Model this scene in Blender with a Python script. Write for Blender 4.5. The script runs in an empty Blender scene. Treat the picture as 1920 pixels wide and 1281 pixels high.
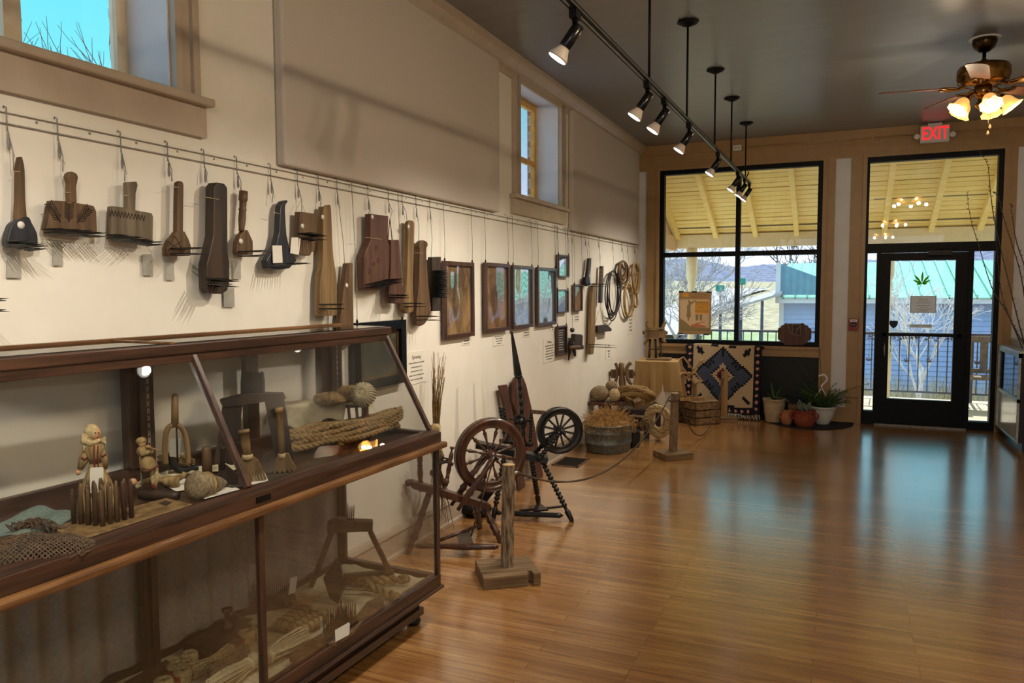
import bpy, math, random
from mathutils import Vector as V, Matrix as MX, noise as mnoise
random.seed(7)
SC = bpy.context.scene
COL = SC.collection
PI = math.pi
# ---------------------------------------------------------------- camera
YAW, PITCH, ROLL, FPX = math.radians(23.4435), math.radians(3.9666), math.radians(-0.2305), 1420.24
CAM = V((0, 0, 1.65))
_f = V((-math.sin(YAW) * math.cos(PITCH), math.cos(YAW) * math.cos(PITCH), -math.sin(PITCH)))
_r0 = V((math.cos(YAW), math.sin(YAW), 0)); _u0 = _r0.cross(_f)
_r = math.cos(ROLL) * _r0 + math.sin(ROLL) * _u0
_u = -math.sin(ROLL) * _r0 + math.cos(ROLL) * _u0
cd = bpy.data.cameras.new('camera'); cam = bpy.data.objects.new('camera', cd); COL.objects.link(cam)
cam.matrix_world = MX(((_r.x, _u.x, -_f.x, CAM.x), (_r.y, _u.y, -_f.y, CAM.y), (_r.z, _u.z, -_f.z, CAM.z), (0, 0, 0, 1)))
cd.sensor_width = 36; cd.lens = 36 * FPX / 1920; cd.clip_start = .02; cd.clip_end = 600
SC.camera = cam
# ---------------------------------------------------------------- view, sky, sun
vs = SC.view_settings
SC.display_settings.display_device = 'sRGB'
vs.view_transform = 'Standard'; vs.look = 'None'; vs.gamma = 1; vs.use_curve_mapping = False
vs.exposure = 0.68
cy = SC.cycles
cy.max_bounces = 8; cy.diffuse_bounces = 4; cy.glossy_bounces = 4; cy.transmission_bounces = 4; cy.transparent_max_bounces = 24
cy.sample_clamp_indirect = 6; cy.caustics_reflective = False; cy.caustics_refractive = False
W = bpy.data.worlds.new('sky'); SC.world = W; W.use_nodes = True
nt = W.node_tree; nt.nodes.clear()
o_ = nt.nodes.new('ShaderNodeOutputWorld'); bg = nt.nodes.new('ShaderNodeBackground')
tc = nt.nodes.new('ShaderNodeTexCoord'); sx = nt.nodes.new('ShaderNodeSeparateXYZ'); cr = nt.nodes.new('ShaderNodeValToRGB')
nt.links.new(tc.outputs['Generated'], sx.inputs[0]); nt.links.new(sx.outputs['Z'], cr.inputs[0])
e = cr.color_ramp.elements
e[0].position = 0.0; e[0].color = (1.0, 1.12, 1.3, 1)
e[1].position = .62; e[1].color = (.9, 1.2, 1.7, 1)
k = e.new(.12); k.color = (.78, .94, 1.3, 1)
k = e.new(.19); k.color = (.42, .84, 1.12, 1)
k = e.new(.26); k.color = (.20, .80, .96, 1)
k = e.new(.42); k.color = (.12, .72, .92, 1)
nt.links.new(cr.outputs[0], bg.inputs[0]); bg.inputs[1].default_value = .78
nt.links.new(bg.outputs[0], o_.inputs[0])
sl = bpy.data.lights.new('sun', 'SUN'); sun = bpy.data.objects.new('sun', sl); COL.objects.link(sun)
sl.energy = 3.5; sl.angle = math.radians(.6); sl.color = (1, .95, .86)
SUN_FROM = V((.04, .74, .78)).normalized()
sun.rotation_euler = (-SUN_FROM).to_track_quat('-Z', 'Y').to_euler(); sun.location = (4, 14, 12)
# room
XL, XR, YF, YB, H = -2.5, 3.6, 10.05, -4.0, 3.52
# ---------------------------------------------------------------- measuring helpers
def ray(px, py): return _f * FPX + _r * (px - 960) - _u * (py - 640.5)
def at(px, py, ax, v):
    d = ray(px, py); return CAM + d * ((v - CAM[ax]) / d[ax])
def atplane(px, py, p0, n):
    d = ray(px, py); return CAM + d * ((p0 - CAM).dot(n) / d.dot(n))
def fl(px, py, z=0.0): return at(px, py, 2, z)
def wl(px, py, off=0.0): return at(px, py, 0, XL + off)
def fr(px, py, off=0.0): return at(px, py, 1, YF + off)
# ---------------------------------------------------------------- materials
def S(r, g, b):
    q = lambda c: (c / 255 / 12.92) if c <= 10 else ((c / 255 + .055) / 1.055) ** 2.4
    return (q(r), q(g), q(b), 1)
MATS = {}
def nmat(name):
    m = bpy.data.materials.new(name); m.use_nodes = True; MATS[name] = m
    n = m.node_tree.nodes; return m, n, m.node_tree.links, n['Principled BSDF'], n['Material Output']
def mixc(n, l, fac, a, b):
    x = n.new('ShaderNodeMix'); x.data_type = 'RGBA'
    if hasattr(fac, 'is_output'): l.new(fac, x.inputs[0])
    else: x.inputs[0].default_value = fac
    for i, c in ((6, a), (7, b)):
        if hasattr(c, 'is_output'): l.new(c, x.inputs[i])
        else: x.inputs[i].default_value = c
    return x.outputs[2]
def ramp(n, l, src, a, b):
    x = n.new('ShaderNodeMapRange'); l.new(src, x.inputs[0]); x.inputs[1].default_value = a; x.inputs[2].default_value = b
    return x.outputs[0]
def coords(n, l, sc=(1, 1, 1), src='Object'):
    t = n.new('ShaderNodeTexCoord'); mp = n.new('ShaderNodeMapping'); l.new(t.outputs[src], mp.inputs[0]); mp.inputs['Scale'].default_value = sc
    return mp.outputs[0]
def noise(n, l, vec, scale, det=4, rough=.6):
    x = n.new('ShaderNodeTexNoise'); l.new(vec, x.inputs['Vector']); x.inputs['Scale'].default_value = scale
    x.inputs['Detail'].default_value = det; x.inputs['Roughness'].default_value = rough
    return x.outputs['Fac']
def bump(n, l, h, p, strength=.2, dist=.01):
    b = n.new('ShaderNodeBump'); b.inputs['Strength'].default_value = strength; b.inputs['Distance'].default_value = dist
    l.new(h, b.inputs['Height']); l.new(b.outputs[0], p.inputs['Normal'])
def mat(name, c, c2=None, scale=12, st=(1, 1, 1), rough=.6, metal=0, bmp=.15, dist=.004, spec=.4, coat=0, lo=.35, hi=.68, coatr=.1):
    m, n, l, p, o = nmat(name)
    if c2 is None: c2 = tuple(x * .78 for x in c[:3]) + (1,)
    f = noise(n, l, coords(n, l, st), scale)
    l.new(mixc(n, l, ramp(n, l, f, lo, hi), c2, c), p.inputs['Base Color'])
    p.inputs['Roughness'].default_value = rough; p.inputs['Metallic'].default_value = metal
    p.inputs['Specular IOR Level'].default_value = spec
    if coat: p.inputs['Coat Weight'].default_value = coat; p.inputs['Coat Roughness'].default_value = coatr
    if bmp: bump(n, l, f, p, bmp, dist)
    return m
def wood(name, c, c2, ax=2, sc=30, rough=.45, bmp=.12, coat=0, long=.06, spec=.4):
    st = [1, 1, 1]; st[ax] = long
    return mat(name, c, c2, sc, tuple(st), rough, 0, bmp, .002, spec, coat, .38, .64)
def glow(name, c, s):
    m, n, l, p, o = nmat(name)
    p.inputs['Base Color'].default_value = c; p.inputs['Emission Color'].default_value = c; p.inputs['Emission Strength'].default_value = s
    return m
def glass(name, tint=(1, 1, 1, 1), refl=.06, wav=0, rough=0.0, edge=.6):
    m, n, l, p, o = nmat(name); n.remove(p)
    t = n.new('ShaderNodeBsdfTransparent'); t.inputs[0].default_value = tint
    g = n.new('ShaderNodeBsdfGlossy'); g.inputs['Roughness'].default_value = rough
    lw = n.new('ShaderNodeLayerWeight'); lw.inputs[0].default_value = .25
    mr = n.new('ShaderNodeMapRange'); l.new(lw.outputs['Fresnel'], mr.inputs[0]); mr.inputs[1].default_value = 0; mr.inputs[2].default_value = 1
    mr.inputs[3].default_value = refl; mr.inputs[4].default_value = edge
    x = n.new('ShaderNodeMixShader'); l.new(mr.outputs[0], x.inputs[0]); l.new(t.outputs[0], x.inputs[1]); l.new(g.outputs[0], x.inputs[2])
    l.new(x.outputs[0], o.inputs[0])
    return m
# plaster, paint, metal
mat('plaster', S(234, 228, 214), S(227, 220, 205), 3, rough=.55, bmp=.25, dist=.003)
mat('white_paint', S(222, 222, 224), S(214, 214, 216), 5, rough=.5, bmp=.1)
mat('tan_paint', S(188, 172, 152), S(178, 162, 142), 9, rough=.32, bmp=.12)
mat('brown_tan_paint', S(168, 134, 88), S(158, 125, 80), 9, rough=.4, bmp=.08)
mat('yellow_sash', S(226, 180, 84), S(200, 150, 70), 14, rough=.5)
mat('brick_red', S(150, 84, 68), S(120, 66, 56), 20, rough=.9)
mat('black_frame', S(13, 13, 14), S(9, 9, 10), 20, rough=.5, bmp=0, spec=.15)
mat('black_matte', S(24, 24, 25), S(18, 18, 20), 20, rough=.6)
mat('black_gloss', S(15, 15, 17), S(11, 11, 13), 20, rough=.22, bmp=0)
mat('black_wood', S(26, 24, 24), S(17, 16, 16), 25, (1, 1, .2), rough=.3)
mat('steel', S(170, 168, 162), S(130, 128, 122), 20, rough=.35, metal=1, bmp=0)
mat('steel_grey', S(150, 148, 142), S(120, 118, 112), 20, rough=.5, metal=0, bmp=0)
mat('iron', S(40, 36, 34), S(25, 22, 22), 30, rough=.45, metal=.6, bmp=.1)
mat('galvanised', S(122, 126, 122), S(92, 96, 94), 28, rough=.5, metal=.7, bmp=.15)
mat('brass', S(150, 112, 58), S(104, 74, 36), 14, (1, 1, .3), rough=.28, metal=1, bmp=.02)
mat('dark_brass', S(84, 64, 38), S(50, 38, 24), 14, rough=.3, metal=1, bmp=.02)
mat('panel_fabric', S(206, 196, 184), S(194, 184, 172), 260, rough=.95, bmp=.4, dist=.002, spec=.1)
mat('paper', S(226, 220, 206), S(218, 212, 198), 8, rough=.8, bmp=0)
mat('grey_paper', S(168, 164, 152), S(160, 156, 144), 8, rough=.8, bmp=0)
mat('cream_card', S(230, 224, 210), S(224, 218, 202), 8, rough=.8, bmp=0)
mat('ink', S(60, 56, 52), S(50, 46, 44), 8, rough=.9, bmp=0)
mat('red_ink', S(170, 50, 44), S(150, 40, 36), 8, rough=.9, bmp=0)
mat('white_plastic', S(230, 230, 226), S(222, 222, 218), 8, rough=.35, bmp=0)
# woods
wood('oak_dark', S(78, 51, 36), S(46, 29, 21), 1, 34, .38, coat=.3)
wood('oak_up', S(82, 54, 37), S(48, 30, 22), 2, 34, .38, coat=.3)
wood('oak_light', S(136, 96, 56), S(92, 60, 34), 1, 40, .4, coat=.2)
wood('tool_brown', S(108, 82, 54), S(70, 50, 32), 2, 30, .55)
wood('tool_tan', S(142, 114, 74), S(98, 74, 46), 2, 26, .55)
wood('tool_grey', S(120, 106, 84), S(82, 70, 54), 2, 26, .65)
wood('tool_dark', S(66, 50, 38), S(38, 29, 24), 2, 30, .45)
wood('tool_red', S(98, 62, 44), S(62, 38, 28), 2, 26, .5)
wood('tool_blueblack', S(46, 47, 55), S(27, 28, 34), 2, 26, .4)
wood('carving_dark', S(60, 44, 30), S(44, 32, 22), 2, 26, .8)
wood('walnut', S(86, 52, 36), S(50, 30, 22), 2, 30, .32, coat=.3)
wood('bark', S(156, 136, 110), S(72, 58, 44), 2, 70, .9, bmp=.9, long=.16)
wood('bark_smooth', S(138, 116, 92), S(108, 88, 68), 2, 40, .85, bmp=.3, long=.5)
wood('cut_wood', S(196, 168, 124), S(168, 140, 98), 0, 40, .75)
wood('plank_old', S(140, 114, 82), S(94, 74, 52), 0, 30, .8, bmp=.3)
wood('crate_wood', S(150, 120, 84), S(104, 80, 54), 0, 26, .75)
wood('light_wood', S(172, 136, 88), S(136, 102, 62), 2, 30, .6)
wood('dark_brown_box', S(62, 40, 30), S(42, 27, 22), 1, 26, .45)
# fibres
mat('rope_tan', S(184, 154, 104), S(126, 98, 62), 90, rough=.95, bmp=.5)
mat('rope_grey', S(164, 144, 112), S(112, 94, 70), 90, rough=.95, bmp=.5)
mat('rope_brown', S(126, 98, 66), S(84, 62, 42), 90, rough=.95, bmp=.5)
mat('rope_dark', S(96, 80, 62), S(60, 48, 38), 90, rough=.95, bmp=.5)
mat('twine', S(206, 186, 142), S(158, 134, 94), 80, rough=.95, bmp=.4)
mat('twine_cream', S(214, 200, 164), S(180, 162, 124), 80, rough=.95, bmp=.4)
mat('hemp_fibre', S(172, 146, 98), S(118, 94, 60), 60, (1, 1, .15), rough=.9, bmp=.6)
mat('tow', S(176, 142, 90), S(118, 90, 54), 70, rough=.95, bmp=.7, dist=.01)
mat('straw', S(198, 156, 92), S(150, 108, 58), 40, rough=.8, bmp=.2)
mat('stalk', S(150, 120, 72), S(96, 72, 44), 40, rough=.8, bmp=.2)
mat('burlap', S(178, 146, 96), S(152, 122, 78), 220, rough=.95, bmp=.5, dist=.002)
mat('muslin', S(214, 202, 170), S(196, 182, 148), 40, rough=.95, bmp=.3)
mat('linen_white', S(222, 218, 206), S(204, 198, 184), 40, rough=.9, bmp=.2)
mat('curtain_cloth', S(156, 144, 134), S(142, 130, 120), 60, rough=.95, bmp=.2)
mat('teal_cloth', S(124, 142, 132), S(96, 112, 106), 120, rough=.95, bmp=.5)
mat('net_brown', S(96, 78, 58), S(66, 52, 40), 80, rough=.95, bmp=.4)
mat('skin_fibre', S(206, 160, 116), S(190, 144, 102), 30, rough=.8)
mat('leather', S(78, 66, 56), S(56, 46, 40), 30, rough=.6)
mat('leaf_green', S(58, 92, 44), S(36, 62, 30), 20, rough=.5, bmp=0)
mat('leaf_yellow', S(150, 146, 70), S(96, 104, 48), 12, rough=.5, bmp=0)
mat('fern_green', S(72, 104, 44), S(44, 74, 30), 20, rough=.6, bmp=0)
mat('succulent', S(128, 140, 124), S(92, 106, 92), 20, rough=.6, bmp=0)
mat('soil', S(48, 36, 28), S(30, 22, 18), 60, rough=1, bmp=.5)
mat('terracotta', S(146, 72, 52), S(122, 56, 40), 16, rough=.8)
mat('terracotta_pale', S(182, 122, 84), S(160, 100, 66), 16, rough=.8)
mat('pot_cream', S(186, 168, 140), S(170, 150, 122), 10, rough=.6)
mat('mat_navy', S(34, 38, 54), S(22, 24, 36), 60, rough=1, bmp=.5)
mat('red_wool', S(118, 36, 38), S(94, 26, 30), 60, rough=1)
mat('green_metal', S(158, 208, 186), S(146, 198, 174), 3, rough=1, bmp=0, spec=0)
mat('blue_siding', S(168, 188, 226), S(158, 178, 218), 3, rough=.6, bmp=0)
mat('deck_wood', S(224, 212, 184), S(206, 192, 162), 18, (.1, 1, 1), rough=.8)
mat('yellow_paint', S(252, 228, 150), S(242, 212, 128), 10, (.2, 1, 1), rough=.6)
mat('cream_paint', S(246, 230, 184), S(238, 220, 172), 10, rough=.6)
mat('dry_grass', S(196, 184, 148), S(136, 124, 92), 1.6, rough=1, bmp=.4, dist=.1)
mat('green_grass', S(166, 178, 128), S(140, 156, 104), .8, rough=1, bmp=.2)
mat('asphalt', S(186, 182, 178), S(170, 166, 162), .8, rough=.9)
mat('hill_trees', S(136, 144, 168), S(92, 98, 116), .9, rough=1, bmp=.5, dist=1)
mat('tree_white', S(238, 236, 232), S(216, 212, 206), 10, rough=.9)
mat('tree_dark', S(96, 86, 80), S(70, 62, 58), 10, rough=.9)
mat('tree_grey', S(206, 202, 200), S(160, 154, 152), 10, rough=.9)
mat('evergreen', S(96, 120, 60), S(60, 84, 44), 4, rough=1)
mat('sign_green', S(30, 150, 128), S(26, 140, 118), 4, rough=.6, bmp=0)
mat('rail_blue', S(84, 92, 112), S(70, 78, 96), 4, rough=.5, bmp=0)
mat('bench_wood', S(150, 132, 116), S(120, 104, 90), 14, rough=.8)
mat('poster_dim', S(152, 132, 90), S(138, 118, 78), 30, rough=.8, bmp=0)
mat('poster_pale', S(222, 190, 150), S(212, 180, 140), 30, rough=.8, bmp=0)
mat('poster_red', S(204, 118, 84), S(190, 106, 74), 30, rough=.8, bmp=0)
mat('poster_orange', S(222, 158, 60), S(210, 146, 52), 30, rough=.8, bmp=0)
mat('tape_blue', S(28, 44, 74), S(22, 36, 62), 30, rough=.7, bmp=0)
mat('alarm_red', S(150, 26, 26), S(140, 22, 22), 8, rough=.4, bmp=0)
mat('counter_dark', S(30, 20, 20), S(20, 14, 14), 10, rough=.3, bmp=0)
mat('counter_white', S(196, 196, 196), S(188, 188, 188), 8, rough=.15, bmp=0)
mat('laminate', S(206, 202, 188), S(198, 194, 180), 40, (1, 1, .1), rough=.12, bmp=0)
mat('painting_dark', S(86, 80, 58), S(44, 46, 40), 9, rough=.5, bmp=.1)
mat('gilt', S(134, 104, 62), S(100, 76, 44), 14, rough=.45, metal=.5)
mat('photo_sepia', S(176, 140, 92), S(96, 72, 50), 7, (1, 1, .4), rough=.6, bmp=0)
mat('photo_dark', S(70, 60, 56), S(34, 30, 30), 16, rough=.6, bmp=0)
mat('lamp_shell', S(214, 200, 186), S(206, 192, 178), 10, rough=.4, bmp=0)
glow('lamp_face', (1, .95, .86, 1), 2.6)
glow('bulb', (1, .86, .55, 1), 14.0)
glow('exit_red', (1, .02, .03, 1), .55)
glass('window_glass', (.97, .98, .98, 1), .03, edge=.5)
glass('case_glass', (.985, .99, .985, 1), .035, edge=.45)
glass('top_glass', (.99, .99, .99, 1), .02, edge=.95)
glass('counter_glass', (.92, .95, .95, 1), .12, edge=.85)
def sheet(name, c, fac=.5):
    m, n, l, p, o = nmat(name); p.inputs['Base Color'].default_value = c; p.inputs['Roughness'].default_value = .8; p.inputs['Specular IOR Level'].default_value = .1
    t = n.new('ShaderNodeBsdfTranslucent'); t.inputs[0].default_value = c; x = n.new('ShaderNodeMixShader'); x.inputs[0].default_value = fac
    l.new(p.outputs[0], x.inputs[1]); l.new(t.outputs[0], x.inputs[2]); l.new(x.outputs[0], o.inputs[0])
sheet('poster_paper', S(200, 168, 124)); sheet('notice_paper', S(232, 228, 230), .7); sheet('decal_green', S(136, 214, 44), .75)
# floor
m, n, l, p, o = nmat('oak_floor')
t = n.new('ShaderNodeTexCoord'); br = n.new('ShaderNodeTexBrick')
l.new(t.outputs['Object'], br.inputs['Vector'])
br.inputs['Color1'].default_value = S(190, 142, 86); br.inputs['Color2'].default_value = S(158, 110, 62); br.inputs['Mortar'].default_value = S(84, 54, 30)
br.inputs['Scale'].default_value = 1; br.inputs['Mortar Size'].default_value = .0014; br.inputs['Brick Width'].default_value = 1.15; br.inputs['Row Height'].default_value = .058
br.inputs['Mortar Smooth'].default_value = .2; br.offset = .37; br.offset_frequency = 3; br.squash = 1
nz = noise(n, l, coords(n, l, (.5, 9, 1)), 5, 6, .65)
nz2 = noise(n, l, coords(n, l, (.25, 2.2, 1)), 1.1, 2)
c1 = mixc(n, l, ramp(n, l, nz, .40, .75), br.outputs['Color'], S(126, 78, 38))
c2 = mixc(n, l, ramp(n, l, nz2, .5, .85), c1, S(196, 146, 86))
l.new(c2, p.inputs['Base Color']); p.inputs['Roughness'].default_value = .26; p.inputs['Specular IOR Level'].default_value = .5
p.inputs['Coat Weight'].default_value = 1; p.inputs['Coat Roughness'].default_value = .17; p.inputs['Coat IOR'].default_value = 2.1
ad = n.new('ShaderNodeMath'); ad.operation = 'ADD'; l.new(nz, ad.inputs[0]); l.new(br.outputs['Fac'], ad.inputs[1])
bump(n, l, ad.outputs[0], p, .12, .003)
l.new(p.inputs['Normal'].links[0].from_socket, p.inputs['Coat Normal'])
# ceiling
m, n, l, p, o = nmat('ceiling_paint')
nz = noise(n, l, coords(n, l, (1.2, 4, 1)), 2.2, 6, .6)
l.new(mixc(n, l, nz, S(114, 117, 121), S(136, 139, 143)), p.inputs['Base Color']); p.inputs['Roughness'].default_value = .33; p.inputs['Specular IOR Level'].default_value = .8
bump(n, l, nz, p, .22, .012)
# brick wall for the building outside
m, n, l, p, o = nmat('brick_outside')
t = n.new('ShaderNodeTexCoord'); mp = n.new('ShaderNodeMapping'); l.new(t.outputs['Object'], mp.inputs[0]); mp.inputs['Rotation'].default_value = (PI / 2, 0, 0)
br = n.new('ShaderNodeTexBrick'); l.new(mp.outputs[0], br.inputs['Vector']); br.inputs['Scale'].default_value = 1
br.inputs['Color1'].default_value = S(164, 92, 78); br.inputs['Color2'].default_value = S(140, 72, 60); br.inputs['Mortar'].default_value = S(190, 178, 166)
br.inputs['Brick Width'].default_value = .2; br.inputs['Row Height'].default_value = .075; br.inputs['Mortar Size'].default_value = .008
l.new(br.outputs['Color'], p.inputs['Base Color']); p.inputs['Roughness'].default_value = .9
# wavy print behind old acrylic (framed pictures)
def printmat(name, c, c2, sc, refl):
    m, n, l, p, o = nmat(name)
    co = coords(n, l, (1, 1, .5)); f = noise(n, l, co, sc, 5, .65)
    l.new(mixc(n, l, ramp(n, l, f, .4, .62), c2, c), p.inputs['Base Color']); p.inputs['Roughness'].default_value = .5
    g = n.new('ShaderNodeBsdfGlossy'); g.inputs['Roughness'].default_value = .03
    f2 = noise(n, l, coords(n, l, (1, 1.0, .8)), 3.2, 1, .4)
    b = n.new('ShaderNodeBump'); b.inputs['Strength'].default_value = .5; b.inputs['Distance'].default_value = .012; l.new(f2, b.inputs['Height']); l.new(b.outputs[0], g.inputs['Normal'])
    x = n.new('ShaderNodeMixShader'); x.inputs[0].default_value = refl
    l.new(p.outputs[0], x.inputs[1]); l.new(g.outputs[0], x.inputs[2]); l.new(x.outputs[0], o.inputs[0])
printmat('print_sepia', S(170, 136, 88), S(92, 70, 50), 7, .35)
printmat('print_brown', S(150, 112, 70), S(84, 60, 44), 9, .22)
printmat('print_silver', S(150, 150, 146), S(96, 96, 100), 9, .62)
# ---------------------------------------------------------------- mesh builder
def frame(d):
    d = d.normalized(); a = V((0, 0, 1)) if abs(d.z) < .9 else V((1, 0, 0))
    u = a.cross(d).normalized(); return u, d.cross(u)
class MB:
    def __init__(s): s.v = []; s.f = []; s.s = []
    def add(s, vs, fs, sm=False):
        b = len(s.v); s.v += [V(x) for x in vs]; s.f += [tuple(i + b for i in q) for q in fs]; s.s += [sm] * len(fs); return s
    def hexa(s, P, sm=False):  # 8 points: bottom loop 0-3, top loop 4-7
        return s.add(P, [(0, 3, 2, 1), (4, 5, 6, 7), (0, 1, 5, 4), (1, 2, 6, 5), (2, 3, 7, 6), (3, 0, 4, 7)], sm)
    def box(s, a, b):
        x0, y0, z0 = (min(a[i], b[i]) for i in range(3)); x1, y1, z1 = (max(a[i], b[i]) for i in range(3))
        return s.hexa([(x0, y0, z0), (x1, y0, z0), (x1, y1, z0), (x0, y1, z0), (x0, y0, z1), (x1, y0, z1), (x1, y1, z1), (x0, y1, z1)])
    def obox(s, c, sz, m=None):  # oriented box
        m = m or MX.Identity(3); c = V(c)
        h = [x / 2 for x in sz]
        P = [c + m @ V((sx * h[0], sy * h[1], sz_ * h[2])) for sz_ in (-1, 1) for sx, sy in ((-1, -1), (1, -1), (1, 1), (-1, 1))]
        return s.hexa(P)
    def bar(s, a, b, w, t, up=None):  # rectangular bar from a to b, width w, thickness t along `up`
        a, b = V(a), V(b); d = (b - a).normalized()
        up = V(up) if up is not None else frame(d)[1]
        up = (up - d * up.dot(d)).normalized(); sd = d.cross(up)
        P = []
        for q in (a, b): P += [q - sd * w / 2 - up * t / 2, q + sd * w / 2 - up * t / 2, q + sd * w / 2 + up * t / 2, q - sd * w / 2 + up * t / 2]
        return s.hexa(P)
    def tube(s, pts, r, n=8, closed=False, sm=True):
        pts = [V(p) for p in pts]; k = len(pts); rs = r if isinstance(r, (list, tuple)) else [r] * k
        vs = []; u = None
        for i, p in enumerate(pts):
            a = pts[i - 1] if (i or closed) else p; b = pts[(i + 1) % k] if (i < k - 1 or closed) else p
            d = (b - a)
            if d.length < 1e-9: d = V((0, 0, 1))
            d.normalize()
            if u is None: u = frame(d)[0]
            u = u - d * u.dot(d)
            u = frame(d)[0] if u.length < 1e-6 else u.normalized()
            w = d.cross(u)
            vs += [p + (u * math.cos(2 * PI * j / n) + w * math.sin(2 * PI * j / n)) * rs[i] for j in range(n)]
        fs = []
        for i in range(k if closed else k - 1):
            a, b = i * n, ((i + 1) % k) * n
            fs += [(a + j, a + (j + 1) % n, b + (j + 1) % n, b + j) for j in range(n)]
        if not closed: fs += [tuple(range(n - 1, -1, -1)), tuple(range((k - 1) * n, k * n))]
        return s.add(vs, fs, sm)
    def cyl(s, a, b, r, r2=None, n=14): return s.tube([a, b], [r, r if r2 is None else r2], n)
    def turned(s, a, b, prof, n=12):  # prof: (t, r) along a->b
        a, b = V(a), V(b); d = b - a; u, w = frame(d)
        vs = []
        for t, r in prof: vs += [a + d * t + (u * math.cos(2 * PI * j / n) + w * math.sin(2 * PI * j / n)) * r for j in range(n)]
        fs = []
        for i in range(len(prof) - 1): fs += [(i * n + j, i * n + (j + 1) % n, (i + 1) * n + (j + 1) % n, (i + 1) * n + j) for j in range(n)]
        fs += [tuple(range(n - 1, -1, -1)), tuple(range((len(prof) - 1) * n, len(prof) * n))]
        return s.add(vs, fs, True)
    def lathe(s, c, prof, n=24, d=(0, 0, 1), open_=False, sq=(1, 1)):  # prof: (r, h)
        c = V(c); d = V(d).normalized(); u, w = frame(d)
        if abs(d.z) > .99: u, w = V((1, 0, 0)), V((0, 1, 0))
        vs = []
        for r, h in prof: vs += [c + d * h + u * (r * sq[0] * math.cos(2 * PI * j / n)) + w * (r * sq[1] * math.sin(2 * PI * j / n)) for j in range(n)]
        fs = []
        for i in range(len(prof) - 1): fs += [(i * n + j, i * n + (j + 1) % n, (i + 1) * n + (j + 1) % n, (i + 1) * n + j) for j in range(n)]
        if not open_: fs += [tuple(range(n - 1, -1, -1)), tuple(range((len(prof) - 1) * n, len(prof) * n))]
        return s.add(vs, fs, True)
    def ell(s, c, r, n=14, k=9, m=None, nz=0, ns=30):
        c = V(c); m = m or MX.Identity(3); vs = []
        for i in range(k + 1):
            a = -PI / 2 + PI * i / k
            for j in range(n):
                q = V((math.cos(a) * math.cos(2 * PI * j / n), math.cos(a) * math.sin(2 * PI * j / n), math.sin(a)))
                t = V((q.x * r[0], q.y * r[1], q.z * r[2]))
                if nz: t *= 1 + nz * mnoise.noise((c + t) * ns)
                vs.append(c + m @ t)
        fs = [(i * n + j, i * n + (j + 1) % n, (i + 1) * n + (j + 1) % n, (i + 1) * n + j) for i in range(k) for j in range(n)]
        return s.add(vs, fs, True)
    def prism(s, pts, off):  # polygon of 3D points extruded by vector off
        pts = [V(p) for p in pts]; off = V(off); n = len(pts)
        return s.add(pts + [p + off for p in pts], [tuple(range(n - 1, -1, -1)), tuple(range(n, 2 * n))] + [(i, (i + 1) % n, n + (i + 1) % n, n + i) for i in range(n)])
    def grid(s, fn, nu, nv, sm=True, thick=None):
        vs = [V(fn(i / nu, j / nv)) for j in range(nv + 1) for i in range(nu + 1)]; w = nu + 1
        fs = [(j * w + i, j * w + i + 1, (j + 1) * w + i + 1, (j + 1) * w + i) for j in range(nv) for i in range(nu)]
        s.add(vs, fs, sm)
        if thick is not None:
            t = V(thick); s.add([q + t for q in vs], [tuple(reversed(f)) for f in fs], sm)
        return s
    def rope(s, pts, R, pitch=None, strands=3, n=6, closed=False, sub=10):
        pts = smooth(pts, closed, sub); pitch = pitch or R * 7
        k = len(pts); L = [0]
        for i in range(1, k): L.append(L[-1] + (pts[i] - pts[i - 1]).length)
        for q in range(strands):
            out = []; u = None
            for i, p in enumerate(pts):
                a = pts[max(i - 1, 0)]; b = pts[min(i + 1, k - 1)]; d = (b - a).normalized() if (b - a).length > 1e-9 else V((0, 0, 1))
                if u is None: u = frame(d)[0]
                u = u - d * u.dot(d); u = frame(d)[0] if u.length < 1e-6 else u.normalized(); w = d.cross(u)
                an = 2 * PI * (L[i] / pitch + q / strands)
                out.append(p + (u * math.cos(an) + w * math.sin(an)) * R * .5)
            s.tube(out, R * .55, n)
        return s
def smooth(pts, closed=False, sub=8):
    pts = [V(p) for p in pts]; n = len(pts); out = []
    for i in range(n if closed else n - 1):
        g = (lambda j: pts[j % n]) if closed else (lambda j: pts[min(max(j, 0), n - 1)])
        p0, p1, p2, p3 = g(i - 1), g(i), g(i + 1), g(i + 2)
        for q in range(sub):
            t = q / sub
            out.append(.5 * ((2 * p1) + (p2 - p0) * t + (2 * p0 - 5 * p1 + 4 * p2 - p3) * t * t + (3 * p1 - p0 - 3 * p2 + p3) * t ** 3))
    if not closed: out.append(pts[-1])
    return out
def resamp(pts, step):
    out = [pts[0]]; acc = 0
    for a, b in zip(pts, pts[1:]):
        acc += (b - a).length
        if acc >= step: out.append(b); acc = 0
    if (out[-1] - pts[-1]).length > 1e-6: out.append(pts[-1])
    return out
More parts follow.
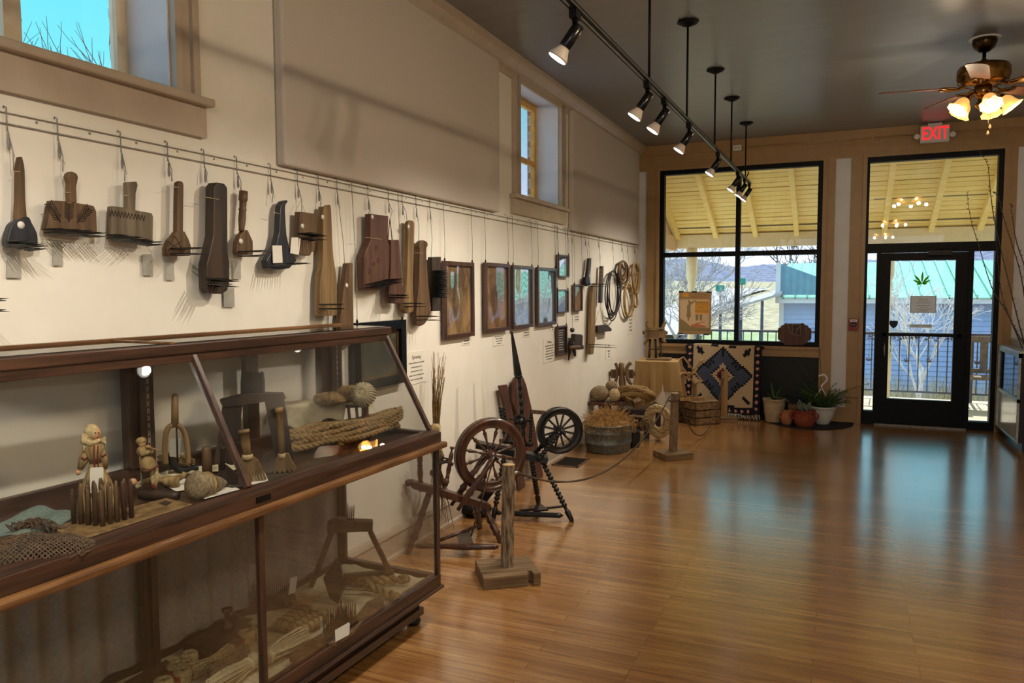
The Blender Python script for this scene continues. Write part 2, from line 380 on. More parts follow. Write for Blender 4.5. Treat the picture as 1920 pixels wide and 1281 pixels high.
# ---------------------------------------------------------------- objects
def mesh_of(name, mb, m, inv=None, bevel=0):
    me = bpy.data.meshes.new(name)
    vs = [inv @ q for q in mb.v] if inv is not None else mb.v
    me.from_pydata([tuple(q) for q in vs], [], mb.f)
    me.polygons.foreach_set('use_smooth', mb.s); me.update()
    me.materials.append(MATS[m]); return me
def addbevel(o, w):
    b = o.modifiers.new('bevel', 'BEVEL'); b.width = w; b.segments = 2; b.limit_method = 'ANGLE'; b.angle_limit = .7
WM = {}
def thing(name, label, cat, loc=(0, 0, 0), group=None, rot=None):
    o = bpy.data.objects.new(name, None); COL.objects.link(o); o.empty_display_size = .05
    o.location = loc
    M = MX.Translation(V(loc))
    if rot is not None: o.rotation_euler = (0, 0, rot); M = M @ MX.Rotation(rot, 4, 'Z')
    WM[o.name] = M; tagit(o, label, cat, group); return o
def tagit(o, label, cat, group=None):
    o['label'] = label; o['category'] = cat
    if group: o['group'] = group
def part(root, name, mb, m, label=None, bevel=0, kind=None):
    M = WM[root.name]
    o = bpy.data.objects.new(name, mesh_of(name, mb, m, M.inverted())); COL.objects.link(o); o.parent = root
    WM[o.name] = M
    if label: o['label'] = label
    if bevel: addbevel(o, bevel)
    if kind: o['kind'] = kind
    return o
def solo(name, label, cat, mb, m, group=None, bevel=0, kind=None):
    xs = [q.x for q in mb.v]; ys = [q.y for q in mb.v]; zs = [q.z for q in mb.v]
    c = V(((min(xs) + max(xs)) / 2, (min(ys) + max(ys)) / 2, min(zs)))
    o = bpy.data.objects.new(name, mesh_of(name, mb, m, MX.Translation(-c))); COL.objects.link(o); o.location = c
    WM[o.name] = MX.Translation(c)
    if cat: tagit(o, label, cat, group)
    if kind: o['kind'] = kind
    if bevel: addbevel(o, bevel)
    return o
def struct(name, mb, m, bevel=0): return solo(name, None, None, mb, m, None, bevel, 'structure')
_tm = {}
def spike(root, a, b, r, m='iron', name='tooth'):  # one tooth: shared tapered mesh
    if m not in _tm:
        _tm[m] = mesh_of('tooth', MB().turned((0, 0, 0), (0, 0, 1), [(0, 1), (.6, .8), (1, .12)], 6), m)
    a, b = V(a), V(b); d = b - a
    o = bpy.data.objects.new(name, _tm[m]); COL.objects.link(o); o.parent = root
    L = MX.Translation(a) @ d.to_track_quat('Z', 'Y').to_matrix().to_4x4() @ MX.Diagonal((r, r, d.length, 1))
    o.matrix_basis = WM[root.name].inverted() @ L
    return o
def text(root, body, c, right, up, size, m, align='CENTER', mirror=False, sx=1, name='lettering', depth=.0004, bold=0):
    cu = bpy.data.curves.new(name, 'FONT'); cu.body = body; cu.size = size; cu.align_x = align; cu.align_y = 'CENTER'; cu.extrude = depth
    cu.resolution_u = 2; cu.offset = bold
    cu.materials.append(MATS[m]); o = bpy.data.objects.new(name, cu); COL.objects.link(o)
    R, U = V(right).normalized(), V(up).normalized(); Nn = R.cross(U)
    if mirror: R = -R
    M = MX(((R.x * sx, U.x, Nn.x, c[0]), (R.y * sx, U.y, Nn.y, c[1]), (R.z * sx, U.z, Nn.z, c[2]), (0, 0, 0, 1)))
    TXT.append((o, root, M))
    return o
TXT = []
def finish_text():  # letters become plain meshes
    bpy.context.view_layer.update()
    dg = bpy.context.evaluated_depsgraph_get()
    for o, root, M in TXT:
        me = bpy.data.meshes.new_from_object(o.evaluated_get(dg)); nm = o.name; old = o.data
        bpy.data.objects.remove(o); bpy.data.curves.remove(old)
        q = bpy.data.objects.new('lettering', me); COL.objects.link(q); q.parent = root; q.matrix_basis = WM[root.name].inverted() @ M
def lamp(name, kind, loc, energy, color, size=.05, aim=None, angle=1.2, blend=.6):
    d = bpy.data.lights.new(name, kind); d.energy = energy; d.color = color; d.shadow_soft_size = size
    if kind == 'SPOT': d.spot_size = angle; d.spot_blend = blend
    o = bpy.data.objects.new(name, d); COL.objects.link(o); o.location = loc
    if aim is not None: o.rotation_euler = (V(aim) - V(loc)).to_track_quat('-Z', 'Y').to_euler()
    return o
X1, Y1, Z1 = V((1, 0, 0)), V((0, 1, 0)), V((0, 0, 1))
# ================================================================ SETTING
struct('floor', MB().box((XL - .4, YB, -.12), (XR, YF + .2, 0)), 'oak_floor')
struct('ceiling', MB().box((XL - .4, YB, H), (XR, YF + .2, H + .12)), 'ceiling_paint')
# left wall with two high windows
W1 = (.95, 2.316, 2.45, 3.44); W2 = (5.895, 6.886, 2.43, 3.40)
TH = .22
mb = MB(); a, b = XL - .27, XL
mb.box((a, YB, 0), (b, YF + .2, W2[2])); mb.box((a, YB, W2[2]), (b, W1[0], H)); mb.box((a, W1[1], W2[2]), (b, W2[0], H)); mb.box((a, W2[1], W2[2]), (b, YF + .2, H))
for w in (W1, W2): mb.box((a, w[0], w[3]), (b, w[1], H))
mb.box((a, W1[0], W2[2]), (b, W1[1], W1[2]))
struct('wall_left', mb, 'plaster')
mb = MB(); mb.box((XR, YB, 0), (XR + .3, YF + .2, 2.4)); mb.box((XR, YB, 3.4), (XR + .3, YF + .2, H))
for a, b in ((YB, -3.2), (-.6, YF + .2)): mb.box((XR, a, 2.4), (XR + .3, b, 3.4))
struct('wall_right', mb, 'plaster')
for k, (a, b) in enumerate(((-3.2, -.6),)): struct('window_%d' % (k + 5), MB().box((XR + .2, a, 2.4), (XR + .21, b, 3.4)), 'window_glass')  # added window out of view, lets sky light fill the room
mb = MB()
for q in ((XL, 0, -1.7, H), (2.6, 0, XR, H), (-1.7, 0, 2.6, .5), (-1.7, 3.1, 2.6, H)): mb.box((q[0], YB - .1, q[1]), (q[2], YB, q[3]))
struct('wall_back', mb, 'plaster')
struct('window_4', MB().box((-1.7, YB - .06, .5), (2.6, YB - .05, 3.1)), 'window_glass')  # added opening behind the camera, gives cool sky fill
# crown, baseboard
cz = [(0, .165), (.016, .165), (.022, .15), (.022, .125), (.04, .115), (.045, .095), (.08, .05), (.10, .038), (.10, .0), (0, 0)]
P = [V((XL + q, YB, H - w)) for q, w in cz]
struct('trim_1', MB().prism(P, (0, YF - YB, 0)), 'tan_paint')
bz = [(0, 0), (.03, 0), (.03, .018), (.02, .03), (.02, .135), (.028, .15), (.02, .175), (.008, .19), (0, .19)]
struct('baseboard_left', MB().prism([V((XL + q, YB, w)) for q, w in bz], (0, YF - YB, 0)), 'tan_paint')
# high windows: casing, stool, apron, sash, pane
mat('cream_sash', S(226, 208, 176), S(214, 194, 160), 14, rough=.5)
def high_window(name, w, sash_m, sillmat):
    y0, y1, z0, z1 = w; x = XL
    r = bpy.data.objects.new(name, None); COL.objects.link(r); r.location = (x, (y0 + y1) / 2, z0); r['kind'] = 'structure'; WM[r.name] = MX.Translation(r.location)
    mb = MB()
    for s, yy in ((-1, y0), (1, y1)):
        for d0, d1, t in ((0, .035, .034), (.035, .085, .022), (.085, .12, .04)):
            mb.box((x, yy + s * d0, z0), (x + t, yy + s * d1, z1))
    part(r, 'casing', mb, 'tan_paint')
    part(r, 'window_sill', MB().box((x - TH, y0, z0 - .03), (x + .001, y1, z0)).box((x, y0 - .17, z0 - .035), (x + .07, y1 + .17, z0)), 'tan_paint', bevel=.008)
    part(r, 'apron', MB().box((x, y0 - .155, z0 - .16), (x + .03, y1 + .155, z0 - .035)), sillmat)
    part(r, 'jamb', MB().box((x - TH, y0, z0), (x, y0 + .008, z1)).box((x - TH, y1 - .008, z0), (x, y1, z1)).box((x - TH, y0, z1 - .008), (x, y1, z1)), 'white_paint')
    mb = MB(); xs = x - TH
    for q in ((y0, z0, y0 + .06, z1), (y1 - .06, z0, y1, z1), (y0 + .06, z0, y1 - .06, z0 + .03), (y0 + .06, z1 - .07, y1 - .06, z1)):
        mb.box((xs - .04, q[0], q[1]), (xs, q[2], q[3]))
    ym = y0 + (y1 - y0) * .62
    if name == 'window_1': mb.box((xs - .03, 1.80, z0), (xs - .005, 1.865, z1))
    else: mb.box((xs - .03, y0, 2.815), (xs - .005, y1, 2.865))
    part(r, 'sash', mb, sash_m)
    part(r, 'pane', MB().box((xs - .022, y0 + .03, z0 + .02), (xs - .018, y1 - .03, z1 - .03)), 'window_glass')
high_window('window_1', W1, 'cream_sash', 'tan_paint')
high_window('window_2', W2, 'yellow_sash', 'tan_paint')
# outer brick reveals of the high windows
for k, w in enumerate((W2,)):
    mb = MB(); mb.box((XL - .315, w[0] - .4, w[2] - .4), (XL - .27, w[0], w[3] + .3)); mb.box((XL - .315, w[1], w[2] - .4), (XL - .27, w[1] + .4, w[3] + .3)); mb.box((XL - .315, w[0], w[2] - .4), (XL - .27, w[1], w[2] - .04))
    struct('trim_%d' % (k + 2), mb, 'brick_outside')
# front wall
F = YF
mb = MB()
for q in ((XL, 3.2, XR, H), (-2.40, 0, -2.22, 3.2), (-2.22, .80, -.23, .92), (-.23, 0, -.09, 3.2), (-.09, 0, .08, .19), (.08, 0, .254, 3.2), (1.64, 0, 1.77, 3.2)):
    mb.box((q[0], F, q[1]), (q[2], F + .2, q[3]))
mb.box((XL, F - .025, H - .13), (XR, F, H))
# moulding round the openings
for x0, x1, z0, z1 in ((-2.22, -.23, .92, 3.19), (.254, 1.64, 0, 3.19)):
    mb.box((x0 - .045, F - .018, z0), (x0, F, z1 + .045)); mb.box((x1, F - .018, z0), (x1 + .045, F, z1 + .045)); mb.box((x0, F - .018, z1), (x1, F, z1 + .045))
mb.box((-2.25, F - .035, .885), (-.2, F, .92)); mb.box((-2.25, F - .02, .79), (-.2, F, .815))
struct('wall_front', mb, 'brown_tan_paint')
mb = MB(); mb.box((XL, F + .03, 0), (-2.40, F + .2, 3.2)); mb.box((-.09, F + .015, .19), (.08, F + .2, 3.2)); mb.box((1.77, F + .01, 0), (XR, F + .2, 3.2))
struct('trim_4', mb, 'white_paint')
struct('trim_5', MB().box((-2.22, F + .02, 0), (-.23, F + .12, .80)).box((XL + .1, F + .15, 0), (-.3, F + .2, .9)), 'black_matte')
# shop window
wy = F + .05
r = bpy.data.objects.new('window_3', None); COL.objects.link(r); r.location = (-1.22, wy, .92); r['kind'] = 'structure'; WM[r.name] = MX.Translation(r.location)
mb = MB(); x0, x1, z0, z1 = -2.22, -.23, .92, 3.19; t = .055
for q in ((x0, z0, x0 + t, z1), (x1 - t, z0, x1, z1), (x0 + t, z0, x1 - t, z0 + t), (x0 + t, z1 - t, x1 - t, z1), (-1.25, z0 + t, -1.195, z1 - t), (x0 + t, 2.06, -1.25, 2.12), (-1.195, 2.06, x1 - t, 2.12)):
    mb.box((q[0], wy - .045, q[1]), (q[2], wy + .06, q[3]))
part(r, 'frame', mb, 'black_frame')
for q in ((x0 + t, z0 + t, -1.25, 2.06), (-1.195, z0 + t, x1 - t, 2.06), (x0 + t, 2.12, -1.25, z1 - t), (-1.195, 2.12, x1 - t, z1 - t)):
    part(r, 'pane', MB().box((q[0], wy, q[1]), (q[2], wy + .006, q[3])), 'window_glass')
# door unit
r = bpy.data.objects.new('door_1', None); COL.objects.link(r); r.location = (.95, wy, 0); r['kind'] = 'structure'; WM[r.name] = MX.Translation(r.location)
mb = MB(); x0, x1 = .254, 1.64
for q in ((x0, 0, x0 + .03, 3.19), (x1 - .05, 0, x1, 3.19), (x0 + .03, 3.13, x1 - .05, 3.19), (x0 + .03, 2.06, x1 - .05, 2.17), (.385, 0, .43, 2.06), (1.335, 0, 1.385, 2.06), (x0 + .03, 0, .385, .16), (1.385, 0, x1 - .05, .10), (.43, 0, 1.335, .018)):
    mb.box((q[0], wy - .05, q[1]), (q[2], wy + .06, q[3]))
part(r, 'frame', mb, 'black_frame')
lf = part(r, 'door_leaf', MB().box((.43, wy - .03, .02), (.535, wy + .03, 2.055)).box((1.21, wy - .03, .02), (1.335, wy + .03, 2.055)).box((.535, wy - .03, .02), (1.21, wy + .03, .32)).box((.535, wy - .03, 1.965), (1.21, wy + .03, 2.055)), 'black_frame')
part(r, 'pane', MB().box((.535, wy - .003, .32), (1.21, wy + .003, 1.965)), 'window_glass')
for q in ((.284, .16, .385, 2.06), (1.385, .10, 1.59, 2.06), (.284, 2.17, 1.59, 3.13)):
    part(r, 'pane', MB().box((q[0], wy, q[1]), (q[2], wy + .006, q[3])), 'window_glass')
part(r, 'push_bar', MB().box((.47, wy - .085, 1.075), (1.28, wy - .05, 1.11)).box((.47, wy - .085, 1.06), (.51, wy - .03, 1.125)).box((1.24, wy - .085, 1.06), (1.28, wy - .03, 1.125)), 'black_frame')
part(r, 'handle', MB().tube([(.49, wy - .03, .98), (.49, wy - .075, .98), (.49, wy - .075, .84), (.49, wy - .03, .84)], .008), 'steel')
part(r, 'door_closer', MB().box((.92, wy - .1, 2.02), (1.16, wy - .05, 2.075)).bar((1.0, wy - .09, 2.09), (1.22, wy - .16, 2.1), .025, .01), 'iron')
part(r, 'threshold', MB().box((.40, wy - .09, 0), (1.36, wy + .08, .018)), 'steel_grey')
# ================================================================ PORCH AND STREET
DZ = -.06
struct('porch_floor', MB().box((-4.5, F + .2, DZ - .1), (6, 13.15, DZ)), 'deck_wood')
# sloping board ceiling of the porch
zc = lambda y: 2.50 + (12.95 - y) * .425
r = bpy.data.objects.new('porch_roof', None); COL.objects.link(r); r.location = (0, 12.9, 2.5); r['kind'] = 'structure'; WM[r.name] = MX.Translation(r.location)
mb = MB(); y = F + .2; k = 0
while y < 13.0:
    g = .011 if k % 7 != 4 else .026
    y2 = y + .118
    mb.hexa([(-2.62, y + g, zc(y + g)), (6, y + g, zc(y + g)), (6, y2, zc(y2)), (-2.62, y2, zc(y2)), (-2.62, y + g, zc(y + g) + .03), (6, y + g, zc(y + g) + .03), (6, y2, zc(y2) + .03), (-2.62, y2, zc(y2) + .03)])
    y = y2; k += 1
part(r, 'ceiling_boards', mb, 'yellow_paint')
part(r, 'roofing', MB().hexa([(-3.0, F + .2, zc(F + .2) + .07), (6, F + .2, zc(F + .2) + .07), (6, 13.2, zc(13.2) + .07), (-3.0, 13.2, zc(13.2) + .07), (-3.0, F + .2, zc(F + .2) + .1), (6, F + .2, zc(F + .2) + .1), (6, 13.2, zc(13.2) + .1), (-3.0, 13.2, zc(13.2) + .1)]), 'steel_grey')
part(r, 'flashing', MB().box((-2.5, 12.62, zc(12.62) - .012), (6, 12.69, zc(12.69) + .01)).box((.4, 12.0, zc(12.0) - .01), (1.9, 12.03, zc(12.0) + .01)), 'steel_grey')
xr = [-2.52, -1.90, -1.28, -.66, -.04, .58, 1.20, 1.82, 2.44]
for q in xr:
    part(r, 'rafter', MB().hexa([(q - .035, F + .2, zc(F + .2) - .12), (q + .035, F + .2, zc(F + .2) - .12), (q + .035, 12.93, zc(12.93) - .1), (q - .035, 12.93, zc(12.93) - .1), (q - .035, F + .2, zc(F + .2)), (q + .035, F + .2, zc(F + .2)), (q + .035, 12.93, zc(12.93)), (q - .035, 12.93, zc(12.93))]), 'yellow_paint')
part(r, 'beam', MB().box((-2.75, 12.8, 2.315), (6, 12.95, 2.53)), 'cream_paint')
part(r, 'end_panel', MB().prism([(-2.60, F + .2, 2.5), (-2.60, 12.85, 2.5), (-2.60, F + .2, zc(F + .2))], (-.04, 0, 0)).box((-2.66, F + .2, 2.28), (-2.56, 12.9, 2.52)), 'poster_pale')
# turned porch posts
for k, (px, lab) in enumerate(((-2.30, 'turned cream porch post behind the poster outside the shop window'), (at(1662, 600, 1, 12.87).x, 'turned cream porch post just behind the left edge of the door glass'))):
    solo('porch_post', lab, 'post', MB().turned((px, 12.87, DZ), (px, 12.87, 2.315), [(0, .075), (.12, .075), (.12, .085), (.3, .085), (.31, .06), (.34, .07), (.36, .055), (.72, .055), (.74, .07), (.76, .06), (.8, .09), (.82, .09), (1, .09)], 16), 'cream_paint')
# railing
rg = thing('porch_railing', 'black metal railing with thin balusters along the porch edge', 'railing', (0, 12.95, DZ))
part(rg, 'top_rail', MB().box((-2.2, 12.93, .93), (6, 12.97, .965)), 'rail_blue')
part(rg, 'bottom_rail', MB().box((-2.2, 12.94, .05), (6, 12.96, .08)), 'rail_blue')
mb = MB()
x = -2.1
while x < 4.2:
    spike(rg, (x, 12.95, .06), (x, 12.95, .95), .0, 'iron', 'x') if 0 else part(rg, 'baluster', MB().box((x - .008, 12.942, .06), (x + .008, 12.958, .94)), 'rail_blue')
    x += .128
part(rg, 'end_rail', MB().bar((-2.2, 12.95, .95), (-2.9, 13.9, .62), .04, .035).bar((-2.2, 12.95, .1), (-2.9, 13.9, -.2), .03, .03), 'rail_blue')
for q in (-2.2, -.2, 1.8): part(rg, 'post', MB().box((q - .02, 12.93, DZ), (q + .02, 12.97, .95)), 'rail_blue')
# leaf garland on the railing
gr = thing('leaf_garland', 'dark leaf garland draped along the porch rail beyond the door', 'garland', (1.0, 12.9, .8))
mb = MB()
for i in range(150):
    x = .35 + 1.45 * i / 150; z = .92 - .03 * abs(math.sin(i * .17)) + random.uniform(-.03, .02); a = random.uniform(0, 6.28); s = random.uniform(.02, .045)
    d = V((math.cos(a), random.uniform(-.3, .3), math.sin(a))) * s; q = V((-d.z, 0, d.x)) * .25; c = V((x, 12.91, z))
    mb.prism([c, c + d * .5 + q, c + d, c + d * .5 - q], (0, .002, 0))
part(gr, 'leaves', mb, 'tree_dark')
def hemp_leaf(mb, c, s, R, U, n, fan=((90, 1), (50, .85), (130, .85), (18, .62), (162, .62), (-8, .35), (188, .35)), stem=.5):
    c = V(c)
    for deg, L in fan:
        a = math.radians(deg); d = (R * math.cos(a) + U * math.sin(a)) * s * L; q = (-R * math.sin(a) + U * math.cos(a)) * s * .085
        mb.prism([c, c + d * .3 + q * .75, c + d * .55 + q, c + d * .8 + q * .55, c + d, c + d * .8 - q * .55, c + d * .55 - q, c + d * .3 - q * .75], n)
    d = -U * s * stem - R * s * stem * .5; q = R * s * .02
    mb.prism([c - q, c + q, c + d + q, c + d - q], n)
for i, (px, py) in enumerate(((1700, 678), (1742, 679), (1832, 682), (1629, 676))):
    c = at(px, py, 1, 12.88); mb = MB(); hemp_leaf(mb, c, .085, X1, Z1, V((0, .004, 0)), stem=.2)
    mb.tube([c, (c.x, c.y, .9)], .002, 4)
    where = ['left of the white sapling', 'just right of the white sapling', 'in front of the porch bench', 'seen through the narrow left sidelight'][i]
    solo('leaf_ornament', 'dark hanging leaf ornament on the porch rail, ' + where, 'ornament', mb, 'tree_dark', 'leaf ornaments on the porch rail')
# bench on the porch
bn = thing('porch_bench', 'weathered slatted wooden bench on the porch beyond the right sidelight', 'bench', (2.2, 12.4, DZ))
part(bn, 'seat', MB().box((1.62, 12.15, .36), (3.1, 12.55, .40)), 'bench_wood')
mb = MB().box((1.62, 12.56, .86), (3.1, 12.61, .95)).box((1.62, 12.56, .42), (3.1, 12.61, .48))
for i in range(8): mb.box((1.66 + i * .19, 12.57, .45), (1.75 + i * .19, 12.6, .9))
part(bn, 'backrest', mb, 'bench_wood')
for q in (1.64, 3.04):
    for yy in (12.17, 12.56): part(bn, 'leg', MB().box((q - .03, yy - .03, DZ), (q + .03, yy + .03, .40 if yy < 12.4 else .95)), 'bench_wood')
    part(bn, 'armrest', MB().box((q - .04, 12.13, .60), (q + .04, 12.6, .64)).box((q - .03, 12.15, .4), (q + .03, 12.2, .6)), 'bench_wood')
# ground, drive, hills
mb = MB()
def gz(x, y):
    d = max(0, y - 13.2)
    z = -.55 - min(d, 9) * .06
    if x < -1: z += 0
    far = max(0, y - 30); z += far * .035 + (max(0, -x - 4) * .02 if y > 24 else 0)
    return z
mb.grid(lambda u, w: (lambda x, y: (x, y, gz(x, y)))(-90 + 150 * u, 13.1 + 120 * w * w), 40, 34)
struct('ground', mb, 'dry_grass')
mb = MB(); mb.grid(lambda u, w: (lambda x, y: (x, y, gz(x, y) + .06))(-17 + 6 * w * 0 + 15 * u, 27 + 14 * w), 8, 8); struct('lawn', mb, 'green_grass')
mb = MB(); mb.grid(lambda u, w: (lambda t: (-7.5 - 3.5 * t * (1 - t) * 2 - 3.0 * t + (u - .5) * (3.2 + 2.0 * t), 36 + 62 * t, gz(-8, 36 + 62 * t) + .25))(w), 2, 20); struct('road', mb, 'asphalt')
hm = lambda x, c, w, h: h * math.exp(-((x - c) / w) ** 2)
mb = MB(); mb.grid(lambda u, w: (lambda x: (x, 135 + 30 * w, 1 + w * (2.9 + hm(x, -38, 24, 3.8) + hm(x, 30, 32, 5.2) + hm(x, -85, 30, 5) + .9 * mnoise.noise((x * .12, 3, 0)) + .35 * mnoise.noise((x * .9, 5, 0)))))(-130 + 230 * u), 300, 10)
struct('hills', mb, 'hill_trees')
# neighbouring building: siding, green standing seam roof
nb = thing('neighbour_building', 'long low building with pale blue siding and green metal roof beyond the porch', 'building', (4, 23, -1.4))
mb = MB(); bx0, bx1, by = -1.52, 14, 22.0
z = -1.4
while z < 1.34:
    mb.hexa([(bx0, by - .012, z), (bx1, by - .012, z), (bx1, by + .1, z), (bx0, by + .1, z), (bx0, by + .012, z + .13), (bx1, by + .012, z + .13), (bx1, by + .1, z + .13), (bx0, by + .1, z + .13)]); z += .13
part(nb, 'siding', mb, 'blue_siding')
part(nb, 'wall', MB().box((bx0, by + .1, -1.4), (bx1, 28.5, 1.34)), 'blue_siding')
part(nb, 'fascia', MB().box((bx0 - .1, by - .32, 1.24), (bx1, by - .28, 1.36)).box((bx0 - .02, by - .06, -1.4), (bx0 + .1, by + .05, 1.3)), 'white_paint')
rz = lambda y: 1.36 + (y - (by - .35)) * .28
part(nb, 'roof', MB().hexa([(bx0, by - .35, rz(by - .35)), (bx1, by - .35, rz(by - .35)), (bx1, 25.3, rz(25.3)), (bx0, 25.3, rz(25.3)), (bx0, by - .35, rz(by - .35) + .03), (bx1, by - .35, rz(by - .35) + .03), (bx1, 25.3, rz(25.3) + .03), (bx0, 25.3, rz(25.3) + .03)]), 'green_metal')
mb = MB(); x = bx0 + .1
while x < 9:
    mb.hexa([(x - .02, by - .35, rz(by - .35)), (x + .02, by - .35, rz(by - .35)), (x + .02, 25.3, rz(25.3)), (x - .02, 25.3, rz(25.3)), (x - .02, by - .35, rz(by - .35) + .1), (x + .02, by - .35, rz(by - .35) + .1), (x + .02, 25.3, rz(25.3) + .1), (x - .02, 25.3, rz(25.3) + .1)]); x += .30
part(nb, 'roof_seams', mb, 'green_metal')
part(nb, 'corner_board', MB().box((bx0 - .1, by - .40, 1.25), (bx0 + .02, by - .30, 2.33)), 'white_paint')
mat('shaded_roof_teal', S(92, 156, 172), S(80, 142, 160), 4, rough=.5, bmp=0)  # roof in shade: its shade is put into this teal colour
mb = MB().prism([(bx0 + .02, by - .30, 1.46), (bx0 + 1.5, by - .30, 1.46), (bx0 + 1.5, by - .30, 1.72), (bx0 + .02, by - .30, 2.3)], (0, .04, 0))
for i in range(8): mb.box((bx0 + .1 + i * .17, by - .325, 1.46), (bx0 + .12 + i * .17, by - .30, 2.24 - i * .068))
part(nb, 'shaded_roof_panel', mb, 'shaded_roof_teal')  # upright seamed panel standing in for the shaded roof slope
part(nb, 'chimney', MB().box((-.62, 25.6, 1.5), (-.35, 26.1, 3.2)).box((-.33, 25.7, 1.5), (.3, 26.3, 3.1)), 'poster_pale')
# low ramp roof left of the building
rp = thing('ramp_roof', 'grey sloping roof over a ramp left of the blue building', 'roof', (-3, 21, -1.1))
a0, a1 = at(1340, 586, 1, 21), at(1464, 550, 1, 21)
part(rp, 'roof', MB().hexa([a0 + V((0, 0, -.06)), a1 + V((0, 0, -.06)), a1 + V((0, 1.6, .05)), a0 + V((0, 1.6, .05)), a0, a1, a1 + V((0, 1.6, .15)), a0 + V((0, 1.6, .15))]), 'asphalt')
for t in (.08, .4, .72):
    q = a0.lerp(a1, t); part(rp, 'post', MB().box((q.x - .035, 21.1, -1.4), (q.x + .035, 21.17, q.z - .05)), 'rail_blue')
# road signs
for i, (px, py, w, h) in enumerate(((1350, 541, .55, .5), (1391, 528, .45, .5))):
    c = at(px, py, 1, 60); s = 60 / 1420; lab = ['green road sign, the lower left one above the poster', 'green road sign nearest the window mullion'][i]
    t = thing('road_sign', lab, 'sign', (c.x, 60, c.z - 2), 'road signs by the highway')
    part(t, 'sign_panel', MB().box((c.x - w * .6, 60, c.z - h * .5), (c.x + w * .6, 60.05, c.z + h * .5)), 'sign_green')
    part(t, 'post', MB().box((c.x - .05, 60.05, c.z - 2.5), (c.x + .05, 60.1, c.z)), 'steel_grey')
# bare trees
def tree(name, label, base, h, m, rad, seed, lv=5, spread=.55, lean=0.0, minr=.006, first=.34, group=None):
    rnd = random.Random(seed); t = thing(name, label, 'tree', base, group); mb = MB(); tr = MB()
    def grow(p, d, L, r, k):
        pts = [p]; q = p; dd = d.copy()
        for i in range(3):
            dd = (dd + V((rnd.uniform(-.16, .16), rnd.uniform(-.16, .16), rnd.uniform(-.04, .12)))).normalized(); q = q + dd * L / 3; pts.append(q)
        (tr if k == 0 else mb).tube(pts, [r, r * .9, r * .8, r * .66], 5 if k else 8)
        if k >= lv: return
        for i in range(3 if k else 5):
            j = pts[3] if i < 2 else pts[rnd.choice((1, 2))]
            a = rnd.uniform(0, 6.28); u, w = frame(dd)
            nd = (dd + (u * math.cos(a) + w * math.sin(a)) * rnd.uniform(spread * .6, spread * 1.4) + V((0, 0, .10))).normalized()
            grow(j, nd, L * rnd.uniform(.62, .82), max(r * .58, minr), k + 1)
    grow(V(base), V((lean, 0, 1)).normalized(), h * first, rad, 0)
    part(t, 'trunk', tr, m); part(t, 'branches', mb, m)
    return t
c = at(1722, 700, 1, 15.2); tree('bare_sapling', 'white branching sapling in front of the blue building, behind the glass door', (c.x, 15.2, gz(c.x, 15.2)), 3.0, 'tree_white', .04, 5, 5, .62, minr=.005, first=.30)
tree('bare_tree', 'pale bare tree filling the left half of the shop window', (-3.4, 17.0, gz(-3, 17)), 4.4, 'tree_grey', .055, 11, 6, .7, .08, .0055, first=.30)
tree('bare_tree', 'grey bare tree behind the window mullion and the porch post', (-6.5, 26, gz(-6, 26)), 6.0, 'tree_grey', .09, 23, 6, .7, .0, .010, first=.30)
tree('bare_tree', 'bare tree rising behind the green roof at the right of the shop window', (-.6, 31, -.6), 5.2, 'tree_dark', .10, 31, 5, .7, .0, .014)
tree('bare_tree', 'bare tree rising behind the green roof beyond the glass door', (3.2, 32, -.6), 5.0, 'tree_grey', .10, 37, 5, .7, .0, .014)
for i, (px, py, dx) in enumerate(((55, 60, -22), (95, 75, -24), (150, 90, -21), (188, 118, -23), (215, 110, -20))):
    c = at(px, py, 0, dx); lab = ['leftmost thin treetop', 'second thin treetop from the left', 'widest twiggy treetop', 'short treetop right of the widest one', 'treetop nearest the right sash'][i]
    tree('bare_tree', lab + ' in the high window at upper left', (c.x, c.y, 0), c.z * .585, 'tree_dark', .05, 50 + i, 4, .36, 0, .010, first=.64, group='treetops outside the upper left window')
# evergreen at the edge of the porch, dry brush
mb = MB()
for i in range(260):
    a = random.uniform(0, 6.28); z = random.uniform(0, 1); rr = (1 - z) * .45 * random.uniform(.5, 1); c = V((3.6 + rr * math.cos(a), 13.9 + rr * math.sin(a), -.5 + z * 2.6)); d = V((math.cos(a), math.sin(a), .6)) * .16
    mb.tube([c, c + d * .6, c + d], [.03, .03, .004], 5)
solo('evergreen_shrub', 'bushy green shrub growing past the end of the porch railing', 'shrub', mb, 'evergreen')
mb = MB()
for i in range(3600):
    x = random.uniform(-6, 6.5); y = random.uniform(13.4, 20.5); z = gz(x, y); h = random.uniform(.15, .5) * (1 if y < 17 else 1.5)
    d = V((random.uniform(-.2, .2), random.uniform(-.2, .2), h)); q = V((.012, 0, 0)); c = V((x, y, z))
    mb.add([c - q, c + q, c + d], [(0, 1, 2)])
solo('dry_brush', 'dry tan grass and brush beyond the porch railing', 'grass', mb, 'dry_grass', kind='stuff')
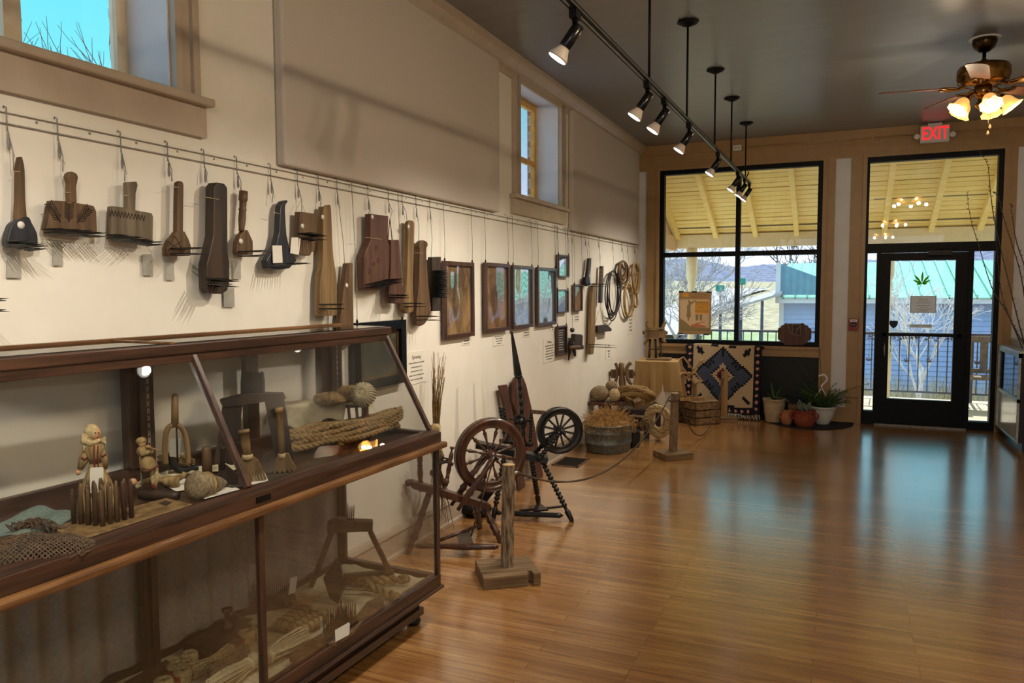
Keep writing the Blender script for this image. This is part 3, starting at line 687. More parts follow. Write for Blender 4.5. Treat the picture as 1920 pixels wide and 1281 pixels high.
# ================================================================ DISPLAY CASE
CO = V((-1.792, 3.234, 0)); CDE = .0364
CN = V((math.sin(CDE), math.cos(CDE), 0)); CVv = V((-math.cos(CDE), math.sin(CDE), 0))
def CF(a, b, z): return CO + CN * a + CVv * b + Z1 * z
def cbox(mb, a0, b0, z0, a1, b1, z1):
    return mb.hexa([CF(a0, b0, z0), CF(a1, b0, z0), CF(a1, b1, z0), CF(a0, b1, z0), CF(a0, b0, z1), CF(a1, b0, z1), CF(a1, b1, z1), CF(a0, b1, z1)])
def cap(px, py, b):  # pixel on the vertical plane b of the case -> (a, z)
    q = atplane(px, py, CF(0, b, 0), CVv); return (q - CO).dot(CN), q.z
CL, CD = 2.55, .61
ZD, ZL = .937, .222
TB, TZ = .305, 1.425
case = thing('display_case', 'long dark oak glass display case with slanted upper front along the wall', 'display case', CF(-1.2, .3, 0))
mb = MB(); cbox(mb, -CL, .075, .05, -.085, CD - .02, .175); cbox(mb, -CL, .06, .05, -.07, CD - .01, .085); cbox(mb, -CL, .065, .16, -.075, CD, .175)
part(case, 'plinth', mb, 'oak_dark')
for a in (-.10, -CL + .1):
    for b in (.10, CD - .07): part(case, 'foot', MB().lathe(CF(a, b, 0), [(.012, 0), (.032, .006), (.036, .022), (.028, .04), (.02, .052)], 14), 'black_gloss')
mb = MB(); cbox(mb, -CL, 0, .172, 0, .045, .238); cbox(mb, -.035, .045, .172, 0, CD, .238); cbox(mb, -CL, CD - .04, .172, -.035, CD, .238); cbox(mb, -CL, -.012, .168, .012, CD, .182)
part(case, 'bottom_rail', mb, 'oak_dark', bevel=.004)
part(case, 'bottom_board', cbox(MB(), -CL, .045, .176, -.035, CD - .04, .205), 'oak_dark')
a_mid, _ = cap(491, 1100, .01); a_bp, _ = cap(268, 1110, CD - .03)
for a in (-.024, a_mid - .012, a_mid - 1.1):
    part(case, 'post', cbox(MB(), a, .002, .238, a + .024, .026, .872), 'oak_up', bevel=.003)
for a in (-.062, a_bp - .035, a_bp - 1.0):
    e_ = 0 if a > -.5 else -.045
    part(case, 'post', cbox(cbox(MB(), a, CD - .04 + e_, .205, a + .06, CD + e_, .872), a + .02, CD - .055 + e_, .205, a + .04, CD - .04 + e_, .872), 'oak_up', bevel=.003)
mb = MB(); cbox(mb, -CL, -.03, .872, .03, .02, .902); cbox(mb, -.03, .02, .872, .03, CD, .902); cbox(mb, -CL, CD - .03, .872, -.03, CD, .902)
part(case, 'ledge', mb, 'oak_light', bevel=.009)
mb = MB(); cbox(mb, -CL, -.006, .902, .006, .06, .952); cbox(mb, -.03, .02, .902, .006, CD, .952); cbox(mb, -CL, CD - .03, .902, -.03, CD, .985)
mb.hexa([CF(-CL, -.006, .952), CF(.006, -.006, .952), CF(.006, .062, .952), CF(-CL, .062, .952), CF(-CL, .040, .960), CF(.0, .040, .960), CF(.0, .060, .960), CF(-CL, .060, .960)])
part(case, 'apron', mb, 'oak_dark', bevel=.003)
part(case, 'deck', cbox(MB(), -CL, .02, .918, -.03, CD - .03, ZD - .003), 'oak_dark')
ap, zp = cap(330, 1083 - 40, -.006)
part(case, 'lock_plate', cbox(MB(), cap(480, 938, -.006)[0], -.009, .916, cap(507, 932, -.006)[0], -.005, .936), 'iron')
# slanted front members
def slant(a, w):
    mb = MB(); p, q = CF(a, .050, .960), CF(a, TB, TZ); nn = (q - p).cross(CN).normalized()
    return mb.bar(p, q, .022, w, CN)
a_div, _ = cap(478, 912, .02)
for a in (-.013, a_div, a_div - 1.25): part(case, 'slant_bar', slant(a, .022), 'oak_up', bevel=.003)
mb = MB(); cbox(mb, -CL, TB - .015, TZ - .03, 0, TB + .015, TZ); cbox(mb, -CL, CD - .03, TZ - .04, 0, CD, TZ); cbox(mb, -.025, TB, TZ - .03, 0, CD, TZ)
part(case, 'top_rail', mb, 'oak_dark', bevel=.003)
mb = MB(); cbox(mb, -CL, TB - .022, TZ, .014, TB + .03, TZ + .038); cbox(mb, -CL, CD - .03, TZ, .014, CD + .012, TZ + .038); cbox(mb, -.045, TB + .03, TZ, .014, CD - .03, TZ + .038)
tp = part(case, 'top', mb, 'oak_dark', bevel=.005)
mb = MB(); aj = cap(262, 631, .45)[0]
for a0, a1 in ((-CL, aj - .01), (aj + .01, .0)): cbox(mb, a0, TB + .0, TZ + .0375, a1, CD - .022, TZ + .0415)
part(case, 'top_pane', mb, 'top_glass')
part(case, 'top_batten', cbox(cbox(MB(), aj - .008, TB - .02, TZ + .038, aj + .008, CD, TZ + .046), -CL, CD - .02, TZ + .038, .014, CD + .012, TZ + .05), 'oak_light')
# upper back: posts with shelf strips
for a0, a1 in ((cap(600, 700, CD - .03)[0], cap(638, 700, CD - .03)[0]), (cap(236, 750, CD - .03)[0], cap(284, 750, CD - .03)[0]), (-1.95, -1.87)):
    part(case, 'post', cbox(cbox(MB(), a0, CD - .045, .985, a1, CD, TZ), a0 + (a1 - a0) * .35, CD - .06, .985, a0 + (a1 - a0) * .6, CD - .045, TZ), 'oak_up', bevel=.003)
    w = a0 + (a1 - a0) * .62; sp = part(case, 'shelf_strip', cbox(MB(), w, CD - .055, .99, w + .012, CD - .046, TZ - .03), 'steel_grey')
    mb = MB()
    for i in range(14): cbox(mb, w + .003, CD - .0565, 1.01 + i * .028, w + .009, CD - .0545, 1.018 + i * .028)
    part(sp, 'slot', mb, 'black_matte', kind='stuff')
a0, a1 = cap(460, 720, CD - .02)[0], cap(482, 720, CD - .02)[0]
part(case, 'back_stile', cbox(MB(), a0, CD - .03, .985, a1, CD, TZ), 'oak_up')
# panes
p0, p1 = .050, TB - .004
part(case, 'front_pane', MB().hexa([CF(-CL, p0, .960), CF(-.02, p0, .960), CF(-.02, p0 + .004, .960), CF(-CL, p0 + .004, .960), CF(-CL, p1, TZ - .012), CF(-.02, p1, TZ - .012), CF(-.02, p1 + .004, TZ - .012), CF(-CL, p1 + .004, TZ - .012)]), 'case_glass')
part(case, 'side_pane', MB().prism([CF(-.012, .06, .955), CF(-.012, CD - .05, .955), CF(-.012, CD - .05, TZ - .02), CF(-.012, TB + .005, TZ - .02)], CN * .003), 'case_glass')
part(case, 'front_pane', cbox(MB(), -CL, .010, .238, -.024, .013, .872), 'case_glass')
part(case, 'side_pane', cbox(MB(), -.012, .026, .238, -.009, CD - .04, .872), 'case_glass')
mb = MB(); NU = 110
mb.grid(lambda u, w: CF(-CL + (CL - .05) * u, CD - .022 + .022 * math.sin(u * 118 + 2.4 * math.sin(u * 17)) * min(1, (1 - u) * 12) * (.5 + .5 * w), .238 + .634 * w), 260, 2, thick=CVv * .003)
part(case, 'curtain', mb, 'curtain_cloth', 'dull grey brown gathered curtain')
# ---------------------------------------------------------------- tracing planes for things that stand upright
class Bil:
    def __init__(s, px, py, z=0.0, p=None):
        s.p = V(p) if p is not None else (fl(px, py, z) if abs(z - ZD) > .03 else clampb(fl(px, py, z), .085)); d = V((s.p.x, s.p.y, 0)).normalized(); s.n = -d; s.R = V((d.y, -d.x, 0)); s.U = Z1
        s.s = (s.p - CAM).dot(_f) / FPX
    def __call__(s, px, py, off=0.0): return atplane(px, py, s.p + s.n * off, s.n)
    def poly(s, pts, off=0.0): return [s(x, y, off) for x, y in pts]
    def slab(s, mb, pts, t, off=0.0): return mb.prism(s.poly(pts, off), -s.n * t)
def clampb(q, bm=.072):
    b = (q - CO).dot(CVv)
    return q + CVv * max(0, bm - b)
D = lambda px, py, z=ZD: clampb(fl(px, py, z))
def Lz(px, py, z=ZL):
    q = fl(px, py, z); b = (q - CO).dot(CVv)
    return q - CVv * max(0, b - .3) * .62
# ---------------------------------------------------------------- upper deck
# peg hackle on a plank
b = Bil(190, 984, ZD)
t = thing('peg_hackle', 'hackle of thick upright wooden pegs on a pale plank with a hand hole', 'hackle', b.p)
pl = [(98, 992), (152, 1010), (357, 960), (364, 945), (312, 933), (255, 948), (150, 968)]
mb = MB(); mb.prism([D(x, y, ZD + .022) for x, y in pl], (0, 0, -.02)); part(t, 'plank', mb, 'tool_tan', bevel=.004)
part(t, 'hand_hole', MB().prism([D(x, y, ZD + .023) for x, y in ((298, 944), (312, 949), (322, 942), (310, 938))], (0, 0, -.004)), 'carving_dark')
Q = [D(*q, ZD + .02) for q in ((139, 983), (193, 988), (247, 972), (192, 966))]
for i in range(5):
    for j in range(5):
        u, w = i / 4, j / 4; c = Q[0] * (1 - u) * (1 - w) + Q[1] * u * (1 - w) + Q[2] * u * w + Q[3] * (1 - u) * w
        h = random.uniform(.105, .125); mb = MB().turned(c, c + V((random.uniform(-.003, .003), random.uniform(-.003, .003), h)), [(0, .0072), (.8, .0066), (.93, .005), (1, .003)], 8)
        part(t, 'peg', mb, random.choice(['tool_brown', 'tool_brown', 'tool_red']))
# hemp doll with headscarf
b = Bil(178, 968, ZD + .02, p=D(182, 962, ZD)); s = b.s; b.p = D(182, 962, ZD)
t = thing('hemp_doll', 'hemp fibre woman doll in a headscarf standing behind the wooden pegs', 'doll', b.p)
bp = b.p
c = lambda px, py, off=0: b(px, py, off)
base = c(184, 960); waist = c(180, 868)
part(t, 'skirt', MB().turned(base, waist, [(0, 36 * s), (.25, 33 * s), (.6, 25 * s), (.85, 15 * s), (1, 11 * s)], 22), 'hemp_fibre')
part(t, 'body', MB().turned(waist, c(174, 826), [(0, 11 * s), (.35, 15 * s), (.75, 19 * s), (1, 9 * s)], 16).tube([c(165, 840), c(157, 862), c(150, 880)], [8 * s, 9 * s, 5 * s], 8).tube([c(186, 840), c(194, 860), c(196, 880)], [8 * s, 9 * s, 5 * s], 8), 'hemp_fibre')
part(t, 'hand', MB().ell(c(147, 886), (5 * s,) * 3), 'skin_fibre'); part(t, 'hand', MB().ell(c(197, 886), (5 * s,) * 3), 'skin_fibre')
hd = part(t, 'head', MB().ell(c(177, 813), (11 * s, 11 * s, 13 * s)), 'skin_fibre')
for q in (179, 185): part(hd, 'eye', MB().ell(c(q, 812, 11 * s), (1.3 * s,) * 3, 8, 6), 'black_matte')
part(hd, 'mouth', MB().ell(c(183, 820, 9.5 * s), (2.5 * s, 1.5 * s, 1 * s), 8, 6), 'red_ink')
sc = MB(); sc.ell(c(172, 811, -3 * s), (15 * s, 13 * s, 16 * s)); sc.tube([c(160, 814, 2 * s), c(158, 828, 7 * s), c(172, 833, 12 * s), c(188, 824, 12 * s)], [6 * s, 7 * s, 6 * s, 3 * s], 8)
sc.prism([c(186, 824, 12 * s), c(198, 818, 10 * s), c(199, 832, 10 * s)], b.n * .003)
sc.prism([c(158, 818, 6 * s), c(155, 846, 8 * s), c(180, 834, 13 * s), c(172, 822, 12 * s)], b.n * .004)
part(t, 'headscarf', sc, 'twine')
mb = MB()
for q in (177, 184): mb.tube([c(q, 836, 19 * s), c(q - 1, 852, 16 * s), c(q, 866, 13 * s), c(q + 3, 895, 26 * s)], 1.2 * s, 5)
mb.tube([c(168, 868, 4 * s), c(178, 870, 12 * s), c(190, 867, 4 * s)], 1.6 * s, 5); mb.tube([c(152, 858, 8 * s), c(158, 862, 10 * s), c(164, 858, 8 * s)], 1.6 * s, 5); mb.tube([c(186, 853, 8 * s), c(192, 856, 10 * s), c(199, 851, 8 * s)], 1.6 * s, 5)
part(t, 'ribbon', mb, 'red_wool', 'red and white woven ribbon trim')
part(t, 'paper_tag', MB().prism(b.poly([(171, 877), (192, 876), (194, 879), (194, 922), (168, 925), (169, 880)], 36 * s), b.n * .001), 'paper', 'white paper tag')
# hemp doll with fiddle
b = Bil(282, 920, ZD + .012); s = b.s; c = lambda px, py, off=0: b(px, py, off)
t = thing('hemp_doll', 'hemp fibre doll in a cap playing a fiddle', 'doll', b.p)
part(t, 'skirt', MB().turned(c(281, 880), c(270, 852), [(0, 16 * s), (.3, 15 * s), (1, 9 * s)], 18), 'hemp_fibre')
part(t, 'body', MB().ell(c(268, 846), (12 * s, 10 * s, 11 * s)).tube([c(262, 842, 6 * s), c(268, 852, 11 * s), c(282, 846, 12 * s)], [5 * s, 6 * s, 4 * s], 8).tube([c(276, 840, 4 * s), c(286, 850, 8 * s), c(287, 843, 9 * s)], [5 * s, 5 * s, 4 * s], 8), 'hemp_fibre')
hd = part(t, 'head', MB().ell(c(266, 830), (7.5 * s, 7.5 * s, 8.5 * s)), 'skin_fibre')
part(hd, 'eye', MB().ell(c(270, 829, 7 * s), (1 * s,) * 3, 8, 6), 'black_matte')
part(t, 'cap', MB().ell(c(265, 827, -1 * s), (9.5 * s, 9.5 * s, 7.5 * s)), 'hemp_fibre')
for q0, q1 in ((284, 290), (292, 289)): part(t, 'leg', MB().tube([c(q0, 876), c(q0 + 2, 898), c(q1, 920)], [4 * s, 4 * s, 3 * s], 8), 'twine')
part(t, 'stand', MB().tube([c(264, 870, -6 * s), c(266, 918, -6 * s)], 1.6 * s, 6), 'steel_grey')
part(t, 'ribbon', MB().tube([c(267, 878, 12 * s), c(282, 882, 16 * s), c(297, 874, 10 * s)], 1.3 * s, 5).tube([c(286, 908, 4 * s), c(290, 918, 4 * s)], 3.4 * s, 6), 'red_wool', 'red patterned ribbon trim')
f_ = part(t, 'fiddle', MB().ell(c(277, 838, 13 * s), (6 * s, 3 * s, 3.4 * s)).tube([c(280, 839, 13 * s), c(303, 846, 13 * s)], 1.3 * s, 6), 'light_wood')
# doll lying down
b = Bil(300, 918, ZD); s = b.s; c = lambda px, py, off=0: b(px, py, off)
t = thing('hemp_doll', 'hemp fibre doll lying on its back below the fiddling doll', 'doll', b.p)
part(t, 'body', MB().tube(smooth([c(258, 909), c(275, 903), c(290, 900), c(308, 901), c(325, 903), c(337, 902)]), [5 * s] * 8 + [6 * s] * 8 + [6 * s] * 8 + [10 * s] * 8 + [11 * s] * 8 + [5 * s], 10), 'hemp_fibre')
part(t, 'head', MB().ell(c(249, 904), (7 * s,) * 3), 'skin_fibre'); part(t, 'collar', MB().tube([c(256, 914), c(266, 905)], 5 * s, 8), 'muslin')
part(t, 'leg', MB().tube([c(330, 899), c(344, 892), c(347, 886)], [7 * s, 5 * s, 5 * s], 8), 'hemp_fibre')
# dark cylinder
a, e_ = D(262, 928, ZD + .016), D(335, 930, ZD + .014); solo('wooden_roller', 'dark wooden roller lying in front of the lying doll', 'roller', MB().turned(a, e_, [(0, .014), (.05, .016), (.9, .017), (1, .013)], 14), 'tool_dark')
# arched fork
b = Bil(330, 870, ZD, p=CF(cap(330, 862, .43)[0], .43, ZD)); s = b.s; c = lambda px, py, off=0: b(px, py, off)
t = thing('arched_scutcher', 'pale wooden handle on a bent arch standing at the back', 'tool', b.p)
part(t, 'arch', MB().tube(smooth([c(311, 870), c(309, 835), c(314, 805), c(328, 797), c(343, 806), c(351, 835), c(353, 870)]), 5 * s, 10), 'tool_tan')
part(t, 'handle', MB().turned(c(328, 800), c(328, 738), [(0, 6.5 * s), (.5, 6.5 * s), (.92, 6 * s), (1, 3 * s)], 12), 'tool_tan')
part(t, 'pin', MB().tube([c(331, 800), c(333, 868)], 1.6 * s, 6), 'iron')
part(t, 'paper_tag', MB().prism(b.poly([(318, 822), (339, 822), (337, 858), (318, 856)], -6 * s), b.n * .001), 'grey_paper', 'grey paper tag')
# straw bundle on dark stand
b = Bil(345, 888, ZD); s = b.s; c = lambda px, py, off=0: b(px, py, off)
t = thing('straw_bundle', 'loose straw bundle on a dark scrap in front of the arched tool', 'bundle', b.p)
mb = MB()
for i in range(70):
    y = random.uniform(-9, 9); z = random.uniform(-8, 8); mb.tube([c(298 + random.uniform(-4, 8), 860 + y * .8, z * s), c(325, 856 + y, z * s * 1.3), c(358 + random.uniform(-8, 8), 868 + y * .8, z * s)], .9 * s, 4)
part(t, 'straw', mb, 'hemp_fibre')
part(t, 'scrap', MB().tube(smooth([c(318, 855, 9 * s), c(325, 872, 9 * s), c(340, 882, 6 * s), c(372, 876, 4 * s)]), 6 * s, 8), 'black_matte')
# cone of fibre
a, e_ = D(362, 912, ZD + .045), D(424, 905, ZD + .022)
t = thing('fibre_cone', 'conical bundle of hemp fibre lying with its broad end towards the left', 'bundle', D(390, 920, ZD))
part(t, 'cone', MB().turned(a, e_, [(0, .018), (.03, .046), (.12, .052), (.45, .038), (.8, .022), (1, .006)], 20), 'rope_grey')
part(t, 'binding', MB().turned(a.lerp(e_, .36), a.lerp(e_, .46), [(0, .044), (.5, .046), (1, .042)], 20), 'hemp_fibre')
# peg and small dark comb
b = Bil(388, 892, ZD); solo('wooden_peg', 'short thick wooden peg standing upright beside the fibre cone', 'peg', MB().turned(b(389, 892), b(387, 838), [(0, 9.5 * b.s), (.9, 9 * b.s), (1, 7.5 * b.s)], 12), 'tool_brown')
b = Bil(425, 910, ZD); s = b.s
t = thing('dark_comb', 'small dark wooden comb with a rod handle left of the slanted divider', 'comb', b.p)
part(t, 'handle', MB().turned(b(417, 880), b(417, 838), [(0, 5 * s), (.85, 4.5 * s), (.9, 6 * s), (1, 6 * s)], 10), 'tool_dark')
b.slab(mb := MB(), [(409, 872), (424, 872), (446, 890), (447, 908), (418, 912), (410, 896)], .012); part(t, 'head', mb, 'tool_dark')
for i in range(9): spike(t, b(419 + i * 3.2, 908 - i * .3, .002), b(421 + i * 3.3, 918 - i, .01), .0018, 'tool_dark')
# papers
solo('paper_sheet', 'printed white paper lying beside the fibre cone', 'paper', MB().prism([D(*q, ZD + .003) for q in ((368, 930), (384, 936), (450, 918), (432, 911))], (0, 0, .001)), 'paper')
solo('paper_sheet', 'folded white paper lying under the small dark comb', 'paper', MB().prism([D(*q, ZD + .002) for q in ((300, 905), (330, 922), (372, 915), (345, 897))], (0, 0, .001)), 'paper')
solo('cloth_scrap', 'crumpled cream cloth under the straw bundle and pegs', 'cloth', MB().grid(lambda u, w: D(300, 897, ZD).lerp(D(470, 880, ZD), u) + CVv * (.16 * w) + Z1 * (.004 + .007 * mnoise.noise((u * 9, w * 7, 2)) ** 2 * 4), 20, 10, thick=(0, 0, -.001)), 'muslin')
# dark trestle hackle
b = Bil(470, 862, ZD, p=CF(cap(470, 850, .42)[0], .42, ZD)); s = b.s; zb = ZD
t = thing('trestle_hackle', 'tall dark trestle hackle with black spikes on top in the upper case', 'hackle', b.p)
b.slab(mb := MB(), [(412, 752), (468, 738), (532, 739), (537, 748), (500, 753), (455, 760), (418, 764)], .07, .035); part(t, 'top_block', mb, 'tool_dark')
for pts in ([(417, 760), (455, 758), (444, 845), (436, 882), (399, 882), (404, 850)], [(496, 752), (533, 746), (552, 872), (520, 878), (515, 850)]):
    b.slab(mb := MB(), pts, .05, .025); part(t, 'leg', mb, 'tool_dark')
for i in range(13):
    for j in range(3): spike(t, b(454 + i * 3.2 + j, 744 - i * .3, .02 - .02 * j), b(453 + i * 3.3 + j, 697 + random.uniform(-2, 2), .02 - .02 * j), .006, 'black_matte')
# two wooden fork combs
def fork(label, pts_head, teeth, h0, h1, hr, m, base):
    b = Bil(*base, ZD + .0); s = b.s; t = thing('fork_comb', label, 'comb', b.p)
    b.slab(mb := MB(), pts_head, .016); part(t, 'head', mb, m, bevel=.003)
    part(t, 'handle', MB().turned(b(*h0, -.008), b(*h1, -.008), [(0, hr * s * .9), (.5, hr * s), (.9, hr * s * .95), (.91, hr * s * 1.25), (1, hr * s * 1.15)], 12), m)
    for x0, y0, x1, y1 in teeth:
        part(t, 'tooth', MB().bar(b(x0, y0, -.006), b(x1, y1, -.004), .008, .012, b.n), m)
    part(t, 'twine_binding', MB().turned(b(h0[0], h0[1] + 3, -.008), b(h0[0], h0[1] - 6, -.008), [(0, hr * s * 1.08), (1, hr * s * 1.1)], 10), 'twine')
fork('broad wooden fork comb with a knobbed handle beside the slanted divider', [(452, 858), (470, 852), (485, 864), (492, 880), (462, 888), (448, 876)], [(465 + i * 5, 884 - i * .8, 470 + i * 5.6, 907 - i * 1.6) for i in range(6)], (464, 858), (457, 806), 9, 'tool_tan', (480, 906))
fork('wooden fork comb with a long tapered handle leaning on the thick rope coil', [(520, 852), (541, 850), (549, 866), (557, 880), (513, 886), (515, 868)], [(516 + i * 8.4, 878, 515 + i * 9.6, 888 - i * 1.2) for i in range(5)], (529, 856), (523, 764), 6.5, 'tool_tan', (536, 888))
solo('leather_scrap', 'dark leather scrap under the two fork combs', 'leather', MB().grid(lambda u, w: D(440, 918, ZD).lerp(D(560, 888, ZD), u) + CVv * (.10 * w) + Z1 * (.003 + .002 * math.sin(u * 9 + w * 4)), 12, 6, thick=(0, 0, -.002)), 'leather')
solo('paper_tag', 'torn white paper label with blue writing at the foot of the slanted divider', 'label', MB().prism([D(*q, ZD + .006) for q in ((470, 910), (503, 902), (497, 888), (475, 893))], (0, 0, .001)), 'paper')
# thick rope coil
ca = D(524, 856, ZD); cb_ = D(752, 808, ZD); mid = (ca + cb_) / 2; ax = (cb_ - ca).normalized(); sd = Z1.cross(ax)
t = thing('rope_coil', 'thick tan three strand rope piled in a long coil inside the case', 'rope', mid)
Lh = (cb_ - ca).length / 2
mb = MB(); pts = []
for k in range(4):
    hh = ZD + .02 + k * .021; w = .066 - .005 * k; Lk = Lh - .03 - .02 * (k % 2)
    for i in range(14):
        an = 2 * PI * i / 14 + .25; q = mid + ax * (Lk * (1 if abs(math.cos(an)) > .2 else 1) * math.cos(an)) + sd * (w * math.sin(an)); pts.append(V((q.x, q.y, hh + .007 * math.sin(i * 2.3 + k * 1.7) + .021 * i / 14)))
mb.rope(pts, .0165, .078, 3, 7, sub=7); part(t, 'coil', mb, 'rope_tan')
mb = MB(); pts = []
for k in range(3):
    for i in range(12):
        an = 2 * PI * i / 12; q = cb_ - ax * .12 + ax * (.11 * math.cos(an)) + sd * (.05 * math.sin(an)); pts.append(V((q.x, q.y, ZD + .045 + k * .02 + .022 * math.cos(an) + .018 * i / 12)))
mb.rope(pts, .0145, .07, 3, 7, sub=7); part(t, 'end_loops', mb, 'rope_tan')
# slatted rack under a cloth
b = Bil(620, 812, ZD, p=CF(cap(620, 800, .40)[0], .40, ZD)); s = b.s
t = thing('slatted_rack', 'small slatted wooden rack under a pale cloth behind the thick rope', 'rack', b.p)
pa, pb_ = b(560, 800), b(690, 800)
mb = MB(); top = b(600, 770).z
RK = lambda u, w, z: V((pa.x, pa.y, 0)).lerp(V((pb_.x, pb_.y, 0)), u) - b.n * (.13 * w) + Z1 * z
zt = b(620, 762).z
part(t, 'top_board', MB().hexa([RK(0, 0, zt - .012), RK(1, 0, zt - .012), RK(1, 1, zt - .012), RK(0, 1, zt - .012), RK(0, 0, zt), RK(1, 0, zt), RK(1, 1, zt), RK(0, 1, zt)]), 'tool_brown')
for i in range(9):
    u = .03 + i * .115; part(t, 'slat', MB().bar(RK(u, .02, zt - .01), RK(u + .04, .02, ZD), .014, .008, b.n), 'tool_brown')
for u in (.02, .97): part(t, 'leg', MB().bar(RK(u, .5, zt - .01), RK(u, .5, ZD), .03, .1, b.n), 'tool_brown')
def drape(u, w):
    q = RK(-.22 + 1.34 * u, -.35 + 1.4 * w, zt + .012)
    over = max(0, .10 - (-.35 + 1.4 * w) * .3) if -.35 + 1.4 * w < 0 else 0
    z = zt + .014 + .006 * mnoise.noise((u * 7, w * 6, 1))
    ww = -.35 + 1.4 * w
    over = .1 if u > .66 else 1
    if ww < 0: q = RK(-.22 + 1.34 * u, ww * .25, 0); z += ww * over * (.20 + .12 * math.sin(u * 5 + .6) ** 2) + .003 * math.sin(u * 30); q = q + b.n * (.012 * math.sin(u * 24) * -ww)
    if u > .9: z -= (u - .9) * .35
    return V((q.x, q.y, z))
solo('draped_cloth', 'pale linen cloth draped over the slatted rack', 'cloth', MB().grid(drape, 40, 24, thick=(0, 0, .0015)), 'muslin')
mb = MB().ell(b(617, 748, .02), (34 * s, .05, 13 * s), 22, 12, nz=.25, ns=40).ell(b(655, 738, -.01), (24 * s, .045, 16 * s), 22, 12, nz=.25, ns=40)
for i in range(420):
    a = random.uniform(0, 6.28); e2 = random.uniform(.2, 1); c0 = b(632 + 40 * math.cos(a) * e2, 744 - 7 * math.cos(a) * e2 + 9 * math.sin(a) * e2, .03 + random.uniform(-.02, .03)); d = V((random.uniform(-1, 1), random.uniform(-1, 1), random.uniform(-.4, 1))).normalized() * .02
    mb.tube([c0, c0 + d * .6 + V((0, 0, .004)), c0 + d], .0007, 3)
solo('fibre_hank', 'fluffy brown hank of hemp fibre on the draped cloth', 'hemp fibre', mb, 'tow')
c0 = b(681, 740, .03)
mb = MB().ell(c0, (21 * s, 20 * s, 20 * s), 18, 12)
nn = (b.n * .8 + Z1 * .3 - b.R * .2).normalized(); u_, w_ = frame(nn)
for i in range(24):
    a = 2 * PI * i / 24; d = u_ * math.cos(a) + w_ * math.sin(a); R_ = 22 * s
    mb.tube([c0 + nn * R_ * .75 + d * R_ * .1, c0 + nn * R_ * .85 + d * R_ * .5, c0 + nn * R_ * .45 + d * R_ * .92, c0 + d * R_ * 1.02 - nn * R_ * .2], 2.2 * s, 6)
solo('yarn_ball', 'round ball of cream yarn on the draped cloth', 'yarn ball', mb, 'twine_cream')
# teal woven mat and netting
solo('teal_mat', 'grey green woven mat at the left end of the upper case', 'mat', MB().grid(lambda u, w: D(-60, 1010, ZD).lerp(D(70, 953, ZD), w).lerp(D(60, 1010, ZD).lerp(D(150, 968, ZD), w), u) + Z1 * (.008 + .004 * math.sin(u * 11) + .003 * math.sin(w * 9)), 24, 24, thick=(0, 0, -.003)), 'teal_cloth')
nc = D(40, 1048, ZD); nr = D(140, 1040, ZD) - nc; nu_ = nr.normalized(); nv_ = Z1.cross(nu_)
def nsurf(x, y):
    r2 = min(1, (x / .19) ** 2 + (y / .11) ** 2); return nc + nu_ * x + nv_ * y + Z1 * (.006 + .055 * (1 - r2) + .006 * mnoise.noise((x * 20, y * 20, 0)))
mb = MB()
for sg in (1, -1):
    for i in range(-26, 27):
        pts = []
        for j in range(-12, 13):
            x = i * .0125 + j * .0125; y = j * .0125 * sg
            if (x / .19) ** 2 + (y / .11) ** 2 < 1: pts.append(nsurf(x, y) + Z1 * .002 * math.sin(j * PI + i))
        if len(pts) > 2: mb.tube(pts, .0024, 5)
solo('net_bag', 'brown knotted string net bag lying at the left end of the upper case', 'net', mb, 'net_brown')
mb = MB()
for i in range(60):
    q = D(30 + i * 1.3, 992 - 8 * math.sin(i * .06), ZD + .02); mb.tube(smooth([q, q + V((random.uniform(-.02, .02), random.uniform(-.02, .02), .015)), q + V((random.uniform(-.03, .03), random.uniform(-.03, .03), .0))], sub=3), .0025, 4)
solo('cord_pile', 'loose dark brown cord heaped behind the net bag', 'cord', mb, 'rope_dark')
# ---------------------------------------------------------------- lower case
def cl(u, w):
    a = -CL + .05 + (CL - .10) * u; q = CF(a, .05 + (CD - .10) * w, 0)
    return V((q.x, q.y, .209 + .012 * (mnoise.noise((a * 9, w * 4, 5)) + .6) + (.02 * max(0, mnoise.noise((a * 13, w * 6, 9))) if u > .965 else 0)))
solo('muslin_sheet', 'rumpled cream muslin spread over the bottom of the lower case', 'cloth', MB().grid(cl, 120, 24, thick=(0, 0, -.002)), 'muslin')
# twine spools
def spool(px, py, r, h, lab, tilt=0, ylabel=True):
    c0 = Lz(px, py, ZL + .004); t = thing('twine_spool', lab, 'spool', c0, 'tan twine spools in the lower case')
    part(t, 'twine', MB().lathe(c0, [(r * .3, 0), (r * .8, 0), (r * .97, h * .14), (r, h * .3), (r, h * .7), (r * .95, h * .88), (r * .75, h), (r * .36, h), (r * .3, h * .85)], 22), 'twine')
    part(t, 'core', MB().lathe(c0 + Z1 * h * .8, [(r * .33, 0), (r * .33, h * .06)], 12), 'carving_dark')
    if ylabel:
        lb = MB(); n = 7; P = []
        for i in range(n + 1):
            a = -2.25 + 1.3 * i / n; P.append(V((math.cos(a), math.sin(a), 0)))
        for i in range(n): lb.add([c0 + P[i] * r * 1.012 + Z1 * h * .3, c0 + P[i + 1] * r * 1.012 + Z1 * h * .3, c0 + P[i + 1] * r * 1.012 + Z1 * h * .7, c0 + P[i] * r * 1.012 + Z1 * h * .7], [(0, 1, 2, 3)])
        part(t, 'label', lb, 'red_ink', 'red printed paper label')
spool(297, 1232, .033, .055, 'twine spool with a red label nearest the dark back post, behind the others')
spool(281, 1252, .034, .05, 'leftmost twine spool with a red label, in the front left group')
spool(318, 1254, .034, .05, 'twine spool at the right rear of the front left group')
spool(326, 1274, .033, .05, 'twine spool right of the frontmost one, red label facing forward')
spool(288, 1292, .034, .05, 'frontmost twine spool, cut off by the bottom of the picture')
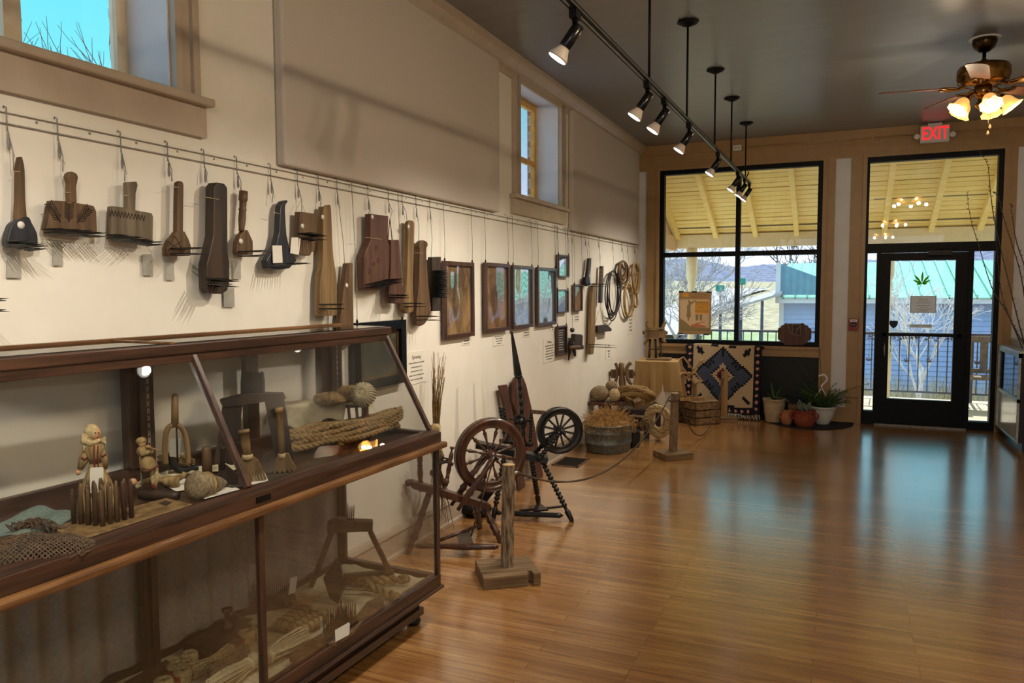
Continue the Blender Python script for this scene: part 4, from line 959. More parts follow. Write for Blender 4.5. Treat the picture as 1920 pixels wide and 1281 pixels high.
spool(436, 1199, .034, .05, 'twine spool in front of the ball of twine, close to the mid post')
spool(459, 1188, .031, .045, 'twine spool with a red label tucked against the mid post of the case')
c0 = Lz(432, 1176); mb = MB().ell(c0 + Z1 * .03, (.032, .032, .03)); solo('twine_ball', 'smooth ball of twine behind the twine spools near the mid post', 'twine ball', mb, 'twine')
c0 = CF(-.955, .44, ZL)
t = thing('wooden_spool', 'empty reddish wooden spool standing on the dark box', 'spool', c0 + Z1 * .045)
z0 = .05; part(t, 'barrel', MB().lathe(c0 + Z1 * z0, [(.021, 0), (.022, .01), (.012, .02), (.0115, .062), (.022, .07), (.022, .082), (.008, .083), (.007, .075)], 18), 'tool_red')
mb = MB(); mb = cbox(MB(), -1.12, .34, ZL - .005, -.84, .51, ZL + .047); solo('flat_box', 'flat dark brown box in the lower case under the wooden spool', 'box', mb, 'dark_brown_box', bevel=.003)
solo('wooden_box', 'plain brown wooden box at the bottom left of the lower case', 'box', cbox(MB(), -1.84, .39, ZL - .005, -1.60, .51, ZL + .09), 'tool_brown', bevel=.003)
solo('wooden_board', 'flat brown board lying beside the twine spools', 'board', cbox(MB(), -1.38, .36, ZL - .005, -1.20, .51, ZL + .012), 'tool_brown')
# twine bundles
def bundle(label, A, B, R, n, m, tie=.5, seed=1, rr=.0018, flare=1.6):
    rnd = random.Random(seed); A, B = V(A), V(B); d = B - A; u, w = frame(d); t = thing('twine_bundle', label, 'twine', (A + B) / 2 - Z1 * R); mb = MB()
    for i in range(n):
        a = rnd.uniform(0, 6.28); q = math.sqrt(rnd.uniform(.05, 1)) * R; P = []
        for k in range(9):
            x = k / 8; f = .55 + .45 * min(1, abs(x - tie) * flare * 1.4); an = a + .5 * (x - tie); o = (u * math.cos(an) + w * math.sin(an)) * q * f
            if o.z < 0: o.z *= .7
            P.append(A + d * x + o)
        a2 = a + rnd.uniform(1.5, 3); o2 = (u * math.cos(a2) + w * math.sin(a2)) * q
        P = [P[0] + o2 * .3 - d.normalized() * R * .2] + P + [B + d.normalized() * R * rnd.uniform(.3, .8) + (P[-1] - B) * .5, B + o2 * .8]
        mb.tube(P, rr, 5)
    part(t, 'strands', mb, m)
    c0 = A + d * tie; part(t, 'tie', MB().turned(c0 - d.normalized() * .008, c0 + d.normalized() * .008, [(0, R * .62), (.5, R * .68), (1, R * .62)], 14), m)
bundle('large bundle of pale twine looped behind the mid post', Lz(505, 1232, ZL + .03), Lz(568, 1192, ZL + .035), .04, 90, 'twine_cream', .0, 3, .0022)
bundle('large bundle of pale twine at the bottom edge of the lower case', Lz(395, 1300, ZL + .03), Lz(476, 1240, ZL + .03), .045, 100, 'twine_cream', .85, 4, .0022)
bundle('small tied hank of tan twine beside the twine spools', Lz(348, 1258, ZL + .025), Lz(418, 1218, ZL + .025), .03, 70, 'twine', .55, 5)
bundle('small tied hank of grey twine in front of the flat dark box', Lz(392, 1262, ZL + .025), Lz(458, 1222, ZL + .025), .03, 70, 'rope_grey', .55, 6)
# wrapped rolls
for i, (p, q, lab) in enumerate((((512, 1172), (556, 1136), 'leftmost thick bound flax roll'), ((528, 1176), (582, 1140), 'second bound flax roll'), ((545, 1180), (598, 1150), 'third bound flax roll'), ((558, 1186), (612, 1158), 'rightmost knobbly bound flax roll nearest the black spikes'))):
    A, B = Lz(*p, ZL + .025), Lz(*q, ZL + .025); t = thing('flax_roll', lab + ' in the lower case', 'flax', (A + B) / 2 - Z1 * .022, 'bound flax rolls in the lower case')
    part(t, 'roll', MB().turned(A, B, [(0, .012), (.02, .018), (.5, .021), (.98, .018), (1, .012)], 14), 'hemp_fibre')
    for k in range(5): part(t, 'binding', MB().turned(A.lerp(B, .12 + k * .18), A.lerp(B, .15 + k * .18), [(0, .021), (.5, .0235), (1, .021)], 14), 'rope_dark')
mb = MB()
for i in range(40):
    q = Lz(520 + random.uniform(-20, 40), 1128 + random.uniform(-8, 8), ZL + .03); d = V((random.uniform(-.06, .06), random.uniform(-.06, .06), random.uniform(0, .03))); mb.tube([q, q + d * .5 + Z1 * .006, q + d], .0016, 4)
solo('flax_straw', 'loose flax straw lying behind the bound rolls', 'straw', mb, 'straw')
# paddle hackle with black spikes
PT = [(542, 1232), (556, 1239), (575, 1230), (605, 1206), (630, 1204), (662, 1183), (688, 1157), (721, 1134), (720, 1125), (703, 1121), (688, 1128), (669, 1153), (605, 1185), (556, 1215)]
t = thing('paddle_hackle', 'long wooden paddle hackle with a block of black spikes and white tag', 'hackle', Lz(630, 1185))
part(t, 'paddle', MB().prism([Lz(x, y, ZL + .03) for x, y in PT], (0, 0, -.02)), 'tool_brown', bevel=.004)
q = [Lz(*q, ZL + .042) for q in ((603, 1183), (634, 1188), (672, 1163), (640, 1156))]
part(t, 'block', MB().prism(q, (0, 0, -.014)), 'tool_dark')
for i in range(9):
    for j in range(5):
        u, w = .06 + i * .11, .08 + j * .21; c0 = q[0] * (1 - u) * (1 - w) + q[3] * u * (1 - w) + q[2] * u * w + q[1] * (1 - u) * w
        spike(t, c0, c0 + V((random.uniform(-.006, .006), random.uniform(-.006, .006), random.uniform(.075, .09))), .003, 'black_gloss')
b = Bil(640, 1205, ZL + .03); part(t, 'paper_tag', MB().prism(b.poly([(628, 1182), (654, 1167), (656, 1170), (655, 1190), (629, 1204)], .0), b.n * .001), 'paper', 'white tag with handwritten number')
# bench hackle
b = Bil(655, 1092, ZL); s = b.s
t = thing('bench_hackle', 'grey brown splay legged bench hackle with tall spikes in the lower case', 'hackle', b.p)
b.slab(mb := MB(), [(614, 984), (634, 974), (652, 978), (700, 980), (699, 997), (655, 999), (613, 1001)], .06, .03); part(t, 'top_block', mb, 'tool_brown', bevel=.003)
for a_, c_ in (((622, 998), (584, 1097)), ((694, 996), (737, 1082))):
    part(t, 'leg', MB().bar(b(*a_), V((b(*c_).x, b(*c_).y, ZL)), .022, .05, b.n), 'tool_brown')
for i in range(4):
    for j in range(2): spike(t, b(652 + i * 3.4, 985, .012 - .024 * j), b(652 + i * 3.8 + j, 945 + random.uniform(-2, 5), .012 - .024 * j), .0032, 'black_gloss')
A, B = b(645, 1088), b(738, 1080); part(t, 'foot_board', MB().bar(V((A.x, A.y, ZL + .022)), V((B.x, B.y, ZL + .022)), .03, .04, Z1), 'tool_brown')
# diamond board hackle
b = Bil(632, 1134, ZL); s = b.s
t = thing('diamond_hackle', 'dark diamond shaped board with spikes pointing sideways, standing on edge', 'hackle', b.p)
b.slab(mb := MB(), [(630, 1048), (640, 1062), (648, 1100), (634, 1134), (618, 1122), (606, 1086)], .022); part(t, 'board', mb, 'tool_dark', bevel=.003)
for i in range(5):
    for j in range(3): spike(t, b(640 - abs(i - 2) * 2, 1078 + i * 9, -.004 - j * .007), b(694 + j * 3, 1084 + i * 8, -.004 - j * .007), .0026, 'black_gloss')
# twisted hanks
for A, B, lab in (((672, 1092), (762, 1086), 'twisted hank of fine hemp lying at the right end, the rear one'), ((690, 1100), (742, 1118), 'twisted hank of fine hemp at the right end, the front one')):
    a, e2 = Lz(*A, ZL + .024), Lz(*B, ZL + .024); mb = MB(); mb.rope([a, a.lerp(e2, .33) + Z1 * .004, a.lerp(e2, .66), e2], .022, .095, 2, 10, sub=10); mb.ell(e2, (.02, .02, .02)); mb.ell(a, (.016, .016, .014))
    solo('hemp_hank', lab, 'hemp hank', mb, 'hemp_fibre')
# tall iron comb
b = Bil(515, 1140, ZL); s = b.s
t = thing('tall_comb', 'dark comb of long thin upright teeth with a white tag, behind the mid post', 'comb', b.p)
b.slab(mb := MB(), [(458, 1148), (470, 1136), (548, 1120), (556, 1124), (548, 1138), (470, 1156)], .05, .02); part(t, 'base', mb, 'tool_dark')
for i in range(19): spike(t, b(471 + i * 4, 1140 - i * .9, 0), b(474 + i * 3.6, 1088 - i * .8 + random.uniform(-2, 2), -.01), .0022, 'iron')
part(t, 'paper_tag', MB().prism(b.poly([(545, 1084), (558, 1080), (554, 1110), (541, 1116)], .03), b.n * .001), 'paper', 'white paper tag')
# ================================================================ ALONG THE LEFT WALL
# fabric acoustic panels
def wpanel(label, y0, y1, z0, z1):
    mb = MB().box((XL + .002, y0, z0), (XL + .055, y1, z1)); solo('acoustic_panel', label, 'wall panel', mb, 'panel_fabric', 'fabric acoustic panels', bevel=.012)
wpanel('large grey beige fabric acoustic panel between the two high windows', 2.93, 5.42, 2.245, 3.40)
wpanel('grey beige fabric acoustic panel between the second high window and the corner', 7.17, 9.83, 2.225, 3.40)
# hanging rail
ZR = 2.235
rl = thing('hanging_rail', 'thin metal picture rail running along the whole left wall', 'rail', (XL, 5.5, ZR))
rl0 = lambda y: ZR - .0015 * (y - 3)
part(rl, 'rail', MB().box((XL, 1.2, ZR - .008), (XL + .012, 9.98, ZR + .002)).box((XL, 1.2, ZR - .042), (XL + .010, 9.98, ZR - .036)).box((XL, 1.2, ZR - .04), (XL + .003, 9.98, ZR)), 'cream_card')
part(rl, 'rail_edge', MB().box((XL + .010, 1.2, ZR - .011), (XL + .0125, 9.98, ZR - .008)).box((XL + .009, 1.2, ZR - .046), (XL + .0105, 9.98, ZR - .042)), 'steel_grey')
for i in range(44):
    y = 1.35 + i * .197; part(rl, 'screw', MB().lathe((XL + .003, y, ZR - .02), [(.005, 0), (.004, .003), (.001, .004)], 8, X1), 'steel_grey')
def wire(what, px, attach, clamp=True, off=.02):
    y = (at(px, 300, 0, XL + off)).y if not isinstance(px, float) else px
    attach = V(attach)
    t = thing('hanging_wire', 'thin steel wire and hook holding ' + what, 'hanging wire', (XL + off, y, attach.z), 'steel hanging wires on the rail')
    x = XL + off
    part(t, 'hook', MB().tube([(x - .004, y, ZR - .07), (x - .004, y, ZR + .006), (XL + .004, y, ZR + .012), (XL + .002, y, ZR + .004)], .0022, 6), 'steel_grey')
    part(t, 'cable', MB().tube([(x - .004, y, ZR - .06), attach + V((.003, (y - attach.y) * .5, max(.03, .3 * (ZR - attach.z)))), attach], .0019, 5), 'steel_grey')
    if clamp:
        cz_ = ZR - .10; part(t, 'clamp', MB().turned((x, y, cz_ - .03), (x, y, cz_ + .025), [(0, .002), (.1, .0045), (.5, .005), (.6, .004), (1, .003)], 8).tube([(x, y + .004, cz_), (x + .004, y + .015, cz_ - .05)], .001, 4), 'steel_grey')
    return t
c1 = lambda pts: [(x * .32787, 180 + y * .32787) for x, y in pts]
c2 = lambda pts: [(420 + x * .28098, 280 + y * .28098) for x, y in pts]
c3 = lambda pts: [(800 + x * .23417, 440 + y * .23417) for x, y in pts]
def smoothpoly(pts, sub=3):
    q = smooth([(a, b, 0) for a, b in pts], True, sub); return [(p.x, p.y) for p in q]
def disc(t, px, py, off, r=.012, m='paper'):
    c = wl(px, py, off); part(t, 'sticker', MB().lathe(c, [(r, 0), (r, .0015)], 16, X1), m, 'round white number sticker')
def tag(t, pts, off, m='grey_paper'):
    part(t, 'paper_tag', MB().prism([wl(x, y, off) for x, y in pts], (.0012, 0, 0)), m, 'grey paper tag' if m == 'grey_paper' else 'white paper tag')
def hung(name, label, pts, th, m, off=.03, wire_px=None, wire_at=None, what=None, rnd=True, bev=.004, cat=None):
    if rnd: pts = smoothpoly(pts, 3)
    P = [wl(x, y, off) for x, y in pts]
    zc_ = min(q.z for q in P); yc = sum(q.y for q in P) / len(P)
    t = thing(name, label, cat or 'hackle', (XL + off, yc, zc_))
    part(t, 'board', MB().prism(P, (th, 0, 0)), m, bevel=bev)
    if wire_px is not None: wire(what, wire_px, wl(*wire_at, off + .004))
    return t
def teeth(t, A, B, n, L, off, rows=2, dz=.022, r=.0032, m='black_gloss', jit=.004, fan=0.0, dy=0.0):
    a, b = wl(*A, off), wl(*B, off)
    for i in range(n):
        for j in range(rows):
            q = a.lerp(b, i / max(1, n - 1)) - Z1 * (dz * j)
            spike(t, q, q + V((L, random.uniform(-jit, jit) + fan * (i - n / 2) + dy, random.uniform(-jit, jit))), r, m)
def tie(t, A, B, off, m='twine', r=.0016): part(t, 'twine_tie', MB().tube([wl(*A, off), wl(*B, off)], r, 5), m)
# 1 blue black paddle hackle
t = hung('paddle_hackle', 'blue black paddle hackle with a long tapering brown handle, leftmost on the wall', c1([(45, 725), (20, 770), (6, 830), (14, 862), (60, 868), (120, 870), (172, 858), (184, 838), (178, 785), (150, 728), (124, 692)]), .03, 'tool_blueblack', .03, 18, (26, 320), 'the leftmost blue black paddle hackle')
P = c1([(73, 720), (78, 600), (80, 440), (88, 365), (95, 350), (102, 362), (114, 430), (118, 600), (124, 715)]); part(t, 'handle', MB().prism([wl(x, y, .032) for x, y in smoothpoly(P)], (.024, 0, 0)), 'tool_brown', 'brown wooden handle', bevel=.004)
teeth(t, (12, 452), (52, 462), 7, .10, .055, 2, .014); disc(t, 39, 422, .06); tie(t, (26, 321), (37, 322), .058)
tag(t, c1([(40, 895), (112, 897), (122, 1042), (38, 1040)]), .01)
# 2 wide comb with leaf carving
t = hung('carved_hackle', 'wide brown hackle carved with three leafy sprigs, second from the left', c1([(262, 600), (370, 606), (408, 614), (505, 630), (519, 662), (524, 792), (470, 797), (235, 770), (232, 762)]), .03, 'tool_brown', .03, 112, (118, 322), 'the wide hackle carved with leafy sprigs', rnd=False)
P = c1([(372, 612), (368, 550), (370, 500), (358, 462), (366, 445), (384, 433), (412, 447), (420, 468), (409, 520), (412, 614)]); part(t, 'handle', MB().prism([wl(x, y, .032) for x, y in P], (.026, 0, 0)), 'tool_brown', bevel=.004)
mb = MB()
for (sx0, sy0), (sx1, sy1) in (((278, 612), (345, 722)), ((396, 615), (394, 722)), ((512, 640), (440, 725))):
    a, b = wl(*c1([(sx0, sy0)])[0], .0605), wl(*c1([(sx1, sy1)])[0], .0605); mb.tube([a, b], .0022, 4); d = (b - a)
    for i in range(8):
        q = a.lerp(b, .1 + .11 * i); pr = V((0, d.z, -d.y)).normalized()
        for sg in (1, -1): mb.tube([q, q + (pr * sg * .9 - d.normalized() * .6) * .018], .0018, 4)
part(t, 'carving', mb, 'carving_dark'); teeth(t, (84, 430), (165, 438), 13, .10, .055, 2, .012); tie(t, (121, 360), (135, 362), .06)
tag(t, c1([(300, 830), (354, 830), (359, 970), (302, 970)]), .01)
# 3 grey wide comb
t = hung('carved_hackle', 'wide grey hackle with a carved zigzag border, third from the left', c1([(610, 632), (690, 640), (748, 656), (838, 672), (845, 692), (843, 848), (790, 845), (605, 815), (604, 800)]), .03, 'tool_grey', .03, 229, (234, 340), 'the wide grey carved hackle', rnd=False)
P = c1([(703, 648), (704, 560), (700, 495), (757, 492), (762, 515), (750, 560), (748, 660)]); part(t, 'handle', MB().prism([wl(x, y, .032) for x, y in P], (.026, 0, 0)), 'tool_grey', bevel=.004)
mb = MB()
for i in range(11):
    a, b, c_ = [wl(*q, .0605) for q in c1([(622 + i * 19, 650 + i * 3), (631 + i * 19, 685 + i * 3), (640 + i * 19, 655 + i * 3)])]; mb.tube([a, b, c_], .0018, 4)
part(t, 'carving', mb, 'carving_dark'); teeth(t, (200, 441), (274, 455), 13, .09, .055, 2, .012); tie(t, (231, 366), (246, 368), .06)
tag(t, c1([(815, 905), (868, 905), (874, 1028), (818, 1026)]), .01)
# 4 small shovel hackle
t = hung('shovel_hackle', 'brown hackle with a round rod handle and diagonal carving, left of the tall dark hackle', c1([(960, 808), (983, 775), (1026, 775), (1050, 822), (1063, 860), (1061, 915), (930, 918), (922, 872), (942, 825)]), .03, 'tool_brown', .03, 316, (322, 340), 'the brown shovel hackle with a rod handle', rnd=False)
P = c1([(984, 790), (986, 600), (988, 495), (1004, 488), (1022, 490), (1027, 510), (1026, 600), (1024, 790)]); part(t, 'handle', MB().prism([wl(x, y, .032) for x, y in P], (.026, 0, 0)), 'tool_brown', bevel=.008)
teeth(t, (318, 466), (345, 467), 7, .125, .055, 2, .022); tie(t, (323, 350), (336, 352), .06); tag(t, c1([(945, 935), (990, 940), (998, 1055), (950, 1053)]), .01)
mb = MB()
for a, b in (((955, 830), (1030, 880)), ((1040, 830), (960, 880)), ((965, 860), (1000, 800)), ((1035, 865), (1000, 800))):
    mb.tube([wl(*c1([a])[0], .0605), wl(*c1([b])[0], .0605)], .0016, 4)
part(t, 'carving', mb, 'carving_dark')
# 5 tall dark hackle
t = hung('tall_hackle', 'tall heavy dark brown hackle with a slightly flared foot and chamfered top', c1([(1172, 520), (1190, 497), (1235, 505), (1252, 530), (1253, 900), (1265, 960), (1263, 1080), (1250, 1115), (1222, 1132), (1152, 1130), (1134, 1100), (1130, 965), (1146, 900), (1168, 800)]), .05, 'tool_dark', .03, 384, (386, 342), 'the tall heavy dark hackle', rnd=False, bev=.006)
teeth(t, (386, 523), (408, 527), 5, .12, .08, 2, .022, .004); tie(t, (381, 369), (411, 374), .082); tag(t, c1([(1276, 1100), (1338, 1098), (1341, 1208), (1280, 1206)]), .01)
# 6 small shovel hackle
t = hung('shovel_hackle', 'small brown hackle with a ringed slim handle, right of the tall dark hackle', c2([(108, 540), (128, 540), (162, 615), (163, 705), (62, 708), (52, 690), (58, 615), (78, 575)]), .028, 'tool_brown', .03, 445, (452, 360), 'the small brown hackle with a ringed handle', rnd=False)
a, b = wl(*c2([(116, 548)])[0], .045), wl(*c2([(130, 280)])[0], .045); part(t, 'handle', MB().turned(a, b, [(0, .013), (.1, .013), (.3, .017), (.5, .015), (.54, .018), (.58, .015), (.75, .016), (.78, .02), (1, .019)], 12), 'tool_brown')
teeth(t, (445, 472), (462, 472), 6, .13, .055, 2, .02); disc(t, 451.5, 452.5, .06); tag(t, c2([(55, 742), (110, 742), (112, 868), (62, 865)]), .01)
# 7 dark flared hackle
t = hung('flared_hackle', 'glossy dark hackle with a curved hooked handle and flared foot, white tag in front', c2([(335, 420), (340, 380), (358, 350), (386, 341), (389, 353), (374, 372), (370, 400), (375, 500), (380, 570), (397, 650), (440, 722), (448, 745), (400, 795), (330, 805), (252, 797), (244, 745), (270, 700), (310, 640), (330, 550)]), .035, 'tool_blueblack', .03, 508, (510, 380), 'the glossy dark flared hackle', rnd=False, bev=.008)
teeth(t, (499, 498), (546, 494), 12, .12, .065, 1, .02, .003); tag(t, c2([(322, 642), (385, 642), (390, 758), (326, 760)]), .072, 'paper'); tie(t, (513, 398), (524, 401), .066)
# 8 broken block hackle
t = hung('block_hackle', 'brown block hackle with a broken lower corner and a hanging white tag', c2([(470, 418), (575, 432), (586, 442), (587, 570), (572, 650), (568, 682), (548, 688), (538, 712), (470, 704), (462, 690), (466, 560)]), .035, 'tool_brown', .03, 558, (566, 398), 'the broken block hackle', rnd=False)
teeth(t, (558, 438), (582, 443), 7, .11, .065, 2, .022); disc(t, 567, 424, .066); tag(t, c2([(450, 588), (512, 588), (498, 704), (440, 694)]), .07, 'paper')
part(t, 'string_loop', MB().tube([wl(552, 400, .05), wl(564, 376, .03), wl(573, 402, .05)], .0012, 5), 'twine')
# 9 long pale hackle
t = hung('long_hackle', 'long pale worn hackle with a rounded top and broad foot', c2([(628, 395), (640, 384), (662, 384), (677, 398), (690, 680), (706, 800), (716, 880), (718, 1085), (702, 1108), (612, 1112), (602, 1092), (604, 870), (622, 760), (625, 500)]), .035, 'tool_tan', .03, 597, (600, 390), 'the long pale worn hackle', bev=.006)
teeth(t, (598, 571), (612, 571), 5, .12, .065, 2, .022); disc(t, 605, 407, .066)
# 10 tapered hackle behind the case top
t = hung('tapered_hackle', 'narrow tapered brown hackle hanging down behind the display case top', [(642, 494), (653, 493), (654, 560), (655, 610), (655, 632), (648, 648), (636, 656), (622, 655), (620, 640), (628, 606), (638, 530)], .03, 'tool_brown', .03, 632, (646, 494), 'the tapered hackle behind the case', rnd=False)
disc(t, 650, 535.5, .062)
# 11 large board hackle
t = hung('board_hackle', 'broad dark reddish board hackle with knot rings and a narrow neck', c2([(938, 432), (1060, 447), (1055, 605), (1085, 700), (1087, 900), (985, 938), (895, 938), (890, 930), (893, 720), (937, 610)]), .04, 'tool_red', .03, 690, (691, 404), 'the broad reddish board hackle', rnd=False, bev=.006)
teeth(t, (685, 534), (726, 524), 12, .12, .07, 2, .018); disc(t, 698, 407, .072); tie(t, (683, 445), (716, 449), .073)
mb = MB()
for (x, y), r in (((1015, 660), .011), ((1000, 765), .009), ((970, 815), .012), ((1028, 742), .012)):
    c_ = wl(*c2([(x, y)])[0], .0705); mb.tube([c_ + V((0, math.cos(q * .7) * r, math.sin(q * .7) * r * 1.2)) for q in range(9)], .0018, 4, True)
part(t, 'knot_rings', mb, 'carving_dark')
# 12 narrow red hackle on a black loop
t = hung('narrow_hackle', 'narrow reddish hackle hung by a black cord loop, overlapped by the broad board', c2([(1086, 605), (1140, 605), (1160, 880), (1176, 1010), (1160, 1032), (1080, 1026), (1070, 1000), (1085, 780)]), .03, 'tool_red', .05, 728, (731, 412), 'the black cord loop of the narrow reddish hackle', rnd=False)
part(t, 'cord_loop', MB().tube([wl(727, 452, .06), wl(731, 411, .06), wl(736, 456, .06)], .003, 6), 'black_matte'); teeth(t, (728, 553), (742, 554), 6, .10, .08, 2, .016)
# 13 tall pale slim hackle
t = hung('slim_hackle', 'tall slim pale hackle with a rounded top and round foot', c2([(1203, 500), (1210, 482), (1224, 475), (1240, 484), (1246, 500), (1245, 560), (1235, 900), (1240, 1055), (1230, 1088), (1192, 1095), (1170, 1070), (1174, 1000), (1192, 900), (1203, 600)]), .03, 'tool_tan', .03, 754, (763, 414), 'the tall slim pale hackle', bev=.006)
teeth(t, (757, 569), (766, 569), 4, .13, .06, 2, .02); disc(t, 766, 425, .062)
# 14 knob top hackle
t = hung('knob_top_hackle', 'dark brown hackle with a knobbed top and tapering foot, left of the bristle brush', c2([(1280, 620), (1302, 608), (1325, 620), (1330, 645), (1320, 680), (1330, 850), (1345, 1000), (1350, 1085), (1310, 1165), (1262, 1172), (1254, 1085), (1270, 900), (1276, 690), (1272, 650)]), .035, 'tool_brown', .03, 780, (785, 452), 'the knobbed hackle left of the brush', bev=.006)
teeth(t, (782, 593), (796, 593), 4, .13, .065, 2, .024); tie(t, (778, 474), (793, 475), .067)
# 15 bristle brush
t = hung('bristle_brush', 'dark rectangular brush with long black bristles beside the first framed picture', c2([(1358, 720), (1418, 718), (1415, 1078), (1362, 1080)]), .035, 'tool_dark', .03, 806, (808, 482), 'the dark bristle brush', rnd=False, cat='brush')
mb = MB()
for i in range(26):
    for j in range(4):
        q = wl(*c2([(1388 + j * 9, 812 + i * 7)])[0], .064); e_ = q + V((.085 + random.uniform(-.008, .006), random.uniform(-.006, .006), random.uniform(-.006, .006))); mb.tube([q, e_], [.003, .0014], 4)
part(t, 'bristles', mb, 'black_matte', kind='stuff')
# hackle just off the left edge, teeth showing
t = hung('hackle', 'hackle at the left edge of the picture with only its black teeth showing', [(-90, 480), (-50, 480), (-40, 590), (-95, 590)], .04, 'tool_dark', .03, rnd=False)
teeth(t, (-50, 562), (-44, 562), 3, .15, .07, 2, .032, .004)
# ---- framed pictures
def picture(label, TL, BR, m, fw=.03, fm='walnut', wires=True, th=.028, what=None, mat_m=None):
    a, b = wl(*TL, .03), wl(*BR, .03); y0, y1, z1, z0 = a.y, b.y, a.z, b.z
    t = thing('framed_picture', label, 'picture', (XL + .012, (y0 + y1) / 2, z0)); x0, x1 = XL + .014, XL + .014 + th
    mb = MB()
    for q in ((y0, z0, y0 + fw, z1), (y1 - fw, z0, y1, z1), (y0 + fw, z0, y1 - fw, z0 + fw), (y0 + fw, z1 - fw, y1 - fw, z1)): mb.box((x0, q[0], q[1]), (x1, q[2], q[3]))
    part(t, 'frame', mb, fm, bevel=.003)
    part(t, 'print', MB().box((x0, y0 + fw * .9, z0 + fw * .9), (x0 + .008, y1 - fw * .9, z1 - fw * .9)), m)
    if wires:
        for k, yy in enumerate((y0 + fw * .6, y1 - fw * .6)):
            part(t, 'corner_clip', MB().turned((x1 - .01, yy, z1), (x1 - .01, yy, z1 + .02), [(0, .005), (.5, .007), (1, .003)], 8), 'black_gloss')
            wire('the %s corner of %s' % (('left', 'right')[k], what), float(yy), (x1 - .01, yy, z1 + .015), clamp=False, off=.03)
    return t, (y0, y1, z0, z1)
picture('tall brown framed picture nearest the bristle brush, leftmost of the row of four', (831, 489), (888, 630), 'print_sepia', what='the picture nearest the brush')
picture('tall brown framed picture with a brown print, second of the row of four', (908, 492), (954.5, 619), 'print_brown', what='the second picture of the four')
picture('tall brown framed picture with a silvery reflecting print, third of the row of four', (960, 497), (998.5, 613), 'print_silver', what='the third picture of the four')
picture('tall brown framed picture with a silvery reflecting print, rightmost of the row of four', (1007, 501), (1042, 608), 'print_silver', what='the fourth picture of the four')
picture('small dark framed picture, topmost of the small column', (1046, 477), (1066, 520.5), 'print_silver', .016, 'walnut', what='the topmost small picture')
picture('small dark framed picture, the middle one of the small column', (1044, 543), (1065, 586), 'print_silver', .016, 'walnut', True, .028, 'the middle small picture')
picture('small dark framed picture hanging alone right of the column of small pictures', (1076, 533), (1091, 583), 'print_brown', .016, 'walnut', True, .028, 'the lone small picture')
t, (y0, y1, z0, z1) = picture('small dark framed picture with pale writing, lowest of the small column', (1044.5, 612), (1062, 664), 'photo_dark', .018, 'walnut', True, .028, 'the lowest small picture')
mb = MB()
for i in range(9):
    z = z1 - .05 - i * (z1 - z0 - .1) / 8; mb.box((XL + .0225, y0 + .06, z), (XL + .0235, y1 - .06 - random.uniform(0, .04), z + .008))
part(t, 'writing', mb, 'grey_paper', 'pale rows of writing')
# old painting behind the display case
t, (y0, y1, z0, z1) = picture('large old dark landscape painting in a black and gilt frame behind the display case', (659, 606), (757.5, 716), 'painting_dark', .055, 'black_gloss', True, .04, 'the old dark landscape painting')
mb = MB(); g = .055; w_ = .014
for q in ((y0 + g, z0 + g, y0 + g + w_, z1 - g), (y1 - g - w_, z0 + g, y1 - g, z1 - g), (y0 + g, z0 + g, y1 - g, z0 + g + w_), (y0 + g, z1 - g - w_, y1 - g, z1 - g)): mb.box((XL + .02, q[0], q[1]), (XL + .03, q[2], q[3]))
part(t, 'gilt_liner', mb, 'gilt')
# ---- caption cards
def card(label, TL, BR, lines, title=None, m='cream_card', ts=1.0, bs=1.0):
    a, b = wl(*TL, .004), wl(*BR, .004); y0, y1, z1, z0 = a.y, b.y, a.z, b.z
    t = thing('caption_card', label, 'caption card', (XL + .002, (y0 + y1) / 2, z0)); h = z1 - z0; w = y1 - y0
    part(t, 'card', MB().box((XL + .0005, y0, z0), (XL + .004, y1, z1)), m)
    n = len(lines) + (1.6 if title else 0); step = h * .84 / max(1, n); z = z1 - h * .08 - step * .5
    if title: text(t, title, (XL + .0045, (y0 + y1) / 2, z - step * .25), Y1, Z1, step * 1.25 * ts, 'ink'); z -= step * 1.6
    mx = max(len(q) for q in lines)
    for q in lines:
        if q: text(t, q, (XL + .0045, (y0 + y1) / 2, z), Y1, Z1, min(step * .9, w * .92 / (mx * .5)) * bs, 'ink')
        z -= step
card('cream text card headed Spinning, right of the display case', (760, 662), (801, 715), ['Strands of hemp are intertwined', 'and spun into yarn on a', 'spinning wheel or a drop', 'spindle. This is the final process', 'before becoming a textile.'], 'Spinning')
card('small caption card under the leftmost of the four tall pictures', (867, 637), (882, 646), ['Hemp Field', 'Harvest, 1910'])
card('four line caption card under the second of the four tall pictures', (925, 628), (946, 646), ['Photos of hemp farmers in the', 'field and at the hackling', 'bench, courtesy of the', 'county museum'])
card('small caption card under the third of the four tall pictures', (979, 621), (995, 631), ['Spreading hemp', 'in the field, 1911'])
card('small caption card under the rightmost of the four tall pictures', (1031, 612), (1042, 619), ['Hemp barn', 'in the fall'])
card('cream text card headed Weaving, left of the lowest small picture', (1019, 636), (1041, 676), ['Hemp fibers make cloth', 'of many weights, from', 'fine linen to coarse', 'sacking, and were woven', 'on looms in the home', 'for everyday use.'], 'Weaving')
card('small caption card right of the lone small picture', (1077, 591), (1086, 602), ['Hemp brake', 'and worker'])
card('narrow caption card low on the wall beside the rope coils', (1136, 644), (1147, 672), ['Rope', '', 'made by', 'hand', 'Twine'], None)
card('tall narrow caption card under the rope hanks near the corner', (1178, 580), (1187, 625), ['Rope making', 'was done on', 'long rope', 'walks by', 'teams of', 'workers'], None)
